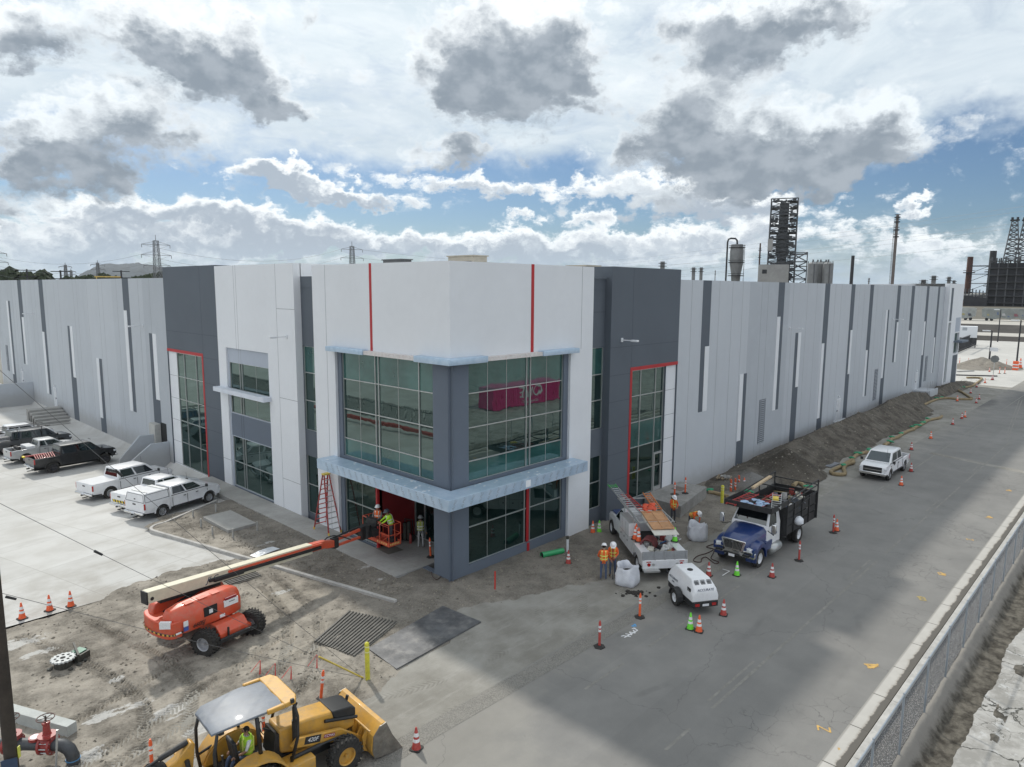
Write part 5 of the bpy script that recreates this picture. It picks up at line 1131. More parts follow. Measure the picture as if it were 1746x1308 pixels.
    if rack:
        b = MB(); 
        for x in (x0+.1, xb-.1, xt-.5):
            for sd in (-1, 1): b.bar((x, sd*(hw-.05), zb), (x, sd*(hw-.05), zr+.22), .045)
            b.bar((x, -hw+.05, zr+.22), (x, hw-.05, zr+.22), .045)
        for sd in (-1, 1): b.bar((x0+.05, sd*(hw-.05), zr+.22), (xt+.2, sd*(hw-.05), zr+.22), .05)
        b.build('ladder_rack', M_blkp, root)
        b = MB(); b.box(x0+.5, -.3, zb, xb-.3, .5, zb+.25); b.bar((x0, -.2, zr+.3), (xt, -.1, zr+.3), .06); b.build('rack_load', mat('mixed_load', (.2, .2, .2), .8, var=.6, scale=6), root)
    w0 = add_wheel(root, (xr, -hw+.12, R_), R_, .25, R_*.6, rim)
    for p in ((xr, hw-.12, R_), (xf, -hw+.12, R_), (xf, hw-.12, R_)): copy_wheel(w0, root, p)
    return root
def rrplace(px, py, hdg, wb, W):      # from the rear right wheel's contact point
    P = G(px, py); h = Vector((cos(hdg), sin(hdg), 0)); l = Vector((-h.y, h.x, 0)); Q = P+h*wb/2+l*(W/2-.12); Q.z = lotz(Q.x, Q.y); return Q
hT = rad(15.5)
pickup('white crew cab pickup with a camper shell on its bed, nearest the dirt island', rrplace(276, 881, hT, 3.4, 1.9), hT, P_wht, L=5.5, wb=3.4, W=1.9, H=1.8, bed='shell', chrome=True)
PF = G(188, 852, .45)+Vector((cos(hT), sin(hT), 0))*2.75-Vector((-sin(hT), cos(hT), 0))*.93; PF.z = lotz(PF.x, PF.y)
pickup('white extended cab pickup with yellow and black stripes on its tailgate', PF, hT, P_wht, L=5.3, wb=3.3, W=1.85, H=1.78, cab='ext', bed='tonneau', stripes=True)
hS = rad(13)
pickup('large white crew cab pickup with a white bed cover', rrplace(188, 849, hS, 3.7, 2.0), hS, P_wht, L=5.85, wb=3.75, W=2.02, H=1.92, bed='tonneau', R_=.42)
B1 = G(91, 806); B2 = G(181, 790); hB = hd(B1, B2)
pickup('black lifted pickup with a ladder sticking out over its tailgate', rrplace(91, 806, hB, 3.8, 2.0), hB, P_blk, L=6.0, wb=3.8, W=2.02, H=1.95, cab='crew', bed='tools', rim=M_rimk, R_=.44, lift=.1)
pickup('older silver pickup with a white tool box behind its cab', rrplace(45, 790, hB, 3.2, 1.8), hB, P_slv, L=5.2, wb=3.2, W=1.8, H=1.78, cab='ext', bed='open', box=True)
pickup('charcoal pickup with a flat grey cover over its bed', rrplace(6, 776, hB, 3.7, 2.0)+Vector((.1, 0, 0)), hB, P_gry, L=5.9, wb=3.7, W=2.0, H=1.92, bed='tonneau')
pickup('dark grey pickup carrying a black ladder rack', (-6.2, 49.7, lotz(-6, 49)), hB, P_gry, L=5.9, wb=3.7, W=2.0, H=1.95, bed='open', rack=True)
pickup('white pickup at the far end of the parked row', (-6.6, 53.4, lotz(-6, 53)), hB, P_wht, L=5.6, wb=3.5, W=1.9, H=1.85, bed='open', rack=False)
pickup('white crew cab pickup parked on the road beside the soil berm', (37.1, -8.67, 0), rad(180), P_wht, L=6.0, wb=3.8, W=2.02, H=1.98, bed='open', group=None, R_=.43)
# ---------------------------------------------------------------- blue flatbed truck
t = thing('flatbed_truck', 'dark blue truck with black stake bed and overhead rack loaded with ladders', 'truck', (15.6, -8.72, 0), pi)
R_ = .48; xf, xr = 3.25, -1.75; hw = 1.05
b = MB(); secs = []
for x, w_, zt in ((1.85, .98, 1.90), (2.4, .94, 1.88), (3.0, .86, 1.80), (3.6, .76, 1.70), (3.95, .70, 1.60), (4.10, .66, 1.48)):
    secs.append([(x, -w_, .95), (x, -w_, zt-.22), (x, -w_*.82, zt-.04), (x, -w_*.3, zt), (x, w_*.3, zt), (x, w_*.82, zt-.04), (x, w_, zt-.22), (x, w_, .95)])
b.loft(secs)
b.build('hood', P_blu, t, smooth=True, bang=50)
for sd in (-1, 1):
    b = MB(); secs = []
    for a_ in np.linspace(-8, 188, 15):
        c_, s__ = cos(rad(a_)), sin(rad(a_)); ri, ro = .57, .66+.16*max(0, s__)
        secs.append([(xf+ri*c_, sd*.60, .5+ri*s__), (xf+ri*c_, sd*1.13, .5+ri*s__), (xf+ro*.97*c_, sd*1.13, .5+ro*.95*s__), (xf+ro*c_, sd*1.02, .5+ro*1.06*s__), (xf+ro*c_, sd*.60, .5+ro*1.12*s__)])
    b.loft(secs); b.box(xf+.55, sd*.6, .75, xf+.84, sd*1.1, 1.12); b.box(1.9, sd*.7, .7, xf-.56, sd*1.08, 1.15); b.build('fender', P_blu, t, smooth=True, bang=45)
b = MB(); A = [(.75, -1.02, .8), (2.4, -1.02, .8), (2.4, 1.02, .8), (.75, 1.02, .8)]; Bm = [(.75, -1.0, 1.85), (2.35, -1.0, 1.85), (2.35, 1.0, 1.85), (.75, 1.0, 1.85)]; Bt = [(.8, -.86, 2.62), (1.85, -.86, 2.62), (1.85, .86, 2.62), (.8, .86, 2.62)]
b.loft([A, Bm, Bt]); cb = b.build('cab', P_wht, t, bevel=.05, bseg=3)
g = MB(); paneq(g, Bm[1], Bm[2], Bt[2], Bt[1], .05, .95, .10, .88); g.build('windscreen', M_cglass, t)
for q, o_ in (((Bm[0], Bm[1], Bt[1], Bt[0]), 1), ((Bm[3], Bm[2], Bt[2], Bt[3]), -1)): g = MB(); paneq(g, *q, .32, .92, .02, .86, .006*o_, .01*o_); g.build('side_window', M_cglass, t)
g = MB(); 
for y in (-.75, -.2, 0, .2, .75): g.cbox((1.8, y, 2.66), (.12, .12, .05))
g.build('marker_lamp', M_amb, t)
b = MB(); b.prism([(-.62, 1.46), (.62, 1.46), (.66, 1.40), (.52, .93), (.46, .90), (-.46, .90), (-.52, .93), (-.66, 1.40)], 4.06, 4.15, 'X'); gs = b.build('grille_surround', M_chr, t, bevel=.02)
b = MB(); b.prism([(-.53, 1.38), (.53, 1.38), (.42, .97), (-.42, .97)], 4.14, 4.158, 'X'); b.build('grille', M_blkp, gs)
b = MB()
for k in range(12):
    if k in (): continue
    y = -.46+k*.0836; b.bar((4.165, y*.8, .98), (4.165, y, 1.37), .012, .02)
b.build('grille_bar', M_chr, gs)
b = MB(); b.bar((4.175, -.07, 1.34), (4.175, 0, 1.25), .03, .02); b.bar((4.175, .07, 1.34), (4.175, 0, 1.25), .03, .02); b.bar((4.172, 0, 1.25), (4.172, 0, 1.0), .03, .02); b.build('grille_emblem', M_chr, gs)
for sd in (-1, 1):
    b = MB(); b.cbox((4.02, sd*.80, 1.05), (.22, .36, .17), rz=-sd*.5, ry=0); b.build('headlamp', M_head, t, bevel=.03)
    b = MB(); b.bar((2.35, sd*1.0, 1.7), (2.6, sd*1.42, 1.62), .03); b.bar((2.6, sd*1.42, 1.62), (2.6, sd*1.42, 1.75), .03); mi_ = b.build('mirror_arm', M_blkp, t); b = MB(); b.cbox((2.6, sd*1.42, 1.95), (.16, .24, .5)); b.build('wing_mirror', M_chr, mi_, bevel=.04)
b = MB(); b.prism([(-1.12, .62), (1.12, .62), (1.12, .92), (.95, .98), (-.95, .98), (-1.12, .92)], 4.05, 4.28, 'X'); 
for i, v in enumerate(b.v): b.v[i] = (v[0]-.22*(abs(v[1])/1.12)**3, v[1], v[2])
bp = b.build('front_bumper', M_chr, t, bevel=.04); b = MB(); b.box(4.26, -.42, .72, 4.286, .42, .82); b.box(4.12, -.9, .74, 4.25, -.55, .84); b.box(4.12, .55, .74, 4.25, .9, .84); b.build('bumper_opening', M_blkp, bp); b = MB(); b.box(4.285, -.16, .6, 4.295, .16, .74); b.build('number_plate', M_plate, bp)
b = MB(); b.box(-3.7, -.42, .62, 3.8, .42, .9); b.box(-2.2, -.9, .42, -1.3, .9, .54); b.box(3.2, -.9, .42, 3.3, .9, .54); b.box(.2, -1.1, .45, .7, -.8, .75); b.build('chassis', M_under, t)
b = MB(); b.cyl((1.0, 1.0, .62), (2.0, 1.0, .62), .27, n=16); b.cyl((1.0, -1.0, .62), (2.0, -1.0, .62), .27, n=16); b.build('fuel_tank', M_alu, t, smooth=True)
M_blkst = mat('black_painted_steel', (.018, .019, .02), .55, var=.3, dirt=.25, dcol=(.10, .09, .08))
b = MB(); b.box(-3.75, -1.2, .98, .6, 1.2, 1.1)
for sd in (-1, 1):
    for z in (1.1, 1.5, 1.9, 2.25): b.box(-3.75, sd*1.2, z, .6, sd*1.17, z+.34)
    for x in (-3.72, -2.65, -1.6, -.5, .55): b.box(x-.04, sd*1.2, 1.0, x+.04, sd*1.25, 2.62)
for z in (1.1, 1.5, 1.9, 2.25): b.box(-3.75, -1.2, z, -3.72, 1.2, z+.34)
b.box(.58, -1.2, 1.1, .62, 1.2, 2.6); b.build('stake_bed', M_blkst, t)
b = MB()
for sd in (-1, 1):
    b.bar((-3.75, sd*1.27, 1.0), (-3.75, sd*1.27, 3.28), .06); b.bar((.55, sd*1.27, 1.0), (.55, sd*1.27, 3.0), .06); b.bar((-1.6, sd*1.27, 2.5), (-1.6, sd*1.27, 3.14), .05)
    b.bar((-3.75, sd*1.27, 3.28), (.55, sd*1.27, 3.0), .05); b.bar((-3.75, sd*1.27, 2.98), (.55, sd*1.27, 2.86), .05); b.bar((.5, sd*1.25, 2.86), (2.7, sd*1.25, 2.86), .06); b.bar((-3.75, sd*1.27, 2.6), (.55, sd*1.27, 2.2), .03)
    b.box(.5, sd*1.25, 2.72, 2.7, sd*1.29, 3.02)
for x in (-3.75, -1.6, .55, 2.68): b.bar((x, -1.27, 2.98 if x < 0 else 2.86), (x, 1.27, 2.98 if x < 0 else 2.86), .05)
b.box(2.66, -1.29, 2.72, 2.72, 1.29, 3.02); b.box(.6, -1.2, 2.76, 2.66, 1.2, 2.79); b.build('overhead_rack', M_blkst, t)
w0 = add_wheel(t, (xf, -.95, R_), R_, .27, .29, M_rimw, 'disc'); copy_wheel(w0, t, (xf, .95, R_))
for y in (-.98, -.68, .68, .98): copy_wheel(w0, t, (xr, y, R_))
text('MESSER', .16, P_blu, 'door_lettering', t, (1.45, 1.028, 1.35), (rad(90), 0, pi), .003); 
def ladder_mb(L, W, rungs, r=.022):
    b = MB(); 
    for sd in (-1, 1): b.bar((0, sd*W/2, 0), (L, sd*W/2, 0), .03, .08)
    for k in range(rungs): x = L*(k+.5)/rungs; b.cyl((x, -W/2, 0), (x, W/2, 0), r, n=6)
    return b
M_fgr = mat('red_fibreglass_rail', (.42, .05, .045), .5, var=.2, dirt=.3); M_fgy = mat('yellow_fibreglass', (.72, .55, .08), .5); M_fgg = mat('green_fibreglass', (.08, .38, .10), .5)
def cargo(name, lab, cat, mb, m, loc, rot=(0, 0, 0), group=None, **k):
    o = mb.build(name, m, **k); o.location = loc; o.rotation_euler = rot; return tag(o, lab, cat, group)
def W_(root, x, y, z):
    c, s_ = cos(root.rotation_euler.z), sin(root.rotation_euler.z); return (root.location.x+c*x-s_*y, root.location.y+s_*x+c*y, root.location.z+z)
cargo('step_ladder', 'red folded step ladder with a yellow cap lying on the blue truck rack', 'step ladder', ladder_mb(2.6, .5, 8), M_fgr, W_(t, .3, -.7, 2.9), (0, .03, pi*.98))
cargo('ladder', 'aluminium ladder lying skewed on the blue truck rack', 'ladder', ladder_mb(2.4, .45, 7), M_alu, W_(t, -.2, .35, 2.97), (0, .04, pi*1.12))
cargo('ladder', 'long red ladder along the middle of the blue truck rack', 'ladder', ladder_mb(3.0, .45, 9), M_fgr, W_(t, 2.3, .35, 2.84), (0, .0, .06))
b = MB(); b.bar((0, 0, 0), (2.6, .1, 0), .18, .1); cargo('timber_plank', 'pale timber plank on the near side of the blue truck rack', 'plank', b, mat('pale_timber', (.55, .42, .27), .8, var=.2, scale=3), W_(t, -.2, -1.05, 3.05), (0, -.05, 0))
b = MB(); 
for k in range(14): b.ico((random.uniform(-.5, .5), random.uniform(-.7, .7), random.uniform(0, .08)), .2, 1, .3, (1, 1, .3))
cargo('blue_tarp', 'crumpled pale blue tarp on the front of the blue truck rack', 'tarp', b, mat('blue_tarp_cloth', (.30, .42, .58), .6), W_(t, 1.9, .1, 2.84), smooth=True)
b = MB(); b.box(-.25, -.15, 0, .25, .15, .16); cargo('tool_case', 'small yellow tool case on the blue truck rack', 'tool case', b, M_fgy, W_(t, .7, .65, 2.9), (0, 0, .4), bevel=.02)
ADJ = ['dark grey', 'dull red', 'pale grey', 'slate blue', 'tan', 'navy', 'cream']; WH = [' near the tail', ' midway', ' near the cab']
def junk(root, x0, x1, y0, y1, z, n, labelbase, seed=1):
    r = random.Random(seed); cols = [(.1, .1, .11), (.3, .05, .04), (.55, .55, .53), (.2, .22, .25), (.35, .28, .15), (.05, .12, .25), (.6, .58, .5)]
    for i in range(n):
        c = cols[i % len(cols)]; mm = mat('load_%d' % (i % len(cols)), c, .7, var=.3, scale=8, dirt=.3); x, y = r.uniform(x0, x1), r.uniform(y0, y1); b = MB(); k = i % 4
        if k == 0: b.box(-.2, -.14, 0, .2, .14, .24); b.box(-.21, -.15, .2, .21, .15, .25); nm, lb = 'tool_box', 'tool box'
        elif k == 1: b.lathe([(.12, 0), (.15, .34), (.155, .34), (.155, .36), (.12, .36), (.11, .05)], 14); nm, lb = 'bucket', 'bucket'
        elif k == 2: b.tube([(cos(a)*.25, sin(a)*.2, .04+.03*a/6) for a in np.linspace(0, 15, 40)], .025, 6); nm, lb = 'hose_coil', 'coil of hose'
        else: b.cyl((-.7, 0, .08), (.7, .05, .12), .035, n=8); b.cyl((-.6, .1, .06), (.75, .18, .1), .03, n=8); nm, lb = 'pipe_bundle', 'bundle of pipes'
        o = b.build(nm, mm, smooth=(k != 0)); o.location = W_(root, x, y, z+r.uniform(0, .15)); o.rotation_euler = (r.uniform(-.15, .15), r.uniform(-.15, .15), r.uniform(0, 6)); tag(o, ADJ[i % len(cols)]+' '+(labelbase % lb)+WH[i % 4 if False else (0 if x < (x0*2+x1)/3 else 1 if x < (x0+2*x1)/3 else 2)]+(', left side' if y > .25 else ', right side' if y < -.25 else ', centre'), lb, 'jumbled tools and hoses carried in the '+('blue truck' if 'blue' in labelbase else 'service truck'))
junk(t, -3.4, .2, -.9, .9, 2.05, 26, '%s in the blue truck bed', 5)
b = MB(); b.ico((0, 0, .2), .3, 2, .12, (1.2, .9, .8)); cargo('plastic_sack', 'white plastic sack hanging at the side of the blue truck bed', 'sack', b, mat('white_plastic_film', (.7, .72, .75), .5), W_(t, -1.0, 1.3, 1.3), smooth=True)
# ---------------------------------------------------------------- white service truck
t2 = thing('service_truck', 'white utility body truck with open rear deck, ladders and plywood on top', 'truck', (9.85, -4.45, 0), rad(50))
hw = 1.14; R_ = .42; zc = 2.02
b = MB(); prof = [(2.15, .55), (2.55, .55)]+arc(2.75+.3, R_, .5, 165, 15)+[(3.6, .6), (3.65, 1.05), (3.45, 1.22), (2.5, 1.32), (2.15, 1.3)]; b.prism(prof, -.98, .98, 'Y'); b.build('body', P_wht, t2, bevel=.06, bseg=3)
b = MB(); b.box(2.6, -.86, 1.27, 3.42, .86, 1.345); b.build('hood', P_blu, t2, bevel=.03)
b = MB(); A = [(.95, -.98, .55), (2.5, -.98, .55), (2.5, .98, .55), (.95, .98, .55)]; Bm = [(.95, -.96, 1.3), (2.45, -.96, 1.3), (2.45, .96, 1.3), (.95, .96, 1.3)]; Bt = [(1.0, -.78, 1.98), (1.75, -.78, 1.96), (1.75, .78, 1.96), (1.0, .78, 1.98)]; b.loft([A, Bm, Bt]); b.build('cab', P_wht, t2, bevel=.05)
g = MB(); paneq(g, Bm[1], Bm[2], Bt[2], Bt[1], .05, .95, .08, .9); g.build('windscreen', M_cglass, t2)
for q, o_ in (((Bm[0], Bm[1], Bt[1], Bt[0]), 1), ((Bm[3], Bm[2], Bt[2], Bt[3]), -1)): g = MB(); paneq(g, *q, .2, .9, .05, .88, .006*o_, .01*o_); g.build('side_window', M_cglass, t2)
for sd in (-1, 1):
    b = MB(); b.box(-.95, sd*hw, .62, .85, sd*(hw-.45), zc); b.box(-1.95, sd*hw, .62, -.95, sd*(hw-.45), 1.32); b.prism([(-3.3, .66), (-3.3, 1.32), (-1.95, 1.32), (-1.95, .62)]+arc(-1.35-1.05+.1, R_, .52, 20, 160), sd*hw, sd*(hw-.45), 'Y'); ub = b.build('tool_locker', P_wht, t2, bevel=.018)
    b = MB()
    for x in (-.3, .3, -1.6): b.box(x-.006, sd*(hw+.004), .7, x+.006, sd*(hw-.01), zc-.1 if x > -1 else 1.24)
    b.box(-.9, sd*(hw+.004), 1.26, .8, sd*(hw-.01), 1.275)
    for x in (-.1, .5, -.7): b.box(x-.05, sd*(hw+.015), 1.0, x+.05, sd*(hw-.01), 1.08)
    b.build('locker_seams', mat('locker_seam', (.16, .165, .17), .6), ub)
    b = MB(); b.box(-1.95, sd*hw, 1.325, -.95, sd*(hw-.45), 1.34); b.box(-.95, sd*hw, zc+.003, .85, sd*(hw-.45), zc+.012); b.build('locker_tread_plate', M_alu, ub)
b = MB(); b.box(-3.3, -hw+.45, .85, .85, hw-.45, .92); b.box(-3.3, -.42, .5, 3.2, .42, .8); b.box(-2.4, -.8, .36, -2.2, .8, .5); b.build('chassis', M_under, t2)
b = MB(); b.box(-3.42, -hw, .55, -3.3, hw, .98); rb = b.build('rear_panel', P_wht, t2, bevel=.02)
b = MB(); b.box(-3.75, -hw, .5, -3.42, -.35, .58); b.box(-3.75, .35, .5, -3.42, hw, .58); b.build('step_bumper', M_alu, t2)
for sd in (-1, 1):
    b = MB(); b.cyl((-3.45, sd*.82, .77), (-3.41, sd*.82, .77), .085, n=14); b.box(-3.43, sd*.72, .89, -3.415, sd*.95, .93); b.build('tail_lamp', M_tail, t2)
    b = MB(); b.cyl((-3.45, sd*.6, .77), (-3.41, sd*.6, .77), .07, n=14); b.build('reversing_lamp', M_alu, t2)
    b = MB(); b.cbox((3.6, sd*.75, .95), (.12, .28, .18)); b.build('headlamp', M_head, t2, bevel=.03)
b = MB(); b.box(-3.43, -.17, .74, -3.415, .17, .88); b.build('number_plate', M_plate, t2)
b = MB(); b.box(-3.36, -hw, .98, -3.32, hw, 1.4); 
for y in (-1.08, -.5, .0, .5, 1.08): b.box(-3.40, y-.04, .98, -3.36, y+.04, 1.42)
b.build('tailgate', mat('grey_aluminium_board', (.36, .37, .38), .5, metal=.3), t2)
b = MB()
for sd in (-1, 1):
    for x in (-.9, .8): b.bar((x, sd*.9, zc), (x, sd*.9, zc+.38), .05)
    b.bar((-2.0, sd*.9, zc+.38), (2.2, sd*.9, zc+.38), .05)
for x in (-1.9, -.9, .8, 2.1): b.bar((x, -.9, zc+.38), (x, .9, zc+.38), .05)
b.build('ladder_rack', M_alu, t2)
w0 = add_wheel(t2, (3.05, -.9, R_), R_, .26, .25, M_rimw, 'disc'); copy_wheel(w0, t2, (3.05, .9, R_))
for y in (-.95, -.68, .68, .95): copy_wheel(w0, t2, (-2.3, y, R_))
zt = zc+.42
cargo('extension_ladder', 'long aluminium extension ladder with green tips on the service truck rack', 'extension ladder', ladder_mb(4.2, .42, 14), [M_alu], W_(t2, -1.3, .78, zt+.12), (0, -.06, rad(52)))
b = ladder_mb(.55, .44, 2); cargo('ladder_end_section', 'short green ladder section at the tip of the extension ladder', 'ladder section', b, M_fgg, W_(t2, 2.95, .92, zt+.35), (0, -.06, rad(52)))
cargo('ladder', 'red ladder beside the extension ladder on the service truck rack', 'ladder', ladder_mb(3.2, .36, 10), M_fgr, W_(t2, -.8, .28, zt+.08), (0, -.02, rad(54)))
cargo('ladder', 'orange and white ladder on the far side of the service truck rack', 'ladder', ladder_mb(2.6, .4, 9), mat('orange_fibreglass', (.6, .2, .06), .5), W_(t2, -.3, -.6, zt+.06), (0, -.05, rad(46)))
M_ply = mat('plywood', (.44, .24, .12), .75, var=.25, scale=2)
b = MB(); b.box(-1.25, -.62, 0, 1.25, .62, .03); cargo('board', 'long white board lying sloped under the plywood on the service truck', 'board', b, mat('pale_board', (.58, .56, .5), .7), W_(t2, -2.0, -.1, zt-.12), (0, -.12, rad(50)))
b = MB(); b.box(-1.0, -.56, 0, 1.0, .56, .02)
for x in (-.98, 0, .98): b.box(x-.04, -.56, .02, x+.04, .56, .05)
for y in (-.54, .0, .54): b.box(-.93, y-.03, .02, -.05, y+.03, .045); b.box(.05, y-.03, .02, .93, y+.03, .045)
cargo('plywood_panel', 'framed brown plywood panel on top of the white board', 'plywood', b, M_ply, W_(t2, -1.75, -.1, zt-.02), (0, -.12, rad(50)))
b = MB(); 
for k in range(10): b.ico((random.uniform(-.6, .6), random.uniform(-.35, .35), random.uniform(0, .1)), .18, 1, .3, (1.2, 1, .4))
cargo('orange_tarp', 'crumpled orange tarp on the service truck rack', 'tarp', b, mat('orange_tarp_cloth', (.62, .09, .04), .7), W_(t2, -.2, -.2, zt+.08), (0, 0, rad(50)), smooth=True)
b = MB(); 
for j in range(5): b.tube([(.34*cos(a)+.02*sin(7*a), -.28+j*.14, .36+.34*sin(a)) for a in np.linspace(0, 2*pi, 26)], .05, 6)
cargo('hose_reel', 'big coil of dull red hose standing in the service truck bed', 'hose coil', b, mat('red_hose', (.17, .045, .045), .7, var=.3, scale=8), W_(t2, -2.1, .42, .95), (0, 0, rad(105)), smooth=True)
junk(t2, -3.1, -.9, -.7, .6, .95, 24, '%s in the service truck bed', 9)
for k, (x, y) in enumerate(((-2.95, -.0), (-2.75, -.25))):
    b = MB(); b.lathe([(.13, 0), (.155, .36), (.165, .36), (.165, .39), (.14, .39), (.12, .04)], 16); cargo('bucket', ['white bucket tipped in the service truck tail', 'white bucket lying low beside the tailgate'][k], 'bucket', b, mat('white_bucket', (.72, .72, .70), .5), W_(t2, x, y, 1.2), (.5, .3*k, 0), smooth=True)
# ---------------------------------------------------------------- towed air compressor
t3 = thing('air_compressor', 'white towable air compressor on a single axle behind the service truck', 'air compressor', (6.3, -9.25, 0), rad(57))
b = MB(); hw = .62
def shs(x, z0, z1, w, wt): return [(x, -w, z0), (x, w, z0), (x, w, z0+(z1-z0)*.55), (x, wt, z1), (x, -wt, z1), (x, -w, z0+(z1-z0)*.55)]
b.loft([shs(-1.28, .62, 1.02, hw, .5), shs(-1.2, .6, 1.2, hw, .52), shs(-.75, .6, 1.48, hw, .44), shs(.8, .6, 1.52, hw, .42), shs(1.05, .62, 1.3, hw, .46), shs(1.12, .65, 1.05, hw, .5)]); sh = b.build('canopy_shell', P_wht, t3, bevel=.035, bseg=3)
b = MB(); b.box(-1.3, -.6, .36, 1.1, .6, .62); b.build('lower_frame', M_blkp, t3, bevel=.02)
b = MB(); b.bar((1.0, -.3, .45), (2.1, 0, .45), .08); b.bar((1.0, .3, .45), (2.1, 0, .45), .08); b.bar((2.0, 0, .45), (2.5, 0, .45), .1); b.cyl((1.85, .12, .05), (1.85, .12, .75), .03, n=8); b.build('tow_bar', M_blkp, t3)
for sd in (-1, 1):
    b = MB(); b.prism(arc(-.1, .36, .46, 0, 180)+arc(-.1, .36, .42, 180, 0), sd*.66, sd*.94, 'Y'); b.build('mudguard', M_blkp, t3)
w0 = add_wheel(t3, (-.1, .8, .36), .36, .22, .21, M_rimw, 'disc'); copy_wheel(w0, t3, (-.1, -.8, .36))
b = MB(); b.cyl((.1, .05, 1.5), (.1, .05, 1.53), .13, n=12); b.build('exhaust_outlet', M_blkp, sh)
b = MB()
for k in range(3): 
    y = -.3+k*.3; 
    for j in range(5): b.cbox((-.98-.03*j+.06, y, 1.36-.06*(j-2)*.55+.01), (.025, .2, .02), ry=.55)
for sd in (-1, 1):
    for j in range(6): b.box(-1.05+j*.05, sd*(hw+.004), .98, -1.02+j*.05, sd*(hw-.02), 1.14)
b.build('louver', M_under, sh)
for sd in (-1, 1): b = MB(); b.box(-1.32, sd*.5, .42, -1.29, sd*.3, .54); b.build('tail_lamp', M_tail, t3)
b = MB(); b.box(-1.325, -.15, .42, -1.31, .15, .52); b.build('number_plate', M_plate, t3)
M_ink = mat('navy_lettering', (.02, .03, .07), .5)
text('ACCURATE', .16, M_ink, 'lettering', t3, (.55, hw+.012, .98), (rad(90), 0, pi), .003, shear=.3); text('(310)', .10, M_ink, 'lettering', t3, (.55, hw+.012, .82), (rad(90), 0, pi), .003)
text('ACCURATE', .15, M_ink, 'lettering', t3, (-1.245, 0, 1.12), (rad(68), 0, rad(-90)), .003, shear=.3)
# ================================================================== BOOM LIFT
J_or = mat('lift_orange_paint', (.62, .085, .035), .42, var=.08, scale=1.5, coat=.3, dirt=.4, dcol=(.34, .24, .17)); J_cr = mat('cream_boom_paint', (.62, .58, .44), .5, var=.06, scale=1.5, dirt=.2, dcol=(.3, .27, .2)); M_stk = mat('white_sticker', (.75, .76, .76), .4, var=.15, scale=30); M_bsk = mat('blue_sticker', (.05, .1, .35), .4)
jl = thing('boom_lift', 'orange telescopic boom lift with a cream boom reaching to the canopy', 'boom lift', (-10.1, 3.3, 0), 0)
RC = Matrix.Rotation(rad(-81), 4, 'Z'); RT = Matrix.Rotation(rad(9), 4, 'Z')
b = MB(); b.X = RC; b.prism([(-1.35, .5), (1.35, .5), (1.5, .7), (1.2, .92), (-1.2, .92), (-1.5, .7)], -.5, .5, 'Y'); b.box(-1.5, -.85, .42, -1.05, .85, .62); b.box(1.05, -.85, .42, 1.5, .85, .62); 
b.prism([(1.0, .6), (1.62, .55), (1.62, .75), (1.35, 1.02), (1.0, 1.02)], -.62, .62, 'Y'); b.build('chassis', J_or, jl, bevel=.03)
b = MB(); b.X = RC; 
for x in (1.68, -1.62): b.bar((x, -.95, .5), (x, .95, .5), .12); b.cyl((x+.06*(1 if x > 0 else -1), -.7, .58), (x+.06*(1 if x > 0 else -1), .5, .58), .045, n=8)
b.bar((1.68, -.3, .5), (1.68, -.3, .95), .06); b.bar((1.3, -.66, .5), (1.3, -.66, .95), .1); b.build('steering_gear', M_blkst, jl)
R_ = .5; w0 = None
for x, y in ((1.28, -1.02), (1.28, 1.02), (-1.28, -1.02), (-1.28, 1.02)):
    p = RC @ Vector((x, y, R_))
    if w0 is None: w0 = add_wheel(jl, p, R_, .4, .27, mat('grey_steel_rim', (.42, .43, .45), .45, metal=.3, dirt=.3), 'disc', tread=True); w0.rotation_euler = (0, 0, rad(-81+20))
    else: copy_wheel(w0, jl, p)
b = MB(); b.cyl((0, 0, .85), (0, 0, 1.05), .55, n=24); b.build('slew_ring', M_blkst, jl)
def cowl(sd):
    b = MB(); b.X = RT; secs = []
    for x, k, zt in ((-2.15, .62, 1.75), (-2.02, .86, 1.98), (-1.6, .97, 2.08), (-.2, 1.0, 2.10), (.45, .98, 2.08), (.78, .86, 1.95), (.92, .66, 1.7)):
        yo = 1.08*k; yi = .34; zb = 1.02 if x > -1.9 else 1.12
        secs.append([(x, sd*yi, zb), (x, sd*yo*.93, zb), (x, sd*yo, zb+.12), (x, sd*yo, zb+(zt-zb)*.58), (x, sd*yo*.90, zb+(zt-zb)*.86), (x, sd*yo*.74, zt), (x, sd*yi, zt)])
    b.loft(secs); return b.build('cowl', J_or, jl, bevel=.05, bseg=3)
c1 = cowl(-1); c2 = cowl(1)
b = MB(); b.X = RT
pts = [(-2.05-.33*sin(a)*1.0, -1.0*cos(a)) for a in np.linspace(0, pi, 13)]
for z0, z1, k, m_ in ((.98, 1.62, 1., 0), (1.22, 1.32, 1.012, 1)):
    pp = [(-1.85+(x+1.85)*k, y*k) for x, y in pts]
    if m_ == 0: b.prism([(-1.75, -1.0)]+pp+[(-1.75, 1.0)], z0, z1, 'Z')
cwt = b.build('counterweight', J_or, jl, bevel=.04, bseg=3)
b = MB(); b.X = RT
P_ = [(-1.4, -1.0)]+[(-2.05-.35*sin(a), -1.02*cos(a)) for a in np.linspace(0, pi, 25)]
for i in range(len(P_)-1):
    b.m = i % 2; p, q = P_[i], P_[i+1]; s_ = .05
    b.add([(p[0]-.01, p[1], 1.13), (q[0]-.01, q[1], 1.13), (q[0]-.01, q[1], 1.20), (p[0]-.01, p[1], 1.20)], [(0, 1, 2, 3)])
b.build('warning_stripes', [M_blkst, mat('yellow_black_tape', (.7, .42, .08), .5)], cwt)
b = MB(); b.X = RT; b.box(-.9, -1.09, 1.42, -.35, -1.055, 1.78); hole = b.build('control_recess', M_under, c1)
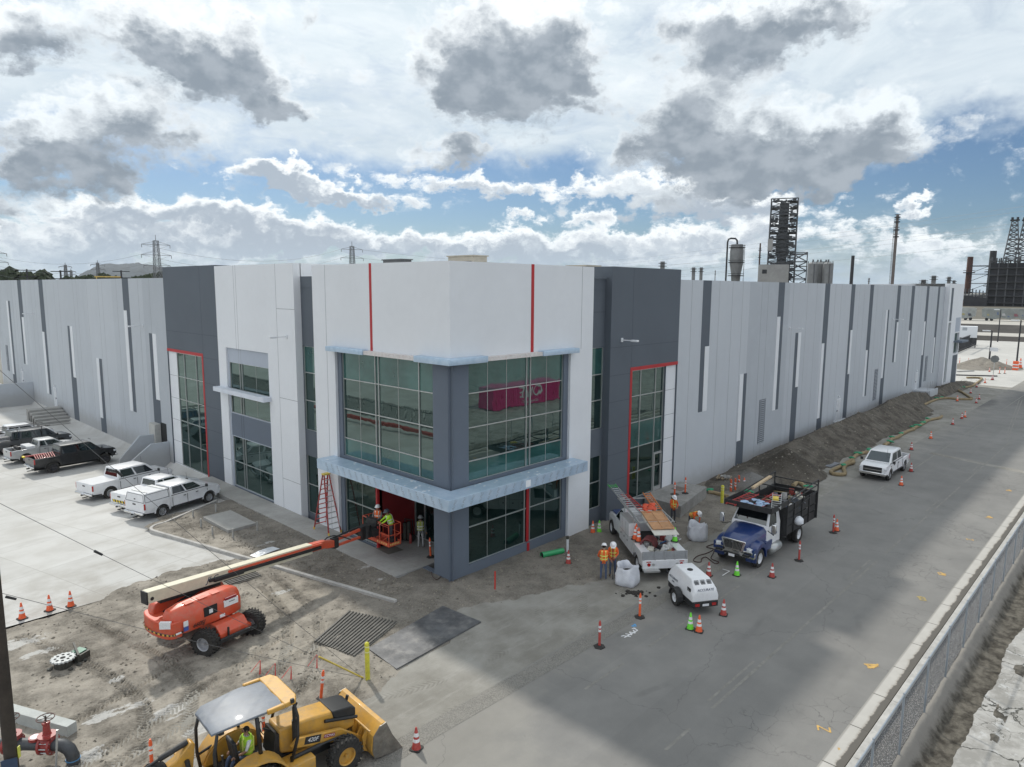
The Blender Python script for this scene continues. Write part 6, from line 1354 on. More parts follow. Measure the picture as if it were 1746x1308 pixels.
b = MB(); b.X = RT; b.box(-.7, -1.105, 1.5, -.55, -1.09, 1.66); b.build('sticker', M_stk, hole)
for k, (x, z, w_, h_, m_) in enumerate(((.25, 1.62, .62, .26, M_stk), (.25, 1.80, .5, .09, mat('dark_red_sticker', (.25, .02, .03), .5)), (-1.65, 1.45, .17, .22, M_stk), (-1.65, 1.28, .17, .18, M_bsk), (-1.95, 1.2, .2, .05, M_stk), (-.15, 1.2, .22, .12, M_stk))):
    b = MB(); b.X = RT; b.box(x-w_/2, -1.10, z-h_/2, x+w_/2, -1.05, z+h_/2); b.build('sticker', m_, c1)
b = MB(); b.X = RT @ Matrix.Translation((-2.22, -.72, 1.55)) @ Matrix.Rotation(rad(-52), 4, 'Z'); b.box(-.2, -.10, -.13, .2, .03, .13); b.build('sticker', M_stk, cwt)
def onjl(o, x, y, z, rx=90, rz=0): o.matrix_local = RT @ Matrix.Translation((x, y, z)) @ Euler((rad(rx), 0, rad(rz))).to_matrix().to_4x4()
M_txt = mat('black_lettering', (.02, .02, .022), .5); M_txn = mat('dark_blue_lettering', (.03, .045, .10), .5)
onjl(text('660SJ', .22, M_txt, 'lettering', c1, (0, 0, 0), (0, 0, 0), .004, shear=.35), -1.15, -1.098, 1.25)
onjl(text('sunbelt', .085, M_txt, 'lettering', c1, (0, 0, 0), (0, 0, 0), .003), .28, -1.103, 1.66)
for k in range(3):
    b = MB(); b.X = RT; b.box(-1.5+k*.55, -.86, 2.085, -1.15+k*.55, -.60, 2.108); b.build('cowl_vent', J_or, c1, bevel=.01)
# boom in its own heading
hb = rad(11); RB = Matrix.Translation((0, .28, 0)) @ Matrix.Rotation(hb, 4, 'Z')
zt0, zt1, x0, x1 = 2.72, 2.02, -2.5, 6.2
def bz(x): return zt0+(zt1-zt0)*(x-x0)/(x1-x0)
b = MB(); b.X = RB
def seg(b, xa, xb, top, bot, w): b.add([(xa, -w, bz(xa)+bot), (xb, -w, bz(xb)+bot), (xb, w, bz(xb)+bot), (xa, w, bz(xa)+bot), (xa, -w, bz(xa)+top), (xb, -w, bz(xb)+top), (xb, w, bz(xb)+top), (xa, w, bz(xa)+top)], [(0, 3, 2, 1), (4, 5, 6, 7), (0, 1, 5, 4), (1, 2, 6, 5), (2, 3, 7, 6), (3, 0, 4, 7)])
seg(b, x0, 5.4, 0, -.46, .20); bm1 = b.build('boom', J_cr, jl, bevel=.02)
b = MB(); b.X = RB; seg(b, 5.4, 6.3, -.03, -.40, .15); b.add([(6.3, -.13, bz(6.3)-.05), (6.95, -.13, bz(6.3)-.22), (6.95, -.13, bz(6.3)-.55), (6.3, -.13, bz(6.3)-.45), (6.3, .13, bz(6.3)-.05), (6.95, .13, bz(6.3)-.22), (6.95, .13, bz(6.3)-.55), (6.3, .13, bz(6.3)-.45)], [(0, 1, 2, 3), (7, 6, 5, 4), (0, 4, 5, 1), (1, 5, 6, 2), (2, 6, 7, 3), (3, 7, 4, 0)]); b.build('boom_nose', J_or, jl, bevel=.02)
b = MB(); b.X = RB; seg(b, .9, 6.0, -.06, -.16, .245); b.build('cable_cover', J_or, bm1, bevel=.01)
b = MB(); b.X = RB; seg(b, .0, 5.9, -.18, -.32, .265); seg(b, x0-.06, x0, .0, -.5, .21); seg(b, -2.0, .6, -.46, -.62, .12); seg(b, .2, 1.6, -.2, -.36, .3); b.build('cable_track', M_blkst, bm1, bevel=.02)
b = MB(); b.X = RB; b.cyl((x0+.15, -.215, bz(x0)-.3), (x0+.15, .215, bz(x0)-.3), .07, n=12); b.cyl((-1.9, .1, 1.5), (.2, .1, 2.05), .09, n=12); b.build('lift_cylinder', M_blkst, jl)
ot = text('JLG', .34, M_txn, 'lettering', bm1, (0, 0, 0), (0, 0, 0), .004, shear=.35); ot.matrix_local = RB @ Matrix.Translation((.15, -.206, bz(.15)-.22)) @ Euler((rad(90), rad(4.6), 0)).to_matrix().to_4x4()
# jib, rotator and platform (world axes, relative to the thing)
O = Vector((-10.1, 3.3, 0)); jt = RB @ Vector((6.9, 0, bz(6.3)-.35)); je = Vector((-1.55, 5.15, 1.62))-O
b = MB(); b.bar(jt+Vector((.2, 0, .12)), je+Vector((0, 0, .22)), .12, .14); b.bar(jt+Vector((.2, 0, -.18)), je+Vector((0, 0, -.18)), .12, .12); b.build('jib', J_or, jl, bevel=.015)
b = MB(); b.cbox(jt+Vector((.05, .02, -.02)), (.3, .3, .5), rz=.3); b.bar(jt+Vector((0, 0, .25)), je+Vector((-.2, 0, .38)), .06); b.cbox(je+Vector((.05, 0, .02)), (.35, .3, .7), rz=.3); b.cyl(je+Vector((.35, .05, -.3)), je+Vector((.35, .05, .35)), .24, n=16)
b.tube([jt+Vector((-.7, -.1, .2)), jt+Vector((-.45, -.15, .42)), jt+Vector((-.05, -.1, .4)), jt+Vector((.5, -.12, .18)), jt+Vector((.9, -.1, -.05))], .03, 6); b.cbox(Vector((-.92, 5.15, 1.55))-O, (.4, .7, .35)); b.build('platform_rotator', M_blkst, jl)
px0, px1, py0, py1, pz = -.70, .05, 3.98, 6.25, .98
b = MB(); b.X = Matrix.Translation(-O); b.box(px0, py0, pz-.05, px1, py1, pz); b.box(px0-.01, py0-.01, pz, px0+.01, py1, pz+.16); b.box(px1-.01, py0, pz, px1+.01, py1+.01, pz+.16); b.box(px0, py0-.012, pz, px1, py0+.008, pz+.155); b.box(px0, py1-.01, pz, px1, py1+.012, pz+.155)
pf = b.build('platform_floor', J_or, jl)
b = MB(); b.X = Matrix.Translation(-O)
for z in (.55, 1.1):
    c = [(px0, py0, pz+z), (px1, py0, pz+z), (px1, py1, pz+z), (px0, py1, pz+z)]
    for i in range(4): b.cyl(c[i], c[(i+1) % 4], .022, n=8)
for x, y in ((px0, py0), (px1, py0), (px1, py1), (px0, py1), (px0, 4.75), (px0, 5.5), (px1, 4.75), (px1, 5.5), (-.32, py0), (-.32, py1)): b.cyl((x, y, pz), (x, y, pz+1.1), .022, n=8)
for x in (px0, px1): b.cyl((x, py0, pz+.55), (x, 4.75, pz+.02), .016, n=6)
b.build('guard_rail', J_or, jl, smooth=True)
b = MB(); b.X = Matrix.Translation(-O); b.box(px0-.12, 4.9, pz+.85, px0+.18, 5.75, pz+1.18); b.box(px0-.08, 5.1, pz+.3, px0+.05, 5.5, pz+.85); b.box(-.3, 4.2, pz, 0, 4.7, pz+.25); b.build('control_box', M_blkst, jl, bevel=.02)
b = MB(); b.X = Matrix.Translation(-O)
for i in range(10):
    y = py0+.1+i*.09
    if i % 2: b.box(px0-.016, y, pz+.02, px0-.012, y+.07, pz+.12)
for i in range(6): x = px0+.08+i*.1; b.box(x, py0-.02, pz+.02, x+.05, py0-.014, pz+.12)
b.build('warning_stripes', mat('pale_yellow_tape', (.75, .6, .2), .5), pf)
person('worker in orange vest and white hard hat standing in the boom lift basket', (-.30, 5.45, pz), rad(215), dict(elbL=(.14, .24, 1.2), wriL=(.32, .1, 1.08), elbR=(.12, -.25, 1.18), wriR=(.3, -.12, 1.05)), shirt=M_gsh, pants=M_dkpants, vest=M_orv, hat=M_hatw, tape=M_refl)
person('worker in lime green shirt leaning forward over the boom lift basket rail', (-.15, 4.5, pz), rad(160), dict(elbL=(.36, .22, 1.22), wriL=(.56, .2, 1.12), elbR=(.36, -.22, 1.2), wriR=(.56, -.15, 1.1)), lean=.3, shirt=M_limes, pants=M_dkpants, vest=M_limev, hat=M_hatk, tape=M_refl)
# ================================================================== BACKHOE LOADER
Y_c = mat('machine_yellow_paint', (.56, .30, .045), .45, var=.1, scale=1.3, coat=.25, dirt=.6, dcol=(.24, .19, .12)); M_stl = mat('worn_bucket_steel', (.20, .185, .16), .5, var=.35, scale=2.5, metal=.4, dirt=.4, dcol=(.12, .09, .06)); M_rf = mat('grey_canopy_roof', (.15, .17, .20), .5, var=.2, scale=1.2, coat=.05, dirt=.35, dcol=(.30, .31, .31))
bh = thing('backhoe_loader', 'yellow backhoe loader with its front bucket on the ground and open canopy', 'backhoe', (-12.6, -6.45, 0), rad(-4))
# origin: ground under the cab, x forward
b = MB(); b.prism([(.15, 1.05), (.15, 1.75), (1.15, 1.68), (2.35, 1.52), (2.5, 1.42), (2.5, .85), (1.0, .75)], -.42, .42, 'Y'); 
for i, v in enumerate(b.v): b.v[i] = (v[0], v[1]*(1-.12*max(0, v[2]-1.3)/.4), v[2])
hd_ = b.build('hood', Y_c, bh, bevel=.06, bseg=3)
b = MB(); b.prism([(1.75, 1.625), (2.37, 1.54), (2.53, 1.44), (2.53, 1.2), (2.2, 1.2), (1.8, 1.4)], -.425, .425, 'Y'); b.build('grille', M_blkp, hd_, bevel=.03)
b = MB(); b.cyl((.55, -.5, 1.1), (.55, -.5, 2.35), .05, n=12); b.cyl((.55, -.5, 1.3), (.55, -.5, 1.95), .075, n=12); b.cyl((.55, -.5, 2.33), (.63, -.5, 2.45), .05, n=12); b.build('exhaust_stack', M_blkst, bh, smooth=True)
b = MB(); b.box(-1.6, -.4, .5, 2.3, .4, .95); b.box(1.65, -.85, .38, 1.85, .85, .55); b.box(-.9, -.9, .55, -.6, .9, .85); b.build('chassis', M_blkst, bh)
b = MB(); b.box(.0, -1.05, .55, .9, -.45, .95); b.box(.0, .45, .55, .9, 1.05, .95); b.build('step_box', Y_c, bh, bevel=.03)
w0 = add_wheel(bh, (1.85, -.95, .5), .5, .33, .27, Y_c, 'disc', tread=True); copy_wheel(w0, bh, (1.85, .95, .5))
w1 = add_wheel(bh, (-.75, -.95, .72), .72, .48, .38, Y_c, 'disc', tread=True); copy_wheel(w1, bh, (-.75, .95, .72))
for sd in (-1, 1):
    b = MB(); b.prism(arc(-.75, .72, .90, -5, 165, 14)+arc(-.75, .72, .84, 165, -5, 14), sd*.66, sd*1.2, 'Y'); b.prism([(-.75+.86*cos(rad(a)), .72+.86*sin(rad(a))) for a in range(0, 181, 15)]+[(-1.6, .9), (.1, .9)], sd*.62, sd*.68, 'Y'); b.build('rear_fender', Y_c, bh, bevel=.02)
# canopy: four black posts, grey roof with a yellow front
zr = 2.72
b = MB(); secs = []
for x, w_, z in ((-1.75, .62, zr-.12), (-1.55, .74, zr-.04), (-.6, .82, zr+.02), (.25, .84, zr), (.42, .80, zr-.05)): secs.append([(x, -w_, z-.06), (x, w_, z-.06), (x, w_, z), (x, w_*.5, z+.05), (x, 0, z+.02), (x, -w_*.5, z+.05), (x, -w_, z)])
b.loft(secs); b.build('canopy_roof', M_rf, bh, bevel=.015)
b = MB(); b.prism([(.12, -.88), (.46, -.86), (.58, -.6), (.58, .6), (.46, .86), (.12, .88)], zr-.07, zr+.06, 'Z'); b.prism([(-.35, -.89), (.14, -.89), (.14, -.76), (-.35, -.78)], zr-.065, zr+.065, 'Z'); b.prism([(-.35, .89), (.14, .89), (.14, .76), (-.35, .78)], zr-.065, zr+.065, 'Z'); b.build('roof_visor', Y_c, bh, bevel=.03)
b = MB()
for sd in (-1, 1):
    b.tube([(.42, sd*.78, zr-.05), (.52, sd*.8, 2.2), (.5, sd*.8, 1.6), (.3, sd*.8, .95)], .045, 8); b.tube([(-1.6, sd*.66, zr-.1), (-1.72, sd*.7, 2.1), (-1.72, sd*.72, 1.4), (-1.65, sd*.72, .9)], .045, 8)
    b.bar((-.62, sd*.8, zr-.06), (-.55, sd*.78, 1.55), .08); b.bar((-1.7, sd*.72, 1.3), (-.6, sd*.78, 1.55), .05)
b.build('canopy_post', M_blkst, bh, smooth=True)
b = MB(); b.cbox((-1.5, -.6, zr-.16), (.12, .16, .1)); b.cbox((-1.5, .6, zr-.16), (.12, .16, .1)); b.cbox((.35, -.86, zr-.02+.08), (.1, .06, .12)); b.build('work_lamp', M_blkp, bh)
b = MB(); b.box(-.95, -.27, .95, -.45, .27, 1.22); b.prism([(-1.0, 1.1), (-.88, 1.1), (-1.0, 1.85), (-1.12, 1.85)], -.26, .26, 'Y'); b.build('seat', M_blkp, bh, bevel=.05)
b = MB(); b.prism([(-.05, .95), (.25, .95), (.2, 1.6), (.05, 1.65)], -.35, .35, 'Y'); b.box(-1.35, -.5, .9, .1, .5, .97); b.bar((.1, 0, 1.55), (-.15, 0, 1.75), .05); b.lathe([(.17, -.012), (.19, 0), (.17, .012)], 18, 'X', (-.18, 0, 1.78), caps=False); b.cyl((-1.35, -.25, .95), (-1.38, -.25, 1.65), .03, n=8); b.cyl((-1.35, .25, .95), (-1.38, .25, 1.65), .03, n=8); b.build('control_console', M_blkst, bh)
# loader arms and bucket
for sd in (-1, 1):
    b = MB(); b.prism([(.35, 1.28), (.55, 1.45), (1.9, 1.15), (2.55, .62), (2.65, .42), (2.5, .36), (1.8, .8), (.45, 1.2)], sd*.56, sd*.68, 'Y'); la = b.build('loader_arm', Y_c, bh, bevel=.015)
    b = MB(); b.cyl((.3, sd*.74, 1.0), (1.2, sd*.74, 1.0), .06, n=10); b.cyl((1.2, sd*.74, 1.0), (1.9, sd*.72, .95), .035, n=10); b.cyl((1.5, sd*.45, 1.45), (2.55, sd*.45, 1.15), .05, n=10); b.build('hydraulic_cylinder', M_blkst, la, smooth=True)
bx = 2.68; BK = [(bx, .12), (bx+.62, .02), (bx+.95, .03), (bx+.62, .10), (bx+.1, .2), (bx+.06, .75), (bx+.3, 1.02), (bx+.42, 1.10), (bx+.28, 1.1), (bx-.03, .82), (bx-.1, .4)]
b = MB(); b.prism(BK, -1.2, 1.2, 'Y'); bk_ = b.build('loader_bucket', Y_c, bh, bevel=.012)
b = MB()
for sd in (-1, 1): b.prism([(bx-.06, .35), (bx+.0, .1), (bx+.7, .0), (bx+.98, .02), (bx+.62, .62), (bx+.42, 1.1), (bx+.2, 1.06), (bx-.02, .8)], sd*1.2, sd*1.235, 'Y')
b.box(bx+.62, -1.2, .0, bx+1.0, 1.2, .025); b.build('bucket_side_plate', M_stl, bk_)
b = MB()
for y in (-.9, -.62, -.3, .3, .62, .9): b.prism([(bx-.03, .85), (bx-.14, .42), (bx-.04, .2), (bx-.2, .3), (bx-.22, .7), (bx-.1, .95)], y-.02, y+.02, 'Y')
b.cyl((bx-.1, -1.15, .98), (bx-.1, 1.15, .98), .03, n=8); b.build('bucket_rib', Y_c, bk_)
b = MB(); b.cyl((bx-.35, .15, .75), (bx-.1, .15, 1.55), .05, n=10); b.cyl((bx-.35, .15, .75), (bx-.32, .15, 1.0), .075, n=10); b.build('bucket_cylinder', M_blkst, bk_, smooth=True)
# rear boom folded up behind the canopy
b = MB(); b.box(-2.1, -.9, .35, -1.75, .9, .75); 
for sd in (-1, 1): b.box(-2.2, sd*.95, .1, -1.85, sd*1.15, 1.4)
b.build('stabiliser_frame', Y_c, bh, bevel=.02)
b = MB(); b.X = Matrix.Translation((0, 0, 0)); b.prism([(-2.15, 1.0), (-2.0, 2.22), (-2.1, 2.3), (-2.5, 1.95), (-3.0, 1.72), (-3.1, 1.5), (-2.95, 1.35), (-2.55, 1.2)], -.14, .14, 'Y'); bm2 = b.build('rear_boom', Y_c, bh, bevel=.03)
b = MB(); b.prism([(-3.0, 1.85), (-2.85, 1.75), (-2.95, 1.2), (-3.15, .5), (-3.35, .45), (-3.5, 1.2), (-3.4, 1.75), (-3.25, 1.9)], -.11, .11, 'Y'); b.build('rear_stick', Y_c, bh, bevel=.03)
b = MB(); b.cyl((-2.85, 0, 2.12), (-2.15, 0, 2.28), .075, n=12); b.cyl((-3.2, 0, 2.02), (-2.85, 0, 2.12), .04, n=10); b.cyl((-2.1, -.26, .9), (-2.25, -.2, 1.9), .06, n=10); b.build('hydraulic_cylinder', M_blkst, bm2, smooth=True)
b = MB()
for k in range(7): y = -.16+k*.05; b.tube([(-2.2, y, 1.0), (-2.75, y-.05, 1.95), (-3.1, y-.04, 2.05), (-3.45, y-.03, 1.8), (-3.5, y, 1.1), (-3.3, y, .6)], .02, 6)
b.build('hydraulic_hose', M_blkst, bm2, smooth=True)
b = MB(); b.cyl((-3.1, -.17, 1.9), (-3.1, .17, 1.9), .12, n=12); b.cyl((-2.95, -.16, 1.58), (-2.95, .16, 1.58), .1, n=12); b.build('pivot_pin', mat('rusty_pin', (.25, .15, .07), .7, var=.4, scale=10), bm2, smooth=True)
b = MB(); b.prism([(-3.2, .5), (-3.7, .4), (-3.85, .05), (-3.4, -.0), (-3.15, .2)], -.3, .3, 'Y'); b.build('digging_bucket', M_stl, bh, bevel=.02)
text('420F', .17, M_stk, 'lettering', hd_, (1.0, -.685, 1.23), (rad(90), rad(14), 0), .004, shear=.2)
b = MB(); b.cbox((1.0, -.681, 1.23), (.5, .006, .22), ry=rad(14)); b.build('lettering_panel', M_txt, hd_)
b = MB(); b.cbox((1.52, -.683, 1.12), (.36, .006, .11), ry=rad(14)); b.build('lettering_panel', mat('dark_red_sticker', (.25, .02, .03), .5), hd_)
text('CCMAS', .10, M_stk, 'lettering', hd_, (1.52, -.687, 1.12), (rad(90), rad(14), 0), .003)
text('PAULUS', .17, M_txt, 'lettering', bm2, (-2.5, -.146, 1.62), (rad(90), rad(22), 0), .004)
sp = W_(bh, -.62, 0, 0)
person('seated operator in white shirt and lime vest at the backhoe controls', (sp[0], sp[1], .28), rad(-4+180), dict(hipL=(.02, .1, .92), kneL=(.46, .14, .96), ankL=(.55, .14, .52), toeL=(.7, .15, .47), hipR=(.02, -.1, .92), kneR=(.46, -.14, .96), ankR=(.58, -.14, .54), toeR=(.74, -.15, .5),
       elbL=(.12, .25, 1.18), wriL=(.36, .2, 1.12), elbR=(.12, -.25, 1.18), wriR=(.36, -.18, 1.12)), shirt=M_wsh, pants=M_denim, vest=M_limev, hat=None, tape=M_reflY, sleeves=False)
# ================================================================== SMALL THINGS
M_cor = mat('cone_orange', (.80, .12, .03), .5, var=.15, scale=4, dirt=.15); M_cred = mat('faded_red_cone', (.42, .05, .04), .6, var=.2, scale=4, dirt=.25); M_cgr = mat('cone_lime', (.16, .70, .04), .5, var=.1); M_band = mat('white_band', (.78, .78, .78), .4, dirt=.15); M_crub = mat('black_rubber_base', (.025, .024, .023), .85, dirt=.3)
def cone_proto(name, label, m, loc, rz=0., h=.72, group='traffic cones', bands=2, cat='traffic cone'):
    t = thing(name, label, cat, loc, rz, group)
    b = MB(); b.lathe([(.145, .03), (.135, .06), (.03, h-.01), (.022, h), (.001, h)], 20); b.build('cone_body', m, t, smooth=True)
    b = MB(); b.prism([(-.18, -.14), (-.14, -.18), (.14, -.18), (.18, -.14), (.18, .14), (.14, .18), (-.14, .18), (-.18, .14)], 0, .035, 'Z'); b.build('base', M_crub, t, bevel=.006)
    def rr(z): return .135+(.03-.135)*(z-.06)/(h-.07)+.003
    for z0, z1 in ((.36*h, .50*h), (.60*h, .76*h))[:bands]: b = MB(); b.lathe([(rr(z0), z0), (rr(z1), z1)], 20, caps=False); b.build('reflective_band', M_band, t, smooth=True)
    return t
CN = {}
def cone(label, px, py, kind='o', rz=0., h=1.0):
    P = G(px, py) if px is not None else Vector(py); 
    if P.y > -5.6 and P.x > 26: P.z = .02
    m = dict(o=M_cor, r=M_cred, g=M_cgr)[kind]
    if kind not in CN: CN[kind] = cone_proto('traffic_cone', label, m, P, rz); 
    else: dup(CN[kind], P, rz, label)
cone('orange cone leftmost of the three on the concrete edge', 38, 1055, 'o', .2); cone('orange cone in the middle of the three on the concrete edge', 85, 1041, 'o', .5); cone('orange cone rightmost of the three on the concrete edge', 121, 1034, 'o', .1)
cone('red and white cone in front of the backhoe bucket', 710, 1277, 'r', .4)
z5 = lambda u, v: (960+u*.19883, 820+v*.19883); z6b = lambda u, v: (1180+u*.18349, 740+v*.18349); z7 = lambda u, v: (1400+u*.2141, 620+v*.2141)
cone('orange cone against the wall beside the service truck front wheel', *z5(255, 445), 'o'); cone('lime green cone against the wall beside the service truck front wheel', *z5(310, 440), 'g')
cone('faded cone by the white standpipe at the tower foot', *z5(45, 710), 'r'); cone('lime green cone paired with an orange one on the road by the compressor', *z5(1090, 1270), 'g', .2); cone('orange cone paired with a lime green one on the road by the compressor', *z5(1165, 1292), 'o', .3)
cone('faded red cone alone on the road behind the compressor', *z5(1375, 1150), 'r', .3); cone('faded red cone between the compressor and the blue truck bumper', *z5(1248, 815), 'r'); cone('lime green cone in front of the blue truck bumper', *z5(1490, 810), 'g')
cone('orange cone close behind the tall red channelizer right of the blue truck', *z6b(1342, 900), 'o'); cone('faded cone on the road just right of the blue truck front wheel', 1316, 984, 'r')
farl = ['beside the white road pickup front wheel', 'beside the white road pickup rear bumper', 'just beyond the white road pickup', 'second beyond the white road pickup', 'third beyond the white road pickup', 'standing left of a close pair past the berm bend', 'standing right of a close pair past the berm bend',
        'near the wet patch, left of another', 'near the wet patch, farther right', 'at the end of the straw roll near the door stoop', 'in front of the far straw roll bend', 'beyond the far straw roll bend', 'small and dark at the shadow edge', 'at the edge of the bright concrete beyond the building']
for k, (u, v) in enumerate([(637, 970), (715, 860), (718, 688), (873, 598), (1047, 487), (1120, 440), (1145, 428), (1235, 316), (1258, 285), (1084, 300), (1190, 238), (1238, 190), (1305, 155), (1368, 130)]): cone('cone '+farl[k], *z7(u, v), 'r' if k % 3 else 'o', k)
# cones standing on the service truck and its deck
for k, (x, y) in enumerate(((-1.15, .8), (-1.45, .95), (-1.75, .85))):
    q = W_(t2, x, y, 1.345); dup(CN['o'], q, .2*k, ['orange cone on the service truck deck, nearest the cab', 'orange cone in the middle of three on the service truck deck', 'orange cone on the service truck deck, nearest the tail'][k])
q = W_(t2, -1.9, -1.0, 1.345); dup(CN['g'], q, .3, 'lime green cone on the far side of the service truck deck')
# tall tubular channelizers
def delin(label, P, m=M_cor, h=1.1, cat='channelizer post', lean=0.):
    t = thing('channelizer_post', label, cat, P, random.random(), 'tall channelizer posts'); t.rotation_euler.x = lean
    b = MB(); b.lathe([(.052, .07), (.05, h-.08), (.03, h-.05), (.028, h), (.001, h)], 16); b.build('post', m, t, smooth=True)
    b = MB(); b.lathe([(.24, 0), (.24, .03), (.13, .07), (.06, .075)], 6); b.build('base', M_crub, t)
    for z0, z1 in ((h-.30, h-.2), (h-.46, h-.36)): b = MB(); b.lathe([(.054, z0), (.054, z1)], 16, caps=False); b.build('reflective_band', M_band, t)
    return t
delin('orange channelizer post with a yellow tape tied on, beside the white bag', G(*z5(657, 1170))); delin('dull red channelizer post by the blue and white paint marks', G(1022, 1103), M_cred)
delin('red channelizer post right of the blue truck front wheel', G(*z6b(993, 1178)), M_cred); delin('red channelizer post farther back behind the blue truck, by an orange cone', G(*z6b(1310, 918)), M_cred)
for k, (u, v) in enumerate(((955, 150), (1047, 107))): P = G(*z5(u, v), .78); P.z = .78; delin(['nearer of two red channelizer posts on the concrete vault', 'farther of two red channelizer posts on the concrete vault'][k], P)
bkp = lambda u, v: (230+.2921*u, 1060+.2921*v)
delin('leaning orange channelizer post between the backhoe and the yellow bollard', G(*bkp(1085, 455)), M_cor, lean=.12); delin('orange channelizer post behind the backhoe rear frame', G(*bkp(482, 785)), M_cor, 1.15); delin('orange channelizer post seen through the backhoe canopy', G(*bkp(755, 690)), M_cor, 1.1)
P = G(*bkp(100, 850)); delin('orange channelizer post hidden behind the backhoe rear boom', P, M_cor, .9)
P = G(717+17.5, 950, .14); P.z = .14; delin('red channelizer post leaning on the tower column by the entrance', P, M_cor, 1.05, lean=-.05)
b = MB(); b.cyl((0, 0, -.1), (0, 0, .95), .035, n=8); o = b.build('red_stake', mat('red_plastic', (.55, .03, .02), .5), smooth=True); o.location = G(844, 1007); tag(o, 'thin red post standing alone in the dirt by the corner', 'marker post')
# yellow bollard, guy wires, red flags
P = G(627, 1160); t = thing('bollard', 'tall yellow steel bollard where the guy wires meet', 'bollard', P)
b = MB(); b.lathe([(.085, -.1), (.085, 1.38), (.07, 1.44), (.03, 1.47), (.001, 1.475)], 16); b.build('post', mat('yellow_bollard_paint', (.62, .58, .05), .55, var=.2, scale=4, dirt=.3), t, smooth=True, bang=60)
for z in (1.08, 1.28): b = MB(); b.lathe([(.087, z), (.087, z+.05)], 16, caps=False); b.build('band', mat('pale_yellow_band', (.75, .75, .35), .5), t)
P = G(*z6b(277, 645)); t = dup(bpy.data.objects['bollard'], P, 0, 'short yellow bollard beside the concrete vault'); t.scale = (1.25, 1.25, .85)
A = G(619, 1158); PO = Vector((-18.10, -3.96, 0))
pt = thing('utility_pole', 'dark wooden utility pole at the left edge with a small blue number sign', 'utility pole', PO)
b = MB(); b.lathe([(.155, -.3), (.15, 6), (.13, 13.5)], 20); b.build('pole', mat('weathered_pole_wood', (.045, .036, .028), .9, var=.3, scale=1.5, bump=.01, bscale=6), pt, smooth=True)
M_sgn = mat('blue_sign', (.035, .06, .11), .5); b = MB(); b.cbox((0, 0, 0), (.02, .34, .5)); s_ = b.build('number_sign', M_sgn, pt); s_.location = (-.08, -.20, 2.25); s_.rotation_euler = (0, 0, rad(-110)+pi)
o = text('23', .2, M_stk, 'sign_number', s_, (.012, 0, .02), (rad(90), 0, rad(90)), .002)
b = MB(); b.cbox((.15, -.13, 2.55), (.02, .08, .3), rz=rad(-45)); b.build('yellow_tag', mat('yellow_tag', (.6, .6, .1), .5), pt)
M_wire = mat('galvanised_strand', (.16, .16, .16), .5, metal=.5)
for k, z in enumerate((12.6, 9.05, 6.7)):
    a = Vector((PO.x+.1, PO.y, z)); pts = [a.lerp(Vector((A.x, A.y, .05)), t_)-Vector((0, 0, .10*sin(pi*t_))) for t_ in np.linspace(0, 1, 14)]
    w_ = thing('guy_wire', ['highest guy wire from the pole down to the yellow bollard', 'middle guy wire from the pole down to the yellow bollard', 'lowest guy wire from the pole down to the yellow bollard'][k], 'guy wire', a, 0, 'guy wires')
    b = MB(); b.X = Matrix.Translation(-a); b.tube(pts, .007, 6); b.build('wire', M_wire, w_)
    b = MB(); b.X = Matrix.Translation(-a); q = a.lerp(Vector((A.x, A.y, .05)), (.27, .21, .02)[k])-Vector((0, 0, .07)); d_ = (pts[-1]-pts[0]).normalized(); b.cyl(q-d_*.12, q+d_*.12, .035, .03, n=8); b.build('insulator', M_blkp, w_)
    if k == 0: b = MB(); b.X = Matrix.Translation(-a); d = (Vector(A)-a).normalized(); 
b = MB(); s0 = Vector(A)+Vector((0, 0, .05)); s1 = G(*bkp(1075, 205)); s1.z = .0; s1 = s0+(Vector((PO.x+.1, PO.y, 9.05))-s0)*.17; b.cyl((0, 0, 0), s1-s0, .03, n=8); o = b.build('guy_guard', mat('yellow_guard', (.62, .48, .10), .5), smooth=True); o.location = s0; tag(o, 'slanting yellow plastic guard at the foot of the guy wires', 'guy guard')
M_flag = mat('red_tape_flag', (.62, .03, .03), .6)
for k, (u, v, du) in enumerate(((735, 240, -12), (822, 258, -4), (915, 275, -9), (1065, 205, -6))):
    P = G(*bkp(u, v+70)); b = MB(); b.add([(0, 0, .5), (.02, .01, .5), (.0+du*.004, -.02, 0.02), (-.03+du*.004, -.02, .03)], [(0, 1, 2, 3)]); b.add([(0, 0, .5), (.0, .02, .5), (-.28, .12, .18), (-.3, .1, .15)], [(0, 1, 2, 3)] if k in (0, 2) else [(0, 1, 3, 2)])
    b.cyl((0, 0, 0), (0, 0, .5), .012, n=6); o = b.build('flag_tape', M_flag); o.location = P; o.scale = (1.1, 1.1, 1.1)
    tag(o, ['red tape flag farthest left in the dirt, with two streamers', 'second red tape flag from the left in the dirt', 'third red tape flag, just behind the backhoe canopy', 'red tape flag nearest the yellow bollard'][k], 'flag', 'red tape flags')
